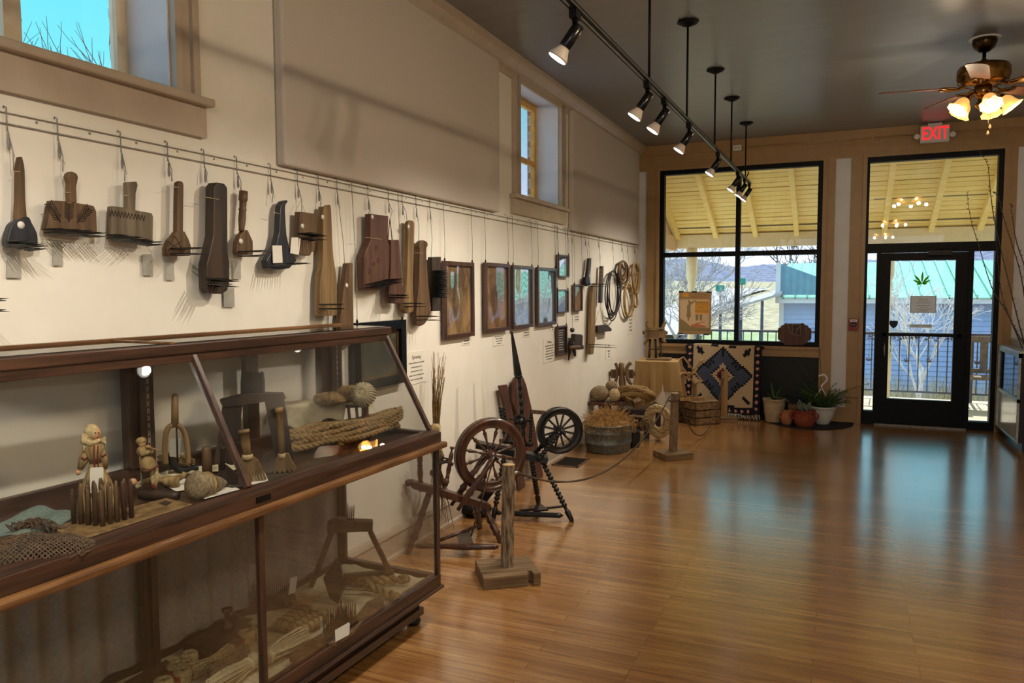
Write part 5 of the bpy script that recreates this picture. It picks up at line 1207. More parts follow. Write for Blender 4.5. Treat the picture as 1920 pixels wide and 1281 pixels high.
# ---- far tools
t = hung('long_hackle', 'long narrow pale hackle with a knob on top and teeth low down, near the axe', [(1107, 536), (1111, 531), (1113.5, 536), (1112, 560), (1110, 640), (1107, 664), (1101, 665), (1101.5, 640), (1104, 560)], .035, 'tool_tan', .03, 1104, (1108, 532), 'the long narrow hackle near the axe', rnd=False)
teeth(t, (1104, 533), (1108, 533), 2, .20, .06, 2, .022, .004); teeth(t, (1104, 646), (1107, 646), 2, .30, .06, 2, .026, .004)
t = hung('axe', 'small iron hewing tool with a thin dark handle hanging above the long narrow hackle', [(1100, 485), (1104, 484), (1103.5, 500), (1099.5, 522), (1096, 521)], .03, 'tool_dark', .03, 1098, (1102, 484), 'the small iron hewing tool', rnd=False, cat='tool')
part(t, 'head', MB().prism([wl(*q, .028) for q in ((1092, 520), (1099, 518), (1100, 528), (1101, 535), (1094, 537), (1091, 530))], (.04, 0, 0)), 'iron', bevel=.005)
t = hung('bristle_comb', 'narrow dark comb hanging right of the long narrow hackle', [(1123.5, 499), (1127, 499), (1126, 540), (1125, 568), (1121, 568), (1122, 530)], .03, 'tool_dark', .03, 1123, (1125, 498), 'the narrow dark comb', rnd=False, cat='comb')
for i in range(12): spike(t, wl(1124 - i * .1, 505 + i * 2.4, .06), wl(1124 - i * .1, 505 + i * 2.4, .06) + V((.05, 0, .006 * (i % 3 - 1))), .003, 'straw')
t = hung('wooden_trough', 'short dark wooden trough block hanging from a string', [(1111, 611), (1129, 609), (1134, 613), (1138, 617), (1137, 621), (1111, 623)], .06, 'tool_dark', .02, rnd=False, cat='block')
part(t, 'string', MB().tube([wl(1114, 612, .05), wl(1125, 577, .03), wl(1133, 610, .05)], .003, 5), 'twine'); part(t, 'paper_tag', MB().prism([wl(*q, .03) for q in ((1113, 627), (1119, 627), (1118, 640), (1114, 641))], (.002, 0, 0)), 'paper', 'small white tags')
wire('the short dark trough block', 1125, wl(1125, 578, .034), clamp=False)
wire('the black cable coil', 1150, wl(1148, 506, .04)); wire('the brown rope coil', 1167, wl(1168, 488, .04)); wire('the thick looped rope', 1178, wl(1179, 530, .05)); wire('the twisted rope hank by the corner', 1191, wl(1192, 496, .05))
# carved head with shears
t = hung('carved_reel', 'carved wooden hand reel with iron shears hanging under the lone small picture', [(1070, 626), (1083, 627), (1085, 630), (1084, 645), (1087, 650), (1086, 655), (1078, 656), (1067, 654), (1067, 645), (1069, 640)], .05, 'tool_dark', .03, 1073, (1073, 612), 'the carved hand reel', rnd=False, cat='reel', bev=.01)
part(t, 'knob', MB().ell(wl(1073, 619, .06), (.022, .035, .025)), 'tool_dark')
part(t, 'roller', MB().turned(wl(1068, 652, .07), wl(1087, 651, .09), [(0, .016), (.1, .02), (.9, .02), (1, .016)], 12), 'tool_brown')
part(t, 'shears', MB().prism([wl(*q, .04) for q in ((1066, 640), (1069, 640), (1068, 662), (1065, 676))], (.012, 0, 0)).prism([wl(*q, .05) for q in ((1072, 655), (1077, 655), (1078.5, 668), (1076, 668))], (.012, 0, 0)), 'iron', 'dark iron shear blades')
# coils of cable and rope on the wall
def loops(label, name, cx, cy_, rx, ry, n, r, m, rope=None, jit=.12, seed=1, off=.05, extra=None, cat='rope', tilt=0):
    rnd = random.Random(seed); P = []
    for k in range(n):
        jx, jy = rnd.uniform(-jit, jit) * rx, rnd.uniform(-jit, jit) * ry; sx_ = 1 + rnd.uniform(-jit, jit)
        for i in range(12):
            a = 2 * PI * i / 12 + PI / 2; X = rx * sx_ * math.cos(a); Y = -ry * math.sin(a)
            P.append(wl(cx + jx * (1 - math.sin(a)) * .6 + X - Y * tilt, cy_ + (jy if math.sin(a) < .5 else 0) + Y, off + .02 * math.sin(k * 2.1 + i * .5)))
    if extra: P += [wl(x, y, off) for x, y in extra]
    mb = MB()
    if rope: mb.rope(P, r, r * 5.5, 3, 5, sub=6)
    else: mb.tube(smooth(P, sub=5), r, 6)
    return solo(name, label, cat, mb, m)
loops('large loose coil of thin black cable hanging on the wall', 'cable_coil', 1150, 548, 11, 40, 6, .007, 'iron', seed=3, jit=.34, cat='cable')
loops('brown leathery rope coil hanging high beside the black cable coil', 'rope_coil', 1168, 509, 7.5, 19, 8, .012, 'rope_brown', seed=4, jit=.36, extra=[(1177, 500), (1181, 518)])
loops('thick tan rope folded in a long loop below the brown coil', 'rope_coil', 1178, 562, 7, 30, 2, .019, 'rope_tan', rope=1, seed=5, jit=.1)
loops('twisted tan rope hank with a hanging eye, nearest the room corner', 'rope_coil', 1192, 520, 6, 26, 4, .016, 'rope_tan', rope=1, seed=6, jit=.3, extra=[(1191, 540), (1188, 565), (1191, 576), (1195, 570), (1193, 550)])
# ================================================================ FLOOR: SPINNING WHEELS
class Pln:
    def __init__(s, p, n):
        s.p = V(p); s.n = V(n).normalized(); s.R = Z1.cross(s.n).normalized(); s.s = (s.p - CAM).dot(_f) / FPX
    def __call__(s, px, py, off=0.0): return atplane(px, py, s.p + s.n * off, s.n)
BAL = [(0, .55), (.04, .75), (.08, .6), (.16, .95), (.24, .7), (.27, 1.0), (.30, .65), (.5, 1.0), (.66, .75), (.70, 1.0), (.73, .7), (.86, .95), (.96, .8), (1, .6)]
def bobbin(n, end=.8):
    P = [(0, end)]
    for i in range(n):
        a = .06 + .86 * i / n; w = .86 / n
        P += [(a + .02 * w, .6), (a + .3 * w, 1), (a + .7 * w, 1), (a + .98 * w, .6)]
    return P + [(.95, .9), (1, end)]
def sc_(P, r): return [(t, q * r) for t, q in P]
def wheel(t, c, nrm, R, depth, rimw, nsp, m, spr, prof, up=None, tilt=0):
    nrm = nrm.normalized(); u = Z1.cross(nrm).normalized(); w = nrm.cross(u)
    mb = MB(); n = 48; pr = [(R, -.5), (R * .985, -.3), (R * 1.005, 0), (R * .985, .3), (R, .5), (R - rimw * .45, .52), (R - rimw * .5, .42), (R - rimw * .9, .42), (R - rimw, .5), (R - rimw, -.5), (R - rimw * .9, -.42), (R - rimw * .5, -.42), (R - rimw * .45, -.52)]
    k = len(pr); vs = []; fs = []
    for i in range(n):
        a = 2 * PI * i / n; d = u * math.cos(a) + w * math.sin(a); vs += [c + d * r + nrm * (h * depth) for r, h in pr]
    for i in range(n):
        for j in range(k): fs.append((i * k + j, i * k + (j + 1) % k, ((i + 1) % n) * k + (j + 1) % k, ((i + 1) % n) * k + j))
    mb.add(vs, fs, True); wh = part(t, 'wheel', mb, m)
    part(wh, 'hub', MB().turned(c - nrm * depth * 1.3, c + nrm * depth * 1.3, [(0, R * .07), (.2, R * .10), (.35, R * .15), (.65, R * .15), (.8, R * .10), (1, R * .07)], 16), m)
    for i in range(nsp):
        a = 2 * PI * (i + .5) / nsp; d = u * math.cos(a) + w * math.sin(a)
        part(wh, 'spoke', MB().turned(c + d * R * .13, c + d * (R - rimw * .7), sc_(prof, spr), 9), m)
    part(t, 'axle', MB().cyl(c - nrm * (depth + .09), c + nrm * (depth + .09), .008), 'iron')
# brown flyer wheel
fL, fR, fB = fl(765, 1040), fl(940, 1018), fl(900, 990)
pn = Pln((fL + fR) / 2 + V((-.05, .06, 0)), V((.715, -.70, 0)))
c = lambda px, py, off=0: pn(px, py, off)
t = thing('spinning_wheel', 'dark brown turned spinning wheel on a slanted bed next to the display case', 'spinning wheel', (pn.p.x, pn.p.y, 0))
WC = c(919.5, 853); R1 = 69 * pn.s * 1.0; m = 'walnut'
R1 = (c(919.5, 784) - c(919.5, 922)).length / 2
wheel(t, WC, pn.n, R1, .045, R1 * .26, 12, m, .011, [(0, .7), (.1, .5), (.25, .9), (.3, .5), (.5, .75), (.7, 1.25), (.78, .6), (.85, 1), (1, .6)])
for off, e_ in ((.075, (858, 957)), (-.075, (846, 948))):
    part(t, 'wheel_post', MB().turned(c(*e_, off), WC + pn.n * off, [(0, .012), (.12, .013), (.14, .02), (.3, .02), (.33, .026), (.4, .017), (.45, .024), (.62, .02), (.66, .014), (.9, .022), (1, .018)], 12), m)
part(t, 'bed', MB().bar(c(772, 907), c(914, 949), .10, .045, Z1), m, bevel=.005)
part(t, 'bed_screw', MB().turned(c(776, 908), c(760, 904), [(0, .012), (.35, .012), (.5, .022), (.75, .024), (1, .008)], 12), m)
part(t, 'distaff_post', MB().turned(c(789, 922), c(787, 852), sc_(BAL, .02), 12), m)
part(t, 'maiden', MB().turned(c(836, 912, .04), c(847, 848, .04), sc_(BAL, .016), 12), m)
part(t, 'maiden', MB().turned(c(815, 908, -.05), c(830, 852, -.05), sc_(BAL, .016), 12), m)
part(t, 'thumbscrew', MB().turned(c(846, 850, .04), c(848, 838, .04), [(0, .006), (.6, .006), (.7, .014), (1, .016)], 10), m)
part(t, 'flyer', MB().tube([c(826, 868, -.03), c(838, 865, .03), c(850, 872, .05)], .012, 8).tube([c(828, 858, -.03), c(846, 862, .05)], .006, 8), 'tool_dark')
for q in ((812, 887), (836, 903)): part(t, 'knob', MB().ell(c(*q, .05), (.022,) * 3), m)
lp = [(0, .015), (.05, .02), (.22, .017), (.27, .028), (.33, .02), (.48, .026), (.55, .017), (.62, .027), (.70, .018), (.86, .022), (1, .02)]
for foot, top in ((fL, c(806, 922)), (fR, c(908, 952)), (fB, c(890, 942, -.02))):
    part(t, 'leg', MB().turned(foot, top, lp, 12), m)
T0, T1, T2 = fl(778, 1024, .06), fl(935, 1026, .06), fl(901, 985, .10)
part(t, 'treadle_bar', MB().turned(T0, T1, [(0, .010), (.05, .018), (.3, .015), (.6, .022), (.95, .016), (1, .008)], 10), m)
part(t, 'treadle_arm', MB().turned(fl(822, 1014, .07), T2, [(0, .012), (1, .011)], 8), m)
tq = [fl(856, 998, .085), fl(878, 990, .085), fl(889, 1022, .07), fl(864, 1025, .07)]
part(t, 'footboard', MB().prism(tq, (0, 0, -.008)), 'leather')
part(t, 'footman', MB().tube([WC + pn.n * .07, (tq[1] + tq[2]) / 2], .005, 6), m)
# black bobbin turned wheel with distaff
f1, f2, f3 = fl(1073, 978), fl(1010, 946), fl(925, 974)
pb = Pln((f1 + f3) / 2 + V((.02, .12, 0)), -V(((f1 + f3).x / 2, (f1 + f3).y / 2, 0)))
c = lambda px, py, off=0: pb(px, py, off); m = 'black_wood'
t = thing('spinning_wheel', 'black bobbin turned spinning wheel with a tall pointed distaff', 'spinning wheel', (pb.p.x, pb.p.y, 0))
WC = c(1049, 807); R2 = (c(1049, 763.5) - c(1049, 850.5)).length / 2
wheel(t, WC, (pb.n + pb.R * .25).normalized(), R2, .05, R2 * .30, 12, m, .009, bobbin(7))
for off, e_ in ((.07, (1008, 864)), (-.07, (1000, 852))):
    part(t, 'wheel_post', MB().turned(c(*e_, off), WC + pb.n * off, sc_(bobbin(9), .021), 10), m)
part(t, 'bed', MB().bar(c(893, 833), c(1027, 862), .11, .045, Z1), m, bevel=.004)
part(t, 'bed_screw', MB().turned(c(898, 834), c(892, 832.5), [(0, .012), (.4, .026), (.8, .022), (1, .008)], 10), m)
for foot, top in ((f1, c(1015, 862)), (f2, c(996, 858, -.03)), (f3, c(946, 852))): part(t, 'leg', MB().turned(foot, top, [(0, .016), (.07, .019), (.16, .022), (.18, .013)] + [(.18 + .8 * a, b * .021) for a, b in bobbin(11)[1:]], 10), m)
part(t, 'distaff_pole', MB().turned(c(983, 842), c(973, 708), sc_(bobbin(8), .017), 10), m)
part(t, 'distaff', MB().turned(c(972, 709), c(959, 620), [(0, .030), (.02, .034), (.05, .026), (.07, .03), (.5, .020), (.93, .009), (.95, .013), (1, .006)], 14), m)
for a_, b_ in (((948, 832), (937, 762)), ((955, 832), (944, 764)), ((994, 832), (996, 768))): part(t, 'maiden', MB().turned(c(*a_), c(*b_), sc_(bobbin(9), .014), 10), m)
part(t, 'cross_bar', MB().turned(c(936, 826), c(998, 834), sc_(bobbin(6), .018), 10), m)
part(t, 'flyer', MB().tube(smooth([c(966, 796), c(968, 782), c(978, 780), c(984, 792), (c(980, 805))]), .014, 8).ell(c(974, 790), (.04, .03, .03)).tube([c(955, 786), c(998, 790)], .008, 8), m)
part(t, 'flyer_arm', MB().bar(c(996, 772), c(1022, 774), .03, .025, Z1), 'tool_brown')
part(t, 'thumbscrew', MB().turned(c(988, 834, .03), c(998, 833, .06), [(0, .012), (.5, .02), (1, .012)], 10), m)
part(t, 'treadle_bar', MB().turned(fl(931, 962, .05), fl(1056, 967, .05), [(0, .006), (.03, .02), (.06, .01), (.1, .018), (.4, .020), (.9, .018), (.95, .02), (1, .004)], 10), m)
part(t, 'treadle_arm', MB().bar(fl(975, 958, .06), fl(1052, 950, .06), .025, .012, Z1), m)
part(t, 'footboard', MB().prism([fl(*q, .07) for q in ((1000, 958), (1028, 955), (1016, 946), (1004, 948))], (0, 0, -.012)), m)
# dark iron lump behind the wheels
a = fl(895, 968); t = thing('iron_weight', 'low dark iron weight on the floor behind the brown spinning wheel', 'iron weight', a)
part(t, 'foot', MB().ell(a + V((-.03, .02, .05)), (.13, .11, .055), 18, 10), 'iron'); part(t, 'stem', MB().bar(a + V((-.03, .05, .05)), a + V((.10, .10, .24)), .09, .07), 'iron', bevel=.01)
# bundle of hemp stalks against the wall
bb = at(817, 830, 0, XL + .10); base = V((XL + .16, bb.y + .02, .0)); tp = V((XL + .05, bb.y, 1.0))
bS = Pln((XL + .10, bb.y, 0), -V((XL, bb.y, 0)))
c = lambda px, py, off=0: bS(px, py, off)
t = thing('hemp_stalks', 'tall tied bundle of dry hemp stalks standing between the case and the brown wheel', 'stalk bundle', c(835, 985))
mb = MB(); rnd = random.Random(4)
for i in range(26):
    x1 = rnd.uniform(808, 836); y1 = rnd.uniform(655, 720); tt = rnd.uniform(-5, 5)
    mb.tube([c(818 + tt, 820, tt * .003), c(818 + tt * 1.1 + (x1 - 820) * .3, 760, tt * .004), c(x1, y1, tt * .006)], [.0035, .0028, .0014], 5)
for i in range(8):
    x1 = rnd.uniform(812, 834); y1 = rnd.uniform(680, 760); mb.tube([c(x1 - 2, y1 + 20), c(x1 + rnd.uniform(-7, 7), y1)], .0014, 4)
part(t, 'stems', mb, 'stalk')
mb = MB()
for i in range(46):
    tt = rnd.uniform(-6, 6); x1 = 822 + tt * 2.4 + rnd.uniform(-6, 10); y1 = rnd.uniform(925, 985)
    mb.tube([c(818 + tt, 815, tt * .002), c(819 + tt * 1.3, 880, tt * .004), c(x1, y1, abs(tt) * .004)], [.0035, .003, .0014], 5)
mb.tube([c(822, 860), c(838, 930), c(851, 992)], .002, 4)
part(t, 'roots', mb, 'stalk')
mb = MB()
for i in range(26):
    tt = rnd.uniform(-8, 8); mb.tube([c(816 + tt, 797, tt * .002), c(814 + tt * 1.5, 825 + abs(tt), tt * .004 + .01), c(820 + tt * 1.5, 850 + rnd.uniform(0, 25), .012)], .004, 5)
mb.turned(c(818, 808), c(818, 794), [(0, .026), (.5, .03), (1, .026)], 12)
part(t, 'tie', mb, 'twine')
# two boards leaning on the wall
def lean(name, label, pts, foot, m, wallx=.035):
    p = fl(*foot); hh = 1.0; n = V((1, 0, (p.x - (XL + wallx)) * -1.0 / -1.0 * .9)).normalized()
    P = [atplane(x, y, p, n) for x, y in pts]
    return solo(name, label, 'board', MB().prism(P, -n * .02), m, bevel=.004)
lean('leaning_board', 'narrow reddish wooden board leaning on the wall behind the black distaff, the shorter one', [(937, 723), (951, 721), (964, 790), (986, 912), (973, 920), (955, 800)], (980, 917), 'tool_red')
lean('leaning_paddle', 'round topped reddish paddle board leaning on the wall behind the black distaff, the taller one', [(961, 718), (966, 708), (974, 704), (982, 709), (987, 722), (997, 765), (1019, 892), (1006, 900), (985, 830), (963, 755)], (1012, 897), 'tool_red')
# floor register
q = [fl(*p) for p in ((1035, 868), (1058, 860), (1106, 866), (1086, 878))]
t = thing('floor_vent', 'dark metal floor register set in the boards near the black wheel', 'floor vent', q[0].lerp(q[2], .5))
vy0, vy1, vx0, vx1 = 6.36, 6.72, -2.27, -1.99
cx_, cy_ = (q[0].x + q[2].x) / 2, (q[0].y + q[2].y) / 2
mb = MB().box((cx_ - .13, cy_ - .19, 0), (cx_ - .11, cy_ + .19, .006)).box((cx_ + .11, cy_ - .19, 0), (cx_ + .13, cy_ + .19, .006)).box((cx_ - .13, cy_ - .19, 0), (cx_ + .13, cy_ - .17, .006)).box((cx_ - .13, cy_ + .17, 0), (cx_ + .13, cy_ + .19, .006))
part(t, 'frame', mb, 'tool_brown'); mb = MB()
for i in range(16): mb.box((cx_ - .11, cy_ - .165 + i * .021, .0), (cx_ + .11, cy_ - .155 + i * .021, .004))
part(t, 'grille', mb, 'iron')
part(t, 'duct', MB().box((cx_ - .11, cy_ - .17, .0), (cx_ + .11, cy_ + .17, .0015)), 'black_matte')
# ================================================================ ROPE BARRIER
def stanchion(label, px, py, rot, hpx, r, sq, m, sqr=False, notch=False, base=(.27, .24, .065)):
    p = fl(px, py); t = thing('rope_stanchion', label, 'stanchion', p, None, rot); M = WM[t.name]
    bw, bd, bh = base
    pts = [(-bw / 2, -bd / 2), (bw / 2, -bd / 2), (bw / 2, bd / 2), (-bw / 2, bd / 2)]
    if notch: pts = [(-bw / 2, -bd / 2), (bw * .28, -bd / 2), (bw * .30, -bd * .3), (bw * .36, -bd * .3), (bw * .37, -bd / 2), (bw / 2, -bd / 2), (bw / 2, bd / 2), (-bw / 2, bd / 2)]
    part(t, 'base', MB().prism([M @ V((x, y, 0)) for x, y in pts], (0, 0, bh)), 'plank_old', bevel=.004)
    b = Bil(0, 0, p=p); top = b(px, hpx).z
    mb = MB(); n = 18; K = 26
    if sqr:
        mb.bar(M @ V((0, 0, bh)), M @ V((.01, 0, top)), .075, .075, M.to_3x3() @ Y1)
    else:
        vs = []
        for k in range(K + 1):
            z = bh + (top - bh) * k / K
            for j in range(n):
                a = 2 * PI * j / n; rr = r * (1 + .05 * mnoise.noise((math.cos(a) * 2, math.sin(a) * 2, z * 6 + px)) + .05 * mnoise.noise((math.cos(a) * 6, math.sin(a) * 6, z * 4)))
                vs.append(M @ V((rr * math.cos(a) + .012 * (k / K), rr * math.sin(a), z)))
        mb.add(vs, [(k * n + j, k * n + (j + 1) % n, (k + 1) * n + (j + 1) % n, (k + 1) * n + j) for k in range(K) for j in range(n)] , True)
    part(t, 'post', mb, m)
    if not sqr: part(t, 'cut_top', MB().lathe(M @ V((.012, 0, top - .004)), [(r * .98, 0), (r * .93, .004)], 18), 'cut_wood', 'pale sawn top')
    return t, p, top
ST1 = stanchion('rough bark log stanchion on a notched square block, nearest the camera', 951, 1084, .62, 871, .037, 0, 'bark', notch=True, base=(.325, .29, .07))
ST2 = stanchion('smooth bark log stanchion in the middle of the rope barrier', 1262, 858, .75, 737, .040, 0, 'bark_smooth', base=(.30, .26, .06))
ST3 = stanchion('squared timber stanchion in front of the patterned rug', 1356, 790, .35, 697, .036, 0, 'light_wood', sqr=True, base=(.31, .20, .06))
def cord(label, pts, r, m):
    solo('barrier_rope', label, 'rope', MB().rope(pts, r, r * 8, 2, 6, sub=10), m, 'barrier ropes')
p1, z1 = ST1[1], ST1[2]; p2, z2 = ST2[1], ST2[2]; p3, z3 = ST3[1], ST3[2]
def sag(a, b, lo, n=9):
    out = []
    for i in range(n + 1):
        u = i / n; q = a.lerp(b, u); out.append(q - Z1 * (lo * 4 * u * (1 - u)))
    return out
h1 = V((p1.x + .045, p1.y + .03, z1 - .05)); h2 = V((p2.x - .03, p2.y - .04, z2 - .03))
t = thing('rope_hook', 'metal eye and clip on the nearest log stanchion', 'hook', h1)
part(t, 'clip', MB().tube([h1 - V((.02, .015, 0)), h1, h1 + V((.012, .02, -.004))], [.006, .011, .008], 8), 'steel')
cord('brown barrier rope sagging between the nearest and the middle stanchion', sag(h1, h2, .33), .009, 'rope_dark')
h2b = V((p2.x + .045, p2.y + .02, z2 - .05)); h3 = V((p3.x, p3.y - .05, z3 - .10))
cord('dark barrier rope sagging low between the middle stanchion and the squared timber one', sag(h2b, h3, .52), .008, 'rope_dark')
for h, lab in ((h2b, 'metal clip on the middle log stanchion'), (h3, 'bright metal clip on the squared timber stanchion')):
    t = thing('rope_hook', lab, 'hook', h); part(t, 'clip', MB().tube([h + V((0, 0, .05)), h + V((.012, -.006, .03)), h, h + V((-.01, -.006, .025)), h + V((0, 0, .05))], .006, 6), 'steel')
mb = MB(); c0 = V((p2.x, p2.y, z2 - .06))
mb.tube(smooth([c0 + V((.046 * math.cos(a), .046 * math.sin(a), -.02 * math.sin(a * .5))) for a in [i * .7 for i in range(10)]]), .007, 6)
solo('rope_wrap', 'dark rope wrapped round the top of the middle log stanchion', 'rope', mb, 'rope_dark')
# ================================================================ TUB, STOOLS, ROPES, PEDESTAL
tc = V((-2.16, 7.46, 0))
t = thing('galvanised_tub', 'oval galvanised washtub with two ribs, filled with straw', 'washtub', tc)
part(t, 'tub', MB().lathe(tc, [(.0, .0), (.235, .0), (.24, .012), (.25, .085), (.257, .09), (.257, .10), (.252, .105), (.26, .19), (.267, .196), (.267, .206), (.262, .212), (.268, .27), (.276, .276), (.27, .284), (.262, .276), (.255, .2), (.0, .18)], 36, sq=(.92, 1.12), open_=True), 'galvanised')
mb = MB(); rnd = random.Random(12)
for i in range(900):
    a = rnd.uniform(0, 6.28); q = math.sqrt(rnd.random()); z = .24 + .14 * (1 - q * q) + rnd.uniform(-.02, .02); p = tc + V((.24 * q * math.cos(a), .285 * q * math.sin(a), z)); P = [p]
    d = V((rnd.uniform(-1, 1), rnd.uniform(-1, 1), rnd.uniform(-.5, .6))).normalized()
    for k in range(5):
        d = (d + V((rnd.uniform(-.7, .7), rnd.uniform(-.7, .7), rnd.uniform(-.5, .4)))).normalized(); p = p + d * rnd.uniform(.018, .03); P.append(p)
    mb.tube(P, .0022, 3)
mb.ell(tc + V((0, 0, .23)), (.235, .28, .10), 24, 10, nz=.1)
solo('straw', 'curly golden straw heaped in the galvanised tub', 'straw', mb, 'straw', kind='stuff')
# slab topped stool
sp = V((-2.33, 7.98, 0)); b = Bil(0, 0, p=sp); zt = b(1135, 752).z
t = thing('slab_stool', 'small brown stool with an overhanging slab top against the wall', 'stool', sp)
q0, q1 = b(1100, 752), b(1172, 752)
dx = (q1 - q0); bk = -b.n * .26
part(t, 'top', MB().prism([q0 + b.n * .1, q1 + b.n * .1, q1 - b.n * .16, q0 - b.n * .14], (0, 0, -.035)), 'tool_red', bevel=.004)
part(t, 'pedestal', MB().bar(V((b(1134, 780).x, b(1134, 780).y, 0)), V((b(1134, 780).x, b(1134, 780).y, zt - .033)), .14, .14, b.n), 'tool_red')
def yarn(label, px, py, rx, rz, m, off=0, wraps=40, seed=2):
    rnd = random.Random(seed); c0 = b(px, py, off); mb = MB().ell(c0, (rx, rx, rz), 18, 12)
    for i in range(wraps):
        n = V((rnd.uniform(-1, 1), rnd.uniform(-1, 1), rnd.uniform(-1, 1))).normalized(); u, w = frame(n); h = rnd.uniform(-.5, .5)
        P = []
        for k in range(15):
            a = 2 * PI * k / 15; d = (u * math.cos(a) + w * math.sin(a)) * math.sqrt(1 - h * h) + n * h; P.append(c0 + V((d.x * rx, d.y * rx, d.z * rz)) * 1.02)
        mb.tube(P, .005, 5, True)
    solo('yarn_ball', label, 'yarn ball', mb, m)
yarn('large grey tan ball of thick yarn on the slab stool, the left one', 1125, 738, .098, .082, 'rope_grey', 0, 46, 3)
yarn('upright oval ball of pale twine on the slab stool, the right one', 1152, 741, .056, .066, 'twine', .06, 46, 4)
yarn('grey yarn ball behind the oval twine ball on the slab stool', 1147, 724, .062, .055, 'rope_grey', -.05, 36, 5)
# dark bench with ropes
db = V((-1.98, 8.15, 0)); b = Bil(0, 0, p=db)
t = thing('dark_bench', 'low dark wooden bench with a folding leaf, heaped with ropes', 'bench', db)
zt = b(1190, 770).z
Q = [b(1152, 790, .0), b(1214, 790, .0), b(1238, 780, -.35), b(1170, 775, -.35)]
part(t, 'top', MB().prism([V((q.x, q.y, zt)) for q in Q], (0, 0, -.05)), 'dark_brown_box')
for i, q in enumerate(Q):
    part(t, 'leg', MB().bar(V((q.x, q.y, 0)) + (V((db.x, db.y, 0)) - V((q.x, q.y, 0))) * .12, V((q.x, q.y, zt - .05)) + (V((db.x, db.y, 0)) - V((q.x, q.y, 0))) * .12, .06, .06, b.n), 'dark_brown_box')
part(t, 'leaf', MB().hexa([b(1208, 776, .05), b(1234, 757, -.05), b(1228, 752, -.2), b(1203, 768, -.12), b(1210, 779, .05), b(1238, 761, -.05), b(1230, 755, -.2), b(1204, 771, -.12)]), 'dark_brown_box')
part(t, 'side_panel', MB().prism([b(1153, 777, .01), b(1208, 785, .01), b(1212, 810, .01), b(1155, 800, .01)], -b.n * .03), 'dark_brown_box')
solo('black_pot', 'small black pot on the floor between the tub and the dark bench', 'pot', MB().lathe(fl(1188, 838), [(.055, 0), (.065, .02), (.07, .13), (.062, .16), (.075, .17), (.07, .175), (.06, .16), (0, .12)], 20, open_=True), 'black_matte')
solo('wood_block', 'pale brown wooden block lying among the ropes on the dark bench', 'block', MB().hexa([b(1190, 768, .06), b(1210, 760, .02), b(1206, 756, -.06), b(1186, 762, -.02), b(1190, 756, .06), b(1210, 748, .02), b(1206, 744, -.06), b(1186, 750, -.02)]), 'tool_tan')
def pile(label, px, py, rx, ry, n, r, m, seed, off=0, lift=.0, sag_=0, loopz=.5):
    rnd = random.Random(seed); P = []
    for k in range(n):
        ox, oy = rnd.uniform(-.25, .25) * rx, rnd.uniform(-.2, .2) * ry; s1 = rnd.uniform(.7, 1.05)
        for i in range(10):
            a = 2 * PI * i / 10 + k * .4; P.append(b(px + ox + rx * s1 * math.cos(a), py + oy - ry * s1 * math.sin(a) * loopz + lift * k, off + .10 * math.sin(a) * (1 if loopz < .9 else .3) + rnd.uniform(-.015, .015)))
    mb = MB().rope(P, r, r * 5.5, 3, 5, sub=6); solo('rope_coil', label, 'rope', mb, m)
zr = 0
pile('thick pale rope piled in loose loops on top of the dark bench', 1190, 748, 36, 20, 9, .020, 'rope_tan', 21, .0, -1.6)
pile('thick pale rope hank hanging off the front of the dark bench', 1232, 790, 21, 26, 7, .022, 'twine', 22, .10, 0, 0, 1.0)
pile('thin grey rope looped beside the hanging rope hank', 1210, 798, 9, 12, 3, .011, 'rope_grey', 24, .14, 0, 0, 1.0)
# carved rope jack behind the rope pile
jp = V((-2.16, 8.75, 0)); b = Bil(0, 0, p=jp)
t = thing('rope_jack', 'carved wooden rope maker head with curved horn handles behind the rope pile', 'rope jack', jp)
part(t, 'stand', MB().turned(b(1168, 870), b(1168, 728), [(0, .10), (.04, .10), (.05, .04), (1, .04)], 12), 'tool_dark')
part(t, 'post', MB().turned(b(1167, 730), b(1165, 680), [(0, .05), (.1, .036), (.3, .042), (.5, .03), (.75, .04), (.85, .03), (.95, .036), (1, .018)], 14), 'tool_tan')
part(t, 'cross_bar', MB().bar(b(1137, 701), b(1192, 701), .03, .05, Z1), 'tool_tan', bevel=.006)
for q in (1151, 1182): part(t, 'block', MB().bar(b(q - 6, 701), b(q + 6, 701), .07, .10, Z1), 'tool_brown', bevel=.008)
part(t, 'horn', MB().tube(smooth([b(1154, 681, .03), b(1157, 690, .03), b(1156, 708, .03), b(1153, 718, .03)]), .018, 10), 'tool_brown')
part(t, 'horn', MB().tube(smooth([b(1183, 680, .03), b(1176, 688, .03), b(1176, 706, .03), b(1180, 716, .03), b(1186, 720, .03)]), .022, 10), 'tool_tan')
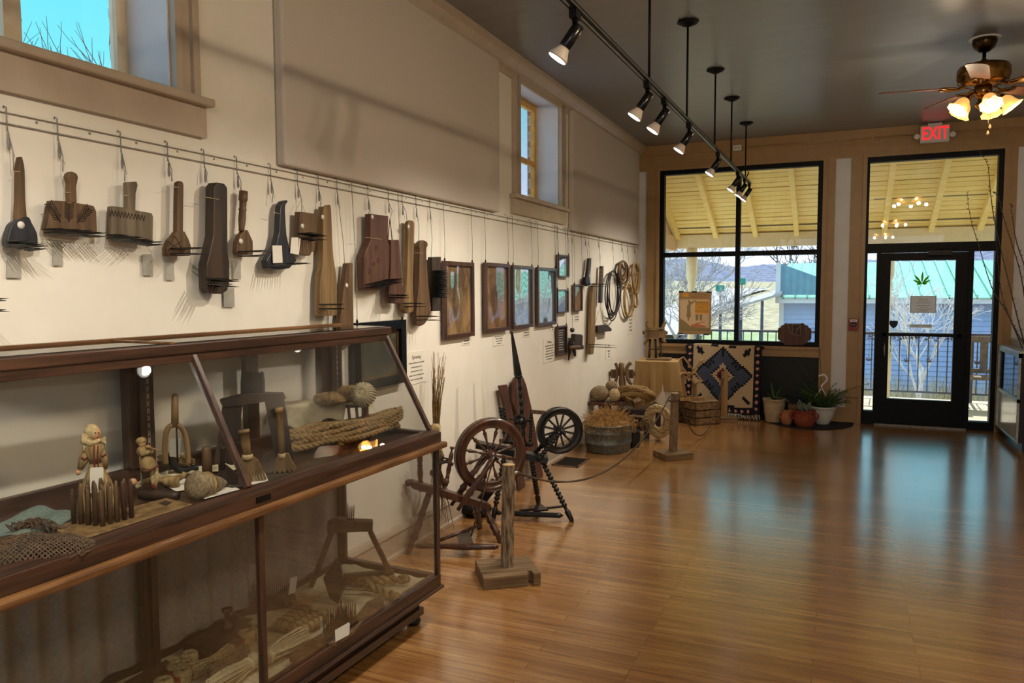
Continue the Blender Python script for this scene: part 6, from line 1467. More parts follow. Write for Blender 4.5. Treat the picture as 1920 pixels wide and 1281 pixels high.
# pedestal with burlap
pp = V((-2.02, 9.15, 0)); b = Bil(0, 0, p=pp); zt = b(1225, 674).z
w2 = .23
t = thing('cloth_pedestal', 'square pedestal wrapped in white cloth under the burlap drape', 'pedestal', pp, None, .1); M = WM[t.name]
part(t, 'core', MB().prism([M @ V((x * w2, y * w2, 0)) for x, y in ((-1, -1), (1, -1), (1, 1), (-1, 1))], (0, 0, zt - .012)), 'linen_white')
mb = MB(); N = 56; lv = 10; vs = []; fs = []
for j in range(lv + 1):
    for i in range(N):
        a = 2 * PI * i / N; k = max(abs(math.cos(a)), abs(math.sin(a))); sx_, sy_ = math.cos(a) / k, math.sin(a) / k; v = j / lv; corner = (min(abs(math.cos(a)), abs(math.sin(a))) / k) ** 2
        o = w2 * 1.02 + .05 * v * corner + .022 * v * math.sin(a * 7 + 1) + .012 * v * math.sin(a * 17) + .014; drop = .60 if (-2.9 < (a - 2 * PI if a > PI else a) < -1.9 or a > 2.2 and a < 4.6) else .33 + .05 * math.sin(a * 3 + 1)
        if a > 3.0 and a < 4.35: drop = .60
        elif 4.35 <= a < 4.9: drop = .60 - (a - 4.35) * .42
        elif a >= 4.9: drop = .37 - .05 * (a - 4.9)
        vs.append(M @ V((sx_ * o, sy_ * o, zt - drop * v - .004 * (v == 0))))
for j in range(lv): fs += [(j * N + i, j * N + (i + 1) % N, (j + 1) * N + (i + 1) % N, (j + 1) * N + i) for i in range(N)]
fs.append(tuple(range(N))); mb.add(vs, fs, False)
solo('burlap_drape', 'tan burlap cloth draped over the square pedestal', 'cloth', mb, 'burlap')
# reel stand on the pedestal
b = Bil(0, 0, p=pp + V((.02, 0, 0)))
t = thing('reel_stand', 'antique wooden winding reel on legs standing on the burlap pedestal', 'reel', (pp.x, pp.y, zt))
part(t, 'base', MB().prism([M @ V((x, y, zt + .002)) for x, y in ((-.14, -.10), (.15, -.10), (.15, .10), (-.14, .10))], (0, 0, .018)), 'plank_old')
for q0, q1 in (((1217, 671), (1219, 636)), ((1230, 671), (1229, 636)), ((1240, 670), (1238, 636))): part(t, 'leg', MB().turned(b(*q0), b(*q1), [(0, .014), (.3, .016), (.5, .012), (1, .016)], 10), 'tool_dark')
part(t, 'rail', MB().bar(b(1216, 655), b(1241, 655), .015, .015, Z1), 'tool_dark')
part(t, 'hub', MB().bar(b(1208, 626), b(1249, 626), .05, .09, Z1), 'tool_tan', bevel=.01)
part(t, 'axle', MB().cyl(b(1205, 624), b(1252, 624), .02), 'tool_brown')
for y in (616, 632): part(t, 'slat', MB().bar(b(1212, y, .03), b(1246, y, .03), .02, .02, Z1), 'tool_tan')
for pts in ([(1216, 618), (1212, 606), (1215, 603)], [(1241, 618), (1246, 607), (1249, 604)], [(1216, 634), (1210, 642), (1208, 646)], [(1243, 634), (1246, 641), (1249, 640)]):
    part(t, 'horn', MB().tube(smooth([b(*q, .02) for q in pts]), [.02] * 8 + [.016] * 8 + [.010], 8), 'tool_tan')
# crate
cp = fl(1300, 797); b = Bil(1300, 797)
A_, B_, C_ = fl(1258, 786), fl(1304, 799), fl(1331, 785)
zt = Bil(0, 0, p=B_)(1304, 757).z
nrm = lambda q: V((q.x, q.y, 0))
ux, uy = nrm(B_ - A_) * 1.0, nrm(C_ - B_)
ux = ux.normalized() * .40; uy = (uy - ux * (uy.dot(ux) / ux.dot(ux))).normalized() * .36
A_ = B_ - ux
t = thing('wooden_crate', 'slatted old wooden fruit crate with faded black lettering beside the rug', 'crate', (B_.x, B_.y, 0))
def wallq(p, d, z0, z1, th): 
    n = Z1.cross(d).normalized(); return [p + Z1 * z0, p + d + Z1 * z0, p + d + n * th + Z1 * z0, p + n * th + Z1 * z0, p + Z1 * z1, p + d + Z1 * z1, p + d + n * th + Z1 * z1, p + n * th + Z1 * z1]
sh = zt / 3
for k in range(3):
    for p, d in ((A_, ux), (B_, uy), (B_ + uy, -ux), (A_ + uy, -uy)):
        part(t, 'slat', MB().hexa(wallq(p, d, k * sh + .006, (k + 1) * sh - .006, .014)), 'crate_wood')
part(t, 'bottom', MB().prism([A_ + Z1 * .008, B_ + Z1 * .008, B_ + uy + Z1 * .008, A_ + uy + Z1 * .008], (0, 0, .012)), 'crate_wood')
part(t, 'lid', MB().prism([A_ + Z1 * zt, B_ + Z1 * zt, B_ + uy + Z1 * zt, A_ + uy + Z1 * zt], (0, 0, .012)), 'crate_wood')
fn = ux.cross(Z1).normalized()
ctr = A_ + ux * .5
text(t, 'MOUNTAIN', ctr + fn * .002 + Z1 * sh * 1.55, ux, Z1, .075, 'ink'); text(t, 'APPLES', ctr + fn * .002 + Z1 * sh * .95, ux, Z1, .085, 'ink')
part(t, 'hand_hole', MB().prism([ctr + fn * .001 + ux * a + Z1 * (sh * .45 + z) for a, z in ((-.2, -.012), (.2, -.012), (.22, 0), (.2, .012), (-.2, .012), (-.22, 0))], fn * .001), 'carving_dark')
# yarn swift on the crate
b = Bil(0, 0, p=B_ - ux * .35 + uy * .4); sp = b.p
t = thing('yarn_winder', 'wooden hand cranked yarn winder with a square reel standing on the crate', 'yarn winder', (sp.x, sp.y, zt + .012)); m = 'light_wood'
zb = zt + .012
part(t, 'base', MB().bar(V((b(1272, 745, .06).x, b(1272, 745, .06).y, zb + .02)), V((b(1318, 745, -.05).x, b(1318, 745, -.05).y, zb + .02)), .10, .04, Z1), m)
part(t, 'post', MB().prism(b.poly([(1274, 692), (1284, 692), (1283, 716), (1288, 742), (1271, 745), (1274, 716)], .06), -b.n * .035), m)
part(t, 'post', MB().prism(b.poly([(1297, 718), (1306, 718), (1308, 740), (1296, 742)], -.10), -b.n * .035), m)
hb = (1297, 698)
for a_, b_ in (((1268, 672), (1304, 722)), ((1281, 669), (1317, 716)), ((1284, 712), (1318, 676)), ((1262, 716), (1290, 706))):
    part(t, 'arm', MB().bar(b(*a_, .03), b(*b_, .03), .02, .026, b.n), m)
for a_, b_ in (((1270, 676), (1281, 670)), ((1302, 720), (1317, 714)), ((1312, 678), (1319, 674)), ((1292, 707), (1306, 693))): part(t, 'peg', MB().cyl(b(*a_, .05), b(*b_, -.08), .011), m)
part(t, 'axle', MB().cyl(b(1279, 700, .08), b(1302, 700, -.12), .014), m)
part(t, 'crank', MB().tube([b(1279, 700, .09), b(1268, 708, .10), b(1259, 714, .10)], .014, 8).ell(b(1260, 714, .10), (.03, .02, .02)), m)
for i, (q0, q1) in enumerate((((1290, 744), (1312, 738)), ((1288, 747), (1300, 744)))): solo('wood_offcut', ('pale wooden slat lying on the crate, the longer one', 'pale wooden slat lying on the crate, the shorter one')[i], 'slat', MB().bar(V((b(*q0, .02).x, b(*q0, .02).y, zb + .012 + .025 * i)), V((b(*q1, -.1).x, b(*q1, -.1).y, zb + .012 + .025 * i)), .06, .022, Z1), 'crate_wood')
# ================================================================ RUG
ry = YF - .16; ra, rb_ = at(1287, 700, 1, ry), at(1428, 700, 1, ry); rzt = at(1360, 647, 1, ry).z; rzb = .07
t = thing('patterned_rug', 'wool rug with a stepped blue diamond and dark flowered border hung below the window', 'rug', ((ra.x + rb_.x) / 2, ry, 0))
NX, NY = 72, 66; me = bpy.data.meshes.new('rug_field'); vs = []; fs = []; mi = []
NXv = NX + 1
def rugp(i, j):
    u, w = i / NX, j / NY; x = ra.x + (rb_.x - ra.x) * u; z = rzt + (rzb - rzt) * w
    return (x, ry + .012 * math.sin(u * 9 + w * 3) - .10 * w - (.02 if w > .01 else -.06), z + .012 * math.sin(u * 7))
def rugm(u, w):  # u, w in -1..1 -> material index
    U = round(u * 36) / 36; Wd = round(w * 33) / 33
    if abs(u) > .80: 
        k = ((w + 1) * 5.2) % 1 - .5; q = (abs(u) - .90) / .10; return 4 if abs(k) * 1.1 + abs(q) * .55 < .30 and not (abs(k) > .12 and abs(q) > .35) else (3 if abs(k) < .07 and abs(q) < .18 else 0)
    if w > .78:
        k = ((u + 1) * 6.2) % 1 - .5; q = (w - .89) / .11; return 4 if abs(k) + abs(q) * .5 < .27 else 0
    U = u / .80; Wd = (w - (-.11)) / .89
    st = lambda v, n: round(v * n) / n
    d = abs(st(U, 14)) * .98 + abs(Wd) * 1.02
    notch = .10 * (abs(Wd) < .22) 
    if d < .16: return 0
    if d < .24: return 3
    if d < .36: return 1
    if d < .42 and abs(st(U, 14)) > .10: return 0 if abs(Wd) > .02 else 1
    if d < .42: return 1
    if d < .98:
        a, b_ = abs(U) - .42, abs(Wd) - .34; r = math.hypot(a, b_)
        if .10 < r < .16 and (a + b_ > -.1): return 0
        if r < .05: return 0
        if d > .90: return 0
        if abs(U) < .05 and abs(Wd) > .62: return 0
        if abs(abs(U) - abs(Wd) * .4 - .25) < .04 and abs(Wd) > .5: return 0
        return 2
    a, b_ = abs(U) - .78, abs(Wd) - .78
    if abs(a - b_) < .07 and abs(a + b_) < .22: return 0
    if abs(a + b_) < .07 and abs(a - b_) < .16 and Wd < 0: return 0
    if abs(Wd) > .93 and abs(abs(U) - .28) < .12: return 0
    return 1
for j in range(NY + 1):
    for i in range(NX + 1): vs.append(V(rugp(i, j)) - V((0, 0, 0)))
for j in range(NY):
    for i in range(NX):
        fs.append((j * NXv + i, j * NXv + i + 1, (j + 1) * NXv + i + 1, (j + 1) * NXv + i)); mi.append(rugm((i + .5) / NX * 2 - 1, (j + .5) / NY * 2 - 1))
n0 = len(vs); nf = len(fs)
vs += [q + V((0, .01, 0)) for q in vs]; fs += [tuple(reversed([a + n0 for a in f])) for f in fs]; mi += mi
inv = WM[t.name].inverted(); me.from_pydata([tuple(inv @ q) for q in vs], [], fs)
mat('rug_navy', S(24, 25, 34), S(17, 18, 26), 120, rough=1, bmp=.4); mat('rug_cream', S(190, 168, 134), S(172, 150, 116), 120, rough=1, bmp=.4); mat('rug_blue', S(70, 76, 94), S(58, 64, 80), 120, rough=1, bmp=.4); mat('rug_pink', S(204, 150, 130), S(190, 134, 116), 120, rough=1, bmp=.4)
for k in ('rug_navy', 'rug_cream', 'rug_blue', 'red_wool', 'rug_pink'): me.materials.append(MATS[k])
me.polygons.foreach_set('material_index', mi); me.update()
o = bpy.data.objects.new('woven_field', me); COL.objects.link(o); o.parent = t
mb = MB()
for i in range(70):
    x = ra.x + (rb_.x - ra.x) * (i + .5) / 70; q = V((x, ry - .12, rzb + .005)); mb.tube([q, q + V((random.uniform(-.008, .008), -.01, -.03)), q + V((random.uniform(-.016, .016), -.02, -.062))], .003, 4)
part(t, 'fringe', mb, 'linen_white')
rk = thing('rug_rack', 'plain dark rail the patterned rug hangs over', 'rack', ((ra.x + rb_.x) / 2, ry + .05, 0))
part(rk, 'rail', MB().cyl((ra.x - .02, ry + .05, rzt - .03), (rb_.x + .02, ry + .05, rzt - .03), .018), 'black_wood')
for x in (ra.x + .02, rb_.x - .02): part(rk, 'leg', MB().cyl((x, ry + .07, 0), (x, ry + .05, rzt - .03), .015), 'black_wood')
# ================================================================ PLANTS
mc = V((-.32, YF - .03, 0))
mb = MB(); N = 40; P = [mc + V((.50 * math.cos(PI + PI * i / N), .62 * math.sin(PI + PI * i / N), .001)) for i in range(N + 1)]; mb.prism(P, (0, 0, .012)); solo('half_round_mat', 'dark navy half round mat under the potted plants', 'mat', mb, 'mat_navy', bevel=.004)
def pot(t, c, prof, m, n=24, soilr=None, soilh=0):
    part(t, 'pot', MB().lathe(c, prof, n, open_=True), m)
    if soilr: part(t, 'soil', MB().lathe(c + Z1 * soilh, [(soilr, 0), (soilr * .6, .008), (.001, .01)], 18), 'soil')
def strap(c, ang, L, w, droop, m, t, up=1.0, name='leaf'):
    d = V((math.cos(ang), math.sin(ang), 0)); sd = V((-d.y, d.x, 0)); mb = MB(); K = 8
    def fn(u, k):
        s = k; p = c + d * (L * (s * .75)) + Z1 * (L * up * s - droop * L * s * s * 1.6); ww = w * math.sin(PI * min(1, .12 + s * .88)) ** .7
        return p + sd * ((u - .5) * ww) + Z1 * (-.18 * ww * math.cos((u - .5) * PI))
    mb.grid(fn, 2, K, thick=(0, 0, .0012)); part(t, name, mb, m)
PX = lambda px, py, y: at(px, py, 1, y)
# cream pot with strap leaves
c0 = V((-.72, 9.74, .013)); t = thing('potted_plant', 'ribbed cream pot with long strap leaves, leftmost of the plants', 'potted plant', c0)
pot(t, c0, [(.0, 0), (.095, 0), (.10, .01), (.112, .10), (.116, .11), (.114, .12), (.122, .19), (.126, .20), (.124, .21), (.132, .265), (.138, .27), (.138, .285), (.128, .285), (.12, .24), (0, .235)], 'pot_cream', soilr=.122, soilh=.243)
for i, (a, L, w, dr, up, m) in enumerate(((3.4, .22, .03, .5, .8, 'leaf_yellow'), (2.6, .20, .03, .25, 1.2, 'leaf_green'), (1.9, .30, .035, .1, 1.3, 'leaf_green'), (.4, .42, .045, .55, 1.1, 'leaf_green'), (-.3, .36, .04, .62, 1.0, 'leaf_yellow'), (-1.2, .24, .03, .4, 1.0, 'leaf_green'), (4.3, .22, .028, .3, 1.1, 'leaf_green'), (1.1, .30, .035, .2, 1.2, 'leaf_green'), (.05, .30, .03, .45, .9, 'leaf_green'))): strap(c0 + Z1 * .245, a, L * .8, w, dr, m, t, up * .85)
# strawberry jar
c0 = V((-.56, 9.57, .013)); t = thing('clay_jar', 'little pale terracotta jar with side handles between the cream and red pots', 'jar', c0)
pot(t, c0, [(0, 0), (.045, 0), (.058, .02), (.068, .07), (.064, .12), (.052, .145), (.06, .16), (.062, .168), (.05, .168), (.046, .15), (0, .14)], 'terracotta_pale', soilr=.046, soilh=.146)
for s_ in (1, -1): part(t, 'handle', MB().tube(smooth([c0 + V((s_ * .05, 0, .145)), c0 + V((s_ * .082, 0, .13)), c0 + V((s_ * .08, 0, .09)), c0 + V((s_ * .066, 0, .075))]), .009, 8), 'terracotta_pale')
# red terracotta pot with succulent
c0 = V((-.36, 9.50, .013)); t = thing('potted_plant', 'round red terracotta pot with a grey green succulent, in front', 'potted plant', c0)
pot(t, c0, [(0, 0), (.085, 0), (.105, .03), (.125, .09), (.122, .14), (.11, .17), (.125, .185), (.128, .198), (.112, .198), (.105, .175), (0, .165)], 'terracotta', soilr=.105, soilh=.172)
for s_ in (1, -1): part(t, 'handle', MB().tube(smooth([c0 + V((s_ * .112, 0, .17)), c0 + V((s_ * .148, 0, .15)), c0 + V((s_ * .144, 0, .11)), c0 + V((s_ * .124, 0, .09))]), .012, 8), 'terracotta')
rnd = random.Random(8)
for i in range(9):
    p = c0 + V((rnd.uniform(-.07, .05), rnd.uniform(-.05, .05), .175)); h = rnd.uniform(.06, .14); mb = MB()
    for k in range(7):
        a = k * 2.4; q = p + Z1 * (h * (.3 + .7 * k / 7)); mb.ell(q + V((math.cos(a), math.sin(a), .3)) * .014, (.010, .008, .018), 8, 6)
    part(t, 'rosette', mb, 'succulent')
# fern in white hanging basket
c0 = V((-.17, 9.80, .013)); t = thing('potted_fern', 'feathery fern in a white hanging basket with its plastic hook, rightmost of the plants', 'potted plant', c0)
pot(t, c0, [(0, 0), (.075, 0), (.08, .01), (.115, .07), (.14, .14), (.155, .20), (.163, .205), (.163, .215), (.15, .215), (.135, .15), (0, .16)], 'white_plastic', soilr=.142, soilh=.175)
hk = c0 + V((-.02, -.02, .44)); hm_ = part(t, 'hanger', MB().tube(smooth([hk + V((0, 0, 0)), hk + V((.015, 0, .035)), hk + V((.05, 0, .075)), hk + V((.06, 0, .12)), hk + V((.02, 0, .155)), hk + V((-.03, 0, .135))]), .011, 8).tube([hk, hk - V((.02, 0, .05)), c0 + V((-.155, 0, .21))], [.012, .006, .004], 6).tube([hk, hk + V((.03, 0, -.05)), c0 + V((.12, -.09, .21))], [.012, .006, .004], 6).tube([hk, c0 + V((.1, .12, .21))], .004, 6), 'white_plastic')
mb = MB(); rnd = random.Random(15)
for i in range(120):
    a = rnd.uniform(0, 6.28); L = rnd.uniform(.14, .30); up = rnd.uniform(.5, 2.0); d = V((math.cos(a), math.sin(a) * .7, 0)); p = c0 + Z1 * .19 + d * .04; P = []
    for k in range(8):
        s_ = k / 7; P.append(p + d * (L * s_) + Z1 * (L * up * s_ - .5 * L * s_ * s_ * up))
    mb.tube(P, .0018, 4)
    for k in range(2, 8):
        for z in range(5):
            q = P[k].lerp(P[k - 1], z / 5); dd = V((rnd.uniform(-1, 1), rnd.uniform(-1, 1), rnd.uniform(-.3, 1))).normalized() * rnd.uniform(.018, .038)
            e_ = V((dd.y, -dd.x, 0)).normalized() * .0035; mb.prism([q, q + dd * .5 + e_, q + dd, q + dd * .5 - e_], (0, 0, .0012))
part(t, 'fronds', mb, 'fern_green')
for i, (a, L, up) in enumerate(((2.5, .34, 1.9), (2.9, .30, 1.5), (.1, .50, 1.0), (.3, .40, .7), (1.7, .45, 2.0))):
    d = V((math.cos(a), math.sin(a) * .5, 0)); mb = MB(); P = [c0 + Z1 * .2 + d * (L * s_) + Z1 * (L * up * s_ - .4 * L * s_ * s_) for s_ in [k / 9 for k in range(10)]]; mb.tube(P, .002, 4)
    for k in range(3, 10):
        for z in range(6):
            q = P[k].lerp(P[k - 1], z / 6); dd = V((rnd.uniform(-1, 1), rnd.uniform(-1, 1), rnd.uniform(-.6, .6))).normalized() * .022; e_ = V((dd.y, -dd.x, .001)).normalized() * .004; mb.prism([q, q + dd * .5 + e_, q + dd, q + dd * .5 - e_], (0, 0, .0012))
    part(t, 'spray', mb, 'fern_green')
solo('plant_riser', 'wooden block riser behind the clay jar among the plants', 'block', MB().box((-.56, 9.78, .013), (-.36, 9.92, .22)), 'plank_old', bevel=.005)
# ================================================================ GLASS COUNTER AT THE RIGHT
kx, ky0, ky1, kz = 1.64, 8.88, 9.98, .99
t = thing('glass_counter', 'black sided glass shop counter at the right edge beside the door', 'counter', (kx + .3, 9.4, 0))
part(t, 'side_panel', MB().box((kx + .02, ky0, .09), (kx + .62, ky0 + .03, kz)), 'counter_dark'); part(t, 'side_panel', MB().box((kx + .02, ky1 - .03, .09), (kx + .62, ky1, kz)), 'counter_dark')
part(t, 'kick_base', MB().box((kx + .06, ky0 + .02, 0), (kx + .6, ky1 - .02, .09)), 'counter_dark')
part(t, 'lower_panel', MB().box((kx + .01, ky0 + .03, .09), (kx + .03, ky1 - .03, .50)), 'laminate')
part(t, 'front_glass', MB().box((kx + .012, ky0 + .03, .53), (kx + .018, ky1 - .03, kz - .04)), 'counter_glass')
part(t, 'trim_rail', MB().box((kx, ky0, kz - .045), (kx + .03, ky1, kz)).box((kx, ky0, .495), (kx + .025, ky1, .53)).box((kx, ky0, .09), (kx + .02, ky0 + .025, kz)).box((kx, ky1 - .03, .09), (kx + .02, ky1, kz)).box((kx, ky0, .08), (kx + .03, ky1, .095)), 'steel')
part(t, 'shelf', MB().box((kx + .04, ky0 + .03, .5), (kx + .6, ky1 - .03, .515)), 'counter_dark')
part(t, 'back_panel', MB().box((kx + .58, ky0, .09), (kx + .62, ky1, kz)), 'counter_dark')
part(t, 'top', MB().box((kx, ky0 - .005, kz), (kx + .64, ky1, kz + .02)), 'counter_white'); part(t, 'riser', MB().box((kx + .12, ky0 + .3, kz + .02), (kx + .64, ky1, kz + .09)), 'counter_white', bevel=.004)
# tall bare branches
vb = V((2.05, 9.35, kz + .09)); t = thing('branch_arrangement', 'tall bare budding branches in a vase on the counter at the right edge', 'branches', vb)
part(t, 'vase', MB().lathe(vb, [(.05, 0), (.08, .04), (.09, .14), (.06, .24), (.05, .28), (.045, .28), (.04, .2)], 20), 'pot_cream')
bp_ = Pln((2.0, 9.25, 0), (0, -1, 0)); rnd = random.Random(9)
for pts in ([(1925, 660), (1905, 585), (1868, 430), (1857, 360), (1852, 310), (1835, 284)], [(1922, 665), (1890, 590), (1860, 540), (1835, 460), (1820, 410), (1813, 362)], [(1930, 640), (1915, 520), (1885, 420), (1872, 370), (1862, 362)], [(1935, 640), (1925, 520), (1905, 450), (1897, 395), (1896, 384)], [(1930, 660), (1905, 620), (1880, 560), (1872, 500), (1868, 455)]):
    P = smooth([bp_(*q, .05 * math.sin(q[0])) for q in pts], sub=6); P = [vb + Z1 * .2] + P; k = len(P)
    mb = MB().tube(P, [.007 - .0055 * i / k for i in range(k)], 6)
    for i in range(4, k, 1):
        q = P[i]; d = V((rnd.uniform(-1, 1), rnd.uniform(-.5, .5), rnd.uniform(0, 1))).normalized() * .018; mb.tube([q, q + d], [.003, .005], 5)
    part(t, 'branch', mb, 'tree_dark')
# ================================================================ FRONT WALL FITTINGS
wy = YF + .05
# poster, its back showing through, taped to the window
a, b_ = at(1273, 547, 1, wy - .01), at(1333, 628, 1, wy - .01); yq = wy - .006
t = thing('window_poster', 'tan event poster taped inside the shop window, its print showing reversed', 'poster', ((a.x + b_.x) / 2, yq, b_.z))
x0, x1, z0, z1 = a.x, b_.x, b_.z, a.z; w, h = x1 - x0, z1 - z0
part(t, 'sheet', MB().box((x0, yq - .001, z0), (x1, yq, z1)), 'poster_paper')
pq = lambda u, v, o=.0015: V((x0 + w * u, yq - .001 - o, z1 - h * v))
def pbox(u0, v0, u1, v1, m, name, o=.0012): part(t, name, MB().prism([pq(u0, v0, 0), pq(u1, v0, 0), pq(u1, v1, 0), pq(u0, v1, 0)], (0, -o, 0)), m)
pbox(.04, .18, .94, .92, 'poster_pale', 'picture_area', .0003); pbox(.10, .03, .30, .12, 'poster_orange', 'colour_block'); pbox(.50, .22, .92, .51, 'poster_orange', 'colour_block', .0006)
part(t, 'field', MB().prism([pq(.03, .62, 0), pq(.2, .70, 0), pq(.38, .82, 0), pq(.95, .84, 0), pq(.95, .92, 0), pq(.03, .92, 0)], (0, -.0008, 0)), 'poster_dim')
part(t, 'red_tool', MB().prism([pq(.38, .78, 0), pq(.88, .66, 0), pq(.60, .76, 0), pq(.86, .80, 0), pq(.84, .83, 0), pq(.38, .82, 0)], (0, -.0012, 0)), 'poster_red')
fg = [(.28, .20), (.34, .20), (.37, .25), (.52, .19), (.53, .21), (.37, .31), (.36, .40), (.38, .58), (.33, .62), (.32, .68), (.29, .68), (.27, .60), (.24, .58), (.26, .42), (.25, .34), (.31, .28)]
part(t, 'figure', MB().prism([pq(u, v, 0) for u, v in fg], (0, -.0012, 0)), 'poster_dim')
for u in (.52, .64): part(t, 'drawn_comb', MB().prism([pq(u, .53, 0), pq(u + .09, .53, 0), pq(u + .08, .67, 0), pq(u + .01, .67, 0)], (0, -.0012, 0)), 'poster_dim')
for s_, u, v, z in (('HEMP', .71, .27, .11), ('and', .71, .365, .07), ('HACKLES', .71, .455, .072)): text(t, s_, pq(u, v, .002), X1, Z1, z * h * 1.0, 'poster_dim', mirror=True)
text(t, 'Crossroads', pq(.62, .12, .002), X1, Z1, .075 * h, 'poster_red', mirror=True); text(t, 'from our', pq(.6, .06, .002), X1, Z1, .05 * h, 'poster_dim', mirror=True)
for u, v in ((.07, .0), (.48, .005), (.92, .01), (.07, .985), (.86, .99)): part(t, 'tape', MB().prism([pq(u - .075, v - .015, 0), pq(u + .075, v - .015, 0), pq(u + .075, v + .02, 0), pq(u - .075, v + .02, 0)], (0, -.002, 0)), 'tape_blue')
# wooden plaque on the window sill
yp = wy - .09; ap = lambda x, y: at(1440 + x * .05464, 590 + y * .05464, 1, yp)
pts = [(340, 520), (345, 480), (440, 430), (455, 375), (540, 360), (560, 320), (620, 290), (660, 312), (1120, 312), (1180, 290), (1240, 320), (1265, 365), (1360, 375), (1385, 440), (1470, 480), (1485, 540), (1485, 800), (1465, 860), (1400, 900), (1350, 940), (1345, 985), (1250, 1000), (1215, 1060), (560, 1055), (545, 990), (450, 965), (430, 905), (345, 860), (338, 800)]
P = [ap(*q) for q in pts]; zl = min(q.z for q in P); zs = .975
t = thing('wooden_plaque', 'dark scalloped wooden plaque standing in the window with a small hung picture', 'plaque', (P[0].x, yp, zl))
part(t, 'board', MB().prism(P, (0, .03, 0)), 'tool_red', bevel=.004)
q = [ap(*q) for q in ((830, 345), (1105, 355), (1115, 705), (835, 690))]
part(t, 'hung_picture', MB().prism([x - V((0, .004, 0)) for x in q], (0, .004, 0)), 'photo_dark'); mb = MB()
for i in range(4): mb.tube([q[i] - V((0, .006, 0)), q[(i + 1) % 4] - V((0, .006, 0))], .0025, 4)
mb.tube([ap(660, 320) - V((0, .008, 0)), ap(760, 590) - V((0, .008, 0)), ap(860, 700) - V((0, .008, 0)), ap(960, 640) - V((0, .008, 0)), ap(1110, 350) - V((0, .008, 0))], .003, 4); mb.tube([ap(880, 470) - V((0, .006, 0)), ap(960, 540) - V((0, .006, 0)), ap(1040, 440) - V((0, .006, 0))], .002, 4)
part(t, 'cord', mb, 'pot_cream')
# fire alarm pull
fa = fr(1600, 608)
t = thing('fire_alarm', 'red fire alarm pull station on the wall left of the door', 'fire alarm', (fa.x, YF, fa.z - .07)); x, z = fa.x, fa.z
part(t, 'housing', MB().box((x - .05, YF - .05, z - .072), (x + .05, YF, z + .068)), 'alarm_red', bevel=.006); part(t, 'pull_handle', MB().box((x - .03, YF - .058, z - .03), (x + .03, YF - .05, z + .02)), 'black_matte'); part(t, 'label_band', MB().box((x - .04, YF - .0525, z + .03), (x + .04, YF - .05, z + .06)), 'white_paint')
text(t, 'FIRE', (x, YF - .0535, z + .045), X1, Z1, .028, 'alarm_red'); text(t, 'PULL', (x, YF - .0595, z - .005), X1, Z1, .02, 'white_paint')
# exit sign
a, b_ = at(1726, 234, 1, YF - .12), at(1780, 264, 1, YF - .12); x0, x1, z0, z1 = a.x, b_.x, (a.z + b_.z) / 2 - .105, (a.z + b_.z) / 2 + .085; cx_ = (x0 + x1) / 2
t = thing('exit_sign', 'white exit sign with glowing red EXIT letters and twin lamps above the door', 'exit sign', (cx_, YF - .1, z0))
part(t, 'housing', MB().box((x0, YF - .12, z0), (x1, YF - .06, z1)), 'white_plastic', bevel=.006); part(t, 'canopy', MB().box((cx_ - .07, YF - .12, z1), (cx_ + .07, YF - .04, z1 + .025)).box((cx_ - .05, YF - .08, z0 + .05), (cx_ + .05, YF - .026, z1 - .02)), 'white_plastic')
text(t, 'EXIT', (cx_ + .005, YF - .122, (z0 + z1) / 2), X1, Z1, .20, 'exit_red', sx=.66, bold=.003)
for xx in (x0 - .032, x1 + .032): part(t, 'lamp_head', MB().lathe((xx, YF - .075, z0 + .075), [(.012, 0), (.028, .02), (.032, .05), (.026, .055), (.001, .05)], 16, (0, -1, 0)).box((xx - .035, YF - .085, z0 + .068), (xx + .035, YF - .07, z0 + .082)), 'white_plastic')
# conduit and junction box
jb = fr(1383, 278, -.02); zc_ = jb.z
t = thing('conduit', 'painted electrical conduit running along the top of the front wall', 'conduit', (1, YF, zc_))
part(t, 'pipe', MB().cyl((jb.x, YF - .035, zc_), (x0 - .04, YF - .035, zc_), .007).cyl((x1 + .04, YF - .035, zc_), (XR - .02, YF - .035, zc_), .007), 'brown_tan_paint')
for xx in (-.4, .3, 1.6): part(t, 'strap', MB().box((xx - .012, YF - .043, zc_ - .012), (xx + .012, YF - .026, zc_ + .012)), 'brown_tan_paint')
t = thing('junction_box', 'small white junction box on the conduit above the shop window', 'junction box', (jb.x, YF - .04, zc_ - .03)); part(t, 'box', MB().box((jb.x - .05, YF - .055, zc_ - .035), (jb.x + .05, YF - .025, zc_ + .035)), 'white_plastic', bevel=.004)
for q in (-.02, .02): part(t, 'socket', MB().lathe((jb.x + q, YF - .055, zc_), [(.012, 0), (.011, .002)], 12, (0, -1, 0)), 'pot_cream')
# things on the glass door
yg = wy - .004
c0 = at(1728.5, 532, 1, yg); mb = MB(); hemp_leaf(mb, c0, .15, X1, Z1, V((0, -.001, 0)), fan=((88, 1.0), (52, .86), (128, .92), (24, .68), (155, .72), (-2, .38), (185, .38)), stem=.45); solo('leaf_decal', 'bright green hemp leaf decal on the door glass', 'decal', mb, 'decal_green')
a, b_ = at(1707, 555, 1, yg), at(1755, 587, 1, yg); cx_ = (a.x + b_.x) / 2
t = thing('door_notice', 'white bordered notice in reversed lettering on the door glass', 'notice', (cx_, yg, b_.z)); part(t, 'sheet', MB().box((a.x, yg - .002, b_.z), (b_.x, yg - .0005, a.z)), 'notice_paper'); hz_ = a.z - b_.z
mb = MB(); 
for q in ((a.x + .006, b_.z + .006, b_.x - .006, b_.z + .009), (a.x + .006, a.z - .009, b_.x - .006, a.z - .006), (a.x + .006, b_.z + .006, a.x + .009, a.z - .006), (b_.x - .009, b_.z + .006, b_.x - .006, a.z - .006)): mb.box((q[0], yg - .0028, q[1]), (q[2], yg - .002, q[3]))
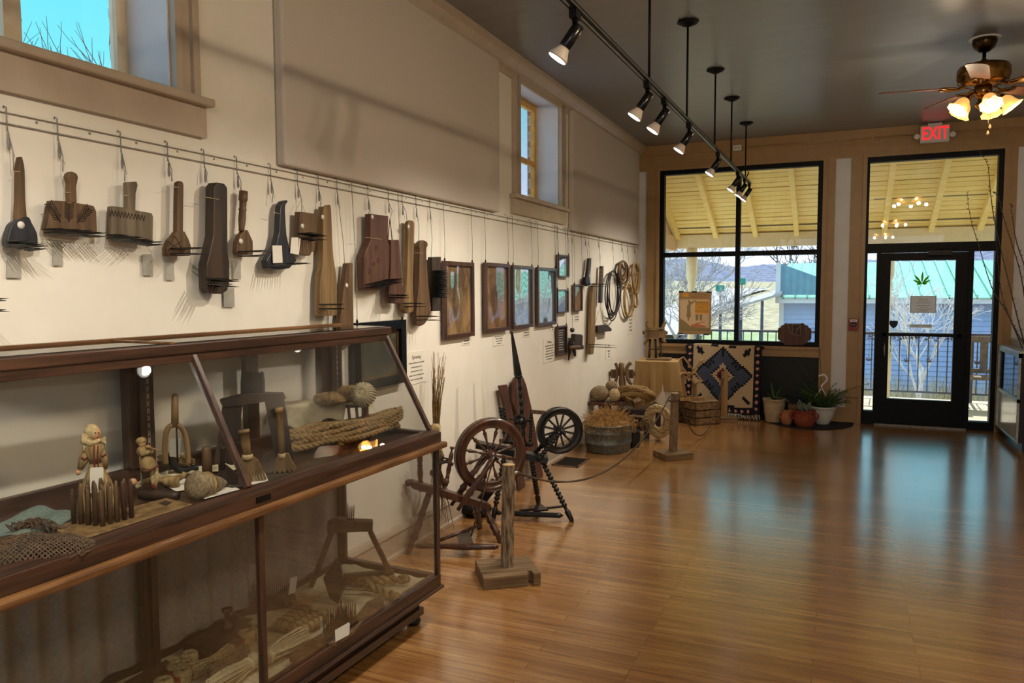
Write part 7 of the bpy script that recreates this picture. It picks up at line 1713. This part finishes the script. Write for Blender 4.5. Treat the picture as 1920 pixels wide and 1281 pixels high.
part(t, 'border', mb, 'ink'); 
for s_, v, z in (('WELCOME', .2, .1), ('please use the walk', .32, .075), ('and enter from the porch', .42, .075), ('No Admittance', .56, .11), ('when closed', .66, .08), ('Authorized Persons', .78, .10), ('Only Please', .88, .10)): text(t, s_, (cx_, yg - .003, a.z - hz_ * v), X1, Z1, z * hz_, 'ink', mirror=True)
a, b_ = at(1706, 608, 1, yg), at(1747, 615, 1, yg); cx_ = (a.x + b_.x) / 2
t = thing('door_strip', 'narrow strip notice in reversed lettering below the door notice', 'notice', (cx_, yg, b_.z)); part(t, 'sheet', MB().box((a.x, yg - .002, b_.z), (b_.x, yg - .0005, a.z)), 'notice_paper'); text(t, 'PLEASE PULL THE DOOR', (cx_, yg - .003, (a.z + b_.z) / 2), X1, Z1, .026, 'ink', mirror=True)
c0 = at(1675.5, 608, 1, yg); s_ = .045; solo('shield_sticker', 'dark blue shield sticker low at the left of the door glass', 'sticker', MB().prism([c0 + V((x * s_, 0, z * s_)) for x, z in ((-1, .9), (1, .9), (1, 0), (.6, -.7), (0, -1.1), (-.6, -.7), (-1, 0))], (0, -.0015, 0)), 'tape_blue')
# ================================================================ TRACK LIGHTING
tx = -1.03; tz = lambda y: 2.80 + (y - 3) * .0155
t = thing('track_rail', 'long black lighting track hung from the ceiling on thin rods', 'lighting track', (tx, 5, 2.85))
hp = [at(1078, 5, 0, tx).y, at(1214, 140, 0, tx).y, at(1246, 178, 0, tx).y, at(1292, 228, 0, tx).y, at(1346, 286, 0, tx).y, at(1383, 322, 0, tx).y, at(1396, 334, 0, tx).y, at(1405, 343, 0, tx).y]
ys = [0.4, hp[-1] + .06]
part(t, 'track', MB().bar((tx, ys[0], tz(ys[0])), (tx, ys[1], tz(ys[1])), .034, .022, Z1), 'black_frame')
part(t, 'edge_strip', MB().bar((tx - .018, ys[0], tz(ys[0]) - .004), (tx - .018, ys[1], tz(ys[1]) - .004), .004, .008, Z1).bar((tx + .018, ys[0], tz(ys[0]) - .004), (tx + .018, ys[1], tz(ys[1]) - .004), .004, .008, Z1).bar((tx, ys[0], tz(ys[0]) - .0125), (tx, ys[1], tz(ys[1]) - .0125), .01, .002, Z1), 'steel')
for y in (1.6, 4.35, 5.50, 6.78, 7.84, 9.07):
    part(t, 'rod', MB().cyl((tx, y, tz(y)), (tx, y, H - .03), .0075, n=8), 'black_frame'); part(t, 'canopy', MB().lathe((tx, y, H), [(.075, 0), (.075, -.012), (.03, -.034), (.012, -.04)], 8), 'black_frame')
part(t, 'cord', MB().tube(smooth([V((tx + .02, 9.0, tz(9) + .0)), V((tx + .04, 9.05, tz(9) + .07)), V((tx + .01, 9.12, tz(9) + .03)), V((tx, 9.15, tz(9)))]), .006, 6), 'black_frame')
heads = []
labs = ['nearest the camera, with its face lit', 'second from the camera', 'third from the camera', 'fourth from the camera', 'fifth from the camera', 'sixth from the camera, left of the close pair', 'seventh from the camera', 'farthest from the camera, at the end of the track']
def head(y, lab, aim):
    z = tz(y); t = thing('track_spotlight', lab, 'spotlight', (tx, y, z - .2), 'track spotlights')
    pv = V((tx, y, z - .095)); part(t, 'stem', MB().box((tx - .016, y - .03, z - .045), (tx + .016, y + .03, z - .01)).cyl((tx, y, z - .04), pv, .012, n=8), 'black_frame')
    d = (V(aim) - pv).normalized(); up = pv + V((0, 0, .0)); a = pv - d * .03; b = pv + d * .075
    part(t, 'yoke', MB().obox(pv, (.04, .022, .022)), 'black_frame')
    part(t, 'barrel', MB().turned(a, b, [(0, .022), (.03, .026), (.97, .026), (1, .024)], 18), 'black_gloss')
    part(t, 'lamp_shell', MB().turned(b, b + d * .052, [(0, .023), (.2, .027), (.8, .043), (1, .045)], 20), 'lamp_shell', 'cream flared lamp')
    part(t, 'lamp_lens', MB().turned(b + d * .0522, b + d * .055, [(0, .041), (1, .039)], 20), 'lamp_face', 'glowing lamp face')
    lamp('spot_light', 'SPOT', b + d * .062, 41, (1, .91, .78), .025, aim, 1.75, .9)
for y, l_ in zip(hp, labs): head(y, 'black track spotlight ' + l_, (XL, y - .35, .55))
for y in (.6, 1.1): head(y, 'black track spotlight added out of view to light the near wall, the %s one' % ('first' if y < 1 else 'second'), (XL, y + .6, .6))  # unseen extra heads, added to light the near end of the wall
# ================================================================ CEILING FAN
def fan(x, y, rot, label, lit=True):
    t = thing('ceiling_fan', label, 'ceiling fan', (x, y, H)); c = V((x, y, 0)); L = lambda P, n=28, o=False: MB().lathe(c, P, n, open_=o)
    part(t, 'medallion', L([(.11, H), (.11, H - .004), (.001, H - .005)]), 'white_plastic')
    part(t, 'canopy', L([(.082, H - .003), (.084, H - .03), (.07, H - .07), (.035, H - .1), (.018, H - .105)]), 'dark_brass')
    part(t, 'downrod', L([(.013, H - .1), (.013, H - .20)], 12), 'dark_brass'); part(t, 'coupling', L([(.02, H - .155), (.026, H - .17), (.026, H - .2)], 16), 'black_gloss')
    part(t, 'motor', L([(.03, H - .18), (.10, H - .185), (.165, H - .205), (.178, H - .225), (.178, H - .29), (.17, H - .30), (.172, H - .32), (.16, H - .335), (.08, H - .355), (.06, H - .36)]), 'brass')
    part(t, 'light_fitter', L([(.05, H - .355), (.062, H - .37), (.06, H - .42), (.04, H - .43), (.03, H - .45), (.035, H - .47), (.05, H - .485), (.045, H - .505), (.015, H - .525), (.01, H - .545), (.002, H - .55)]), 'brass')
    for k in range(5):
        a = rot + k * 2 * PI / 5; d = V((math.cos(a), math.sin(a), 0)); s = V((-d.y, d.x, 0)); z0 = H - .345
        q = c + Z1 * z0
        iron = MB().tube(smooth([q + d * .12, q + d * .17 - Z1 * .02, q + d * .23 - Z1 * .022, q + d * .28 - Z1 * .012]), .011, 8)
        for sg in (1, -1): iron.tube(smooth([q + d * .17 - Z1 * .02, q + d * .20 + s * sg * .05 - Z1 * .018, q + d * .25 + s * sg * .055 - Z1 * .015, q + d * .29 + s * sg * .03 - Z1 * .012, q + d * .24 + s * sg * .02 - Z1 * .02]), .006, 6)
        part(t, 'blade_iron', iron, 'brass')
        z0 -= .012; tl = math.tan(-.16); P = []
        for r_, w_ in ((.25, .05), (.30, .062), (.45, .066), (.66, .072), (.70, .06), (.72, .03)): P.append((r_, w_))
        ring = [(r_, w_) for r_, w_ in P] + [(r_, -w_) for r_, w_ in reversed(P)]
        part(t, 'blade', MB().prism([c + d * r_ + s * w_ + Z1 * (z0 + w_ * tl) for r_, w_ in ring], (0, 0, .007)), 'fan_blade')
    for k in range(5):
        a = rot + .35 + k * 2 * PI / 5; d = V((math.cos(a), math.sin(a), 0)); p0 = c + Z1 * (H - .44) + d * .03; p1 = c + d * .115 + Z1 * (H - .435); ax = (d * .62 - Z1 * .78).normalized()
        arm = part(t, 'lamp_arm', MB().tube(smooth([p0, c + d * .07 + Z1 * (H - .405), p1]), .008, 8).turned(p1, p1 + ax * .03, [(0, .014), (.5, .022), (1, .024)], 12), 'brass')
        s0 = p1 + ax * .022
        sh = MB(); N = 48; prof = [(0, .022), (.1, .034), (.3, .046), (.6, .052), (.85, .062), (1.0, .076)]; u, w = frame(ax); vs = []
        for i, (tt, r_) in enumerate(prof):
            for j in range(N):
                rr = r_ * (1 + (.05 * math.cos(j * 2 * PI * 8 / N) if i == 5 else 0)); vs.append(s0 + ax * (tt * .105) + (u * math.cos(2 * PI * j / N) + w * math.sin(2 * PI * j / N)) * rr)
        sh.add(vs, [(i * N + j, i * N + (j + 1) % N, (i + 1) * N + (j + 1) % N, (i + 1) * N + j) for i in range(5) for j in range(N)], True)
        part(t, 'lamp_shade', sh, 'shade_glass', 'glowing frosted amber glass tulip shade')
        part(t, 'bulb', MB().ell(s0 + ax * .07, (.024, .024, .024), 12, 8), 'bulb', 'glowing bulb')
        lamp('fan_light', 'POINT', s0 + ax * .17, 3.4 if lit else 11, (1, .80, .54), .025)
    for dx, zl, sx in ((.035, .60, 0), (.05, .55, .02)):
        p = c + V((dx, -.05 + sx, H - .42)); ch = part(t, 'pull_chain', MB().cyl(p, (p.x, p.y, H - zl - .10), .0013, n=5), 'brass'); part(ch, 'pull_knob', MB().lathe((p.x, p.y, H - zl - .13), [(.003, 0), (.009, .01), (.008, .02), (.003, .035)], 10), 'light_wood')
m, n, l, p, o = nmat('shade_glass'); p.inputs['Base Color'].default_value = S(236, 180, 96); p.inputs['Roughness'].default_value = .4
p.inputs['Emission Color'].default_value = (1, .52, .14, 1); p.inputs['Emission Strength'].default_value = .5
tl_ = n.new('ShaderNodeBsdfTranslucent'); tl_.inputs[0].default_value = (1, .75, .4, 1); mx = n.new('ShaderNodeMixShader'); mx.inputs[0].default_value = .0
l.new(p.outputs[0], mx.inputs[1]); l.new(tl_.outputs[0], mx.inputs[2]); l.new(mx.outputs[0], o.inputs[0])
mat('fan_blade', S(112, 70, 46), S(74, 44, 30), 8, (1, 1, 1), rough=.45)
fan(.95, 6.79, 2.0, 'antique brass ceiling fan with five blades and lit tulip lamps at upper right')
fan(.95, 2.6, 2.2, 'brass ceiling fan of the same kind above the camera, out of view', False)
fan(.95, -1.6, 2.2, 'brass ceiling fan at the back of the room, out of view', False)

finish_text()
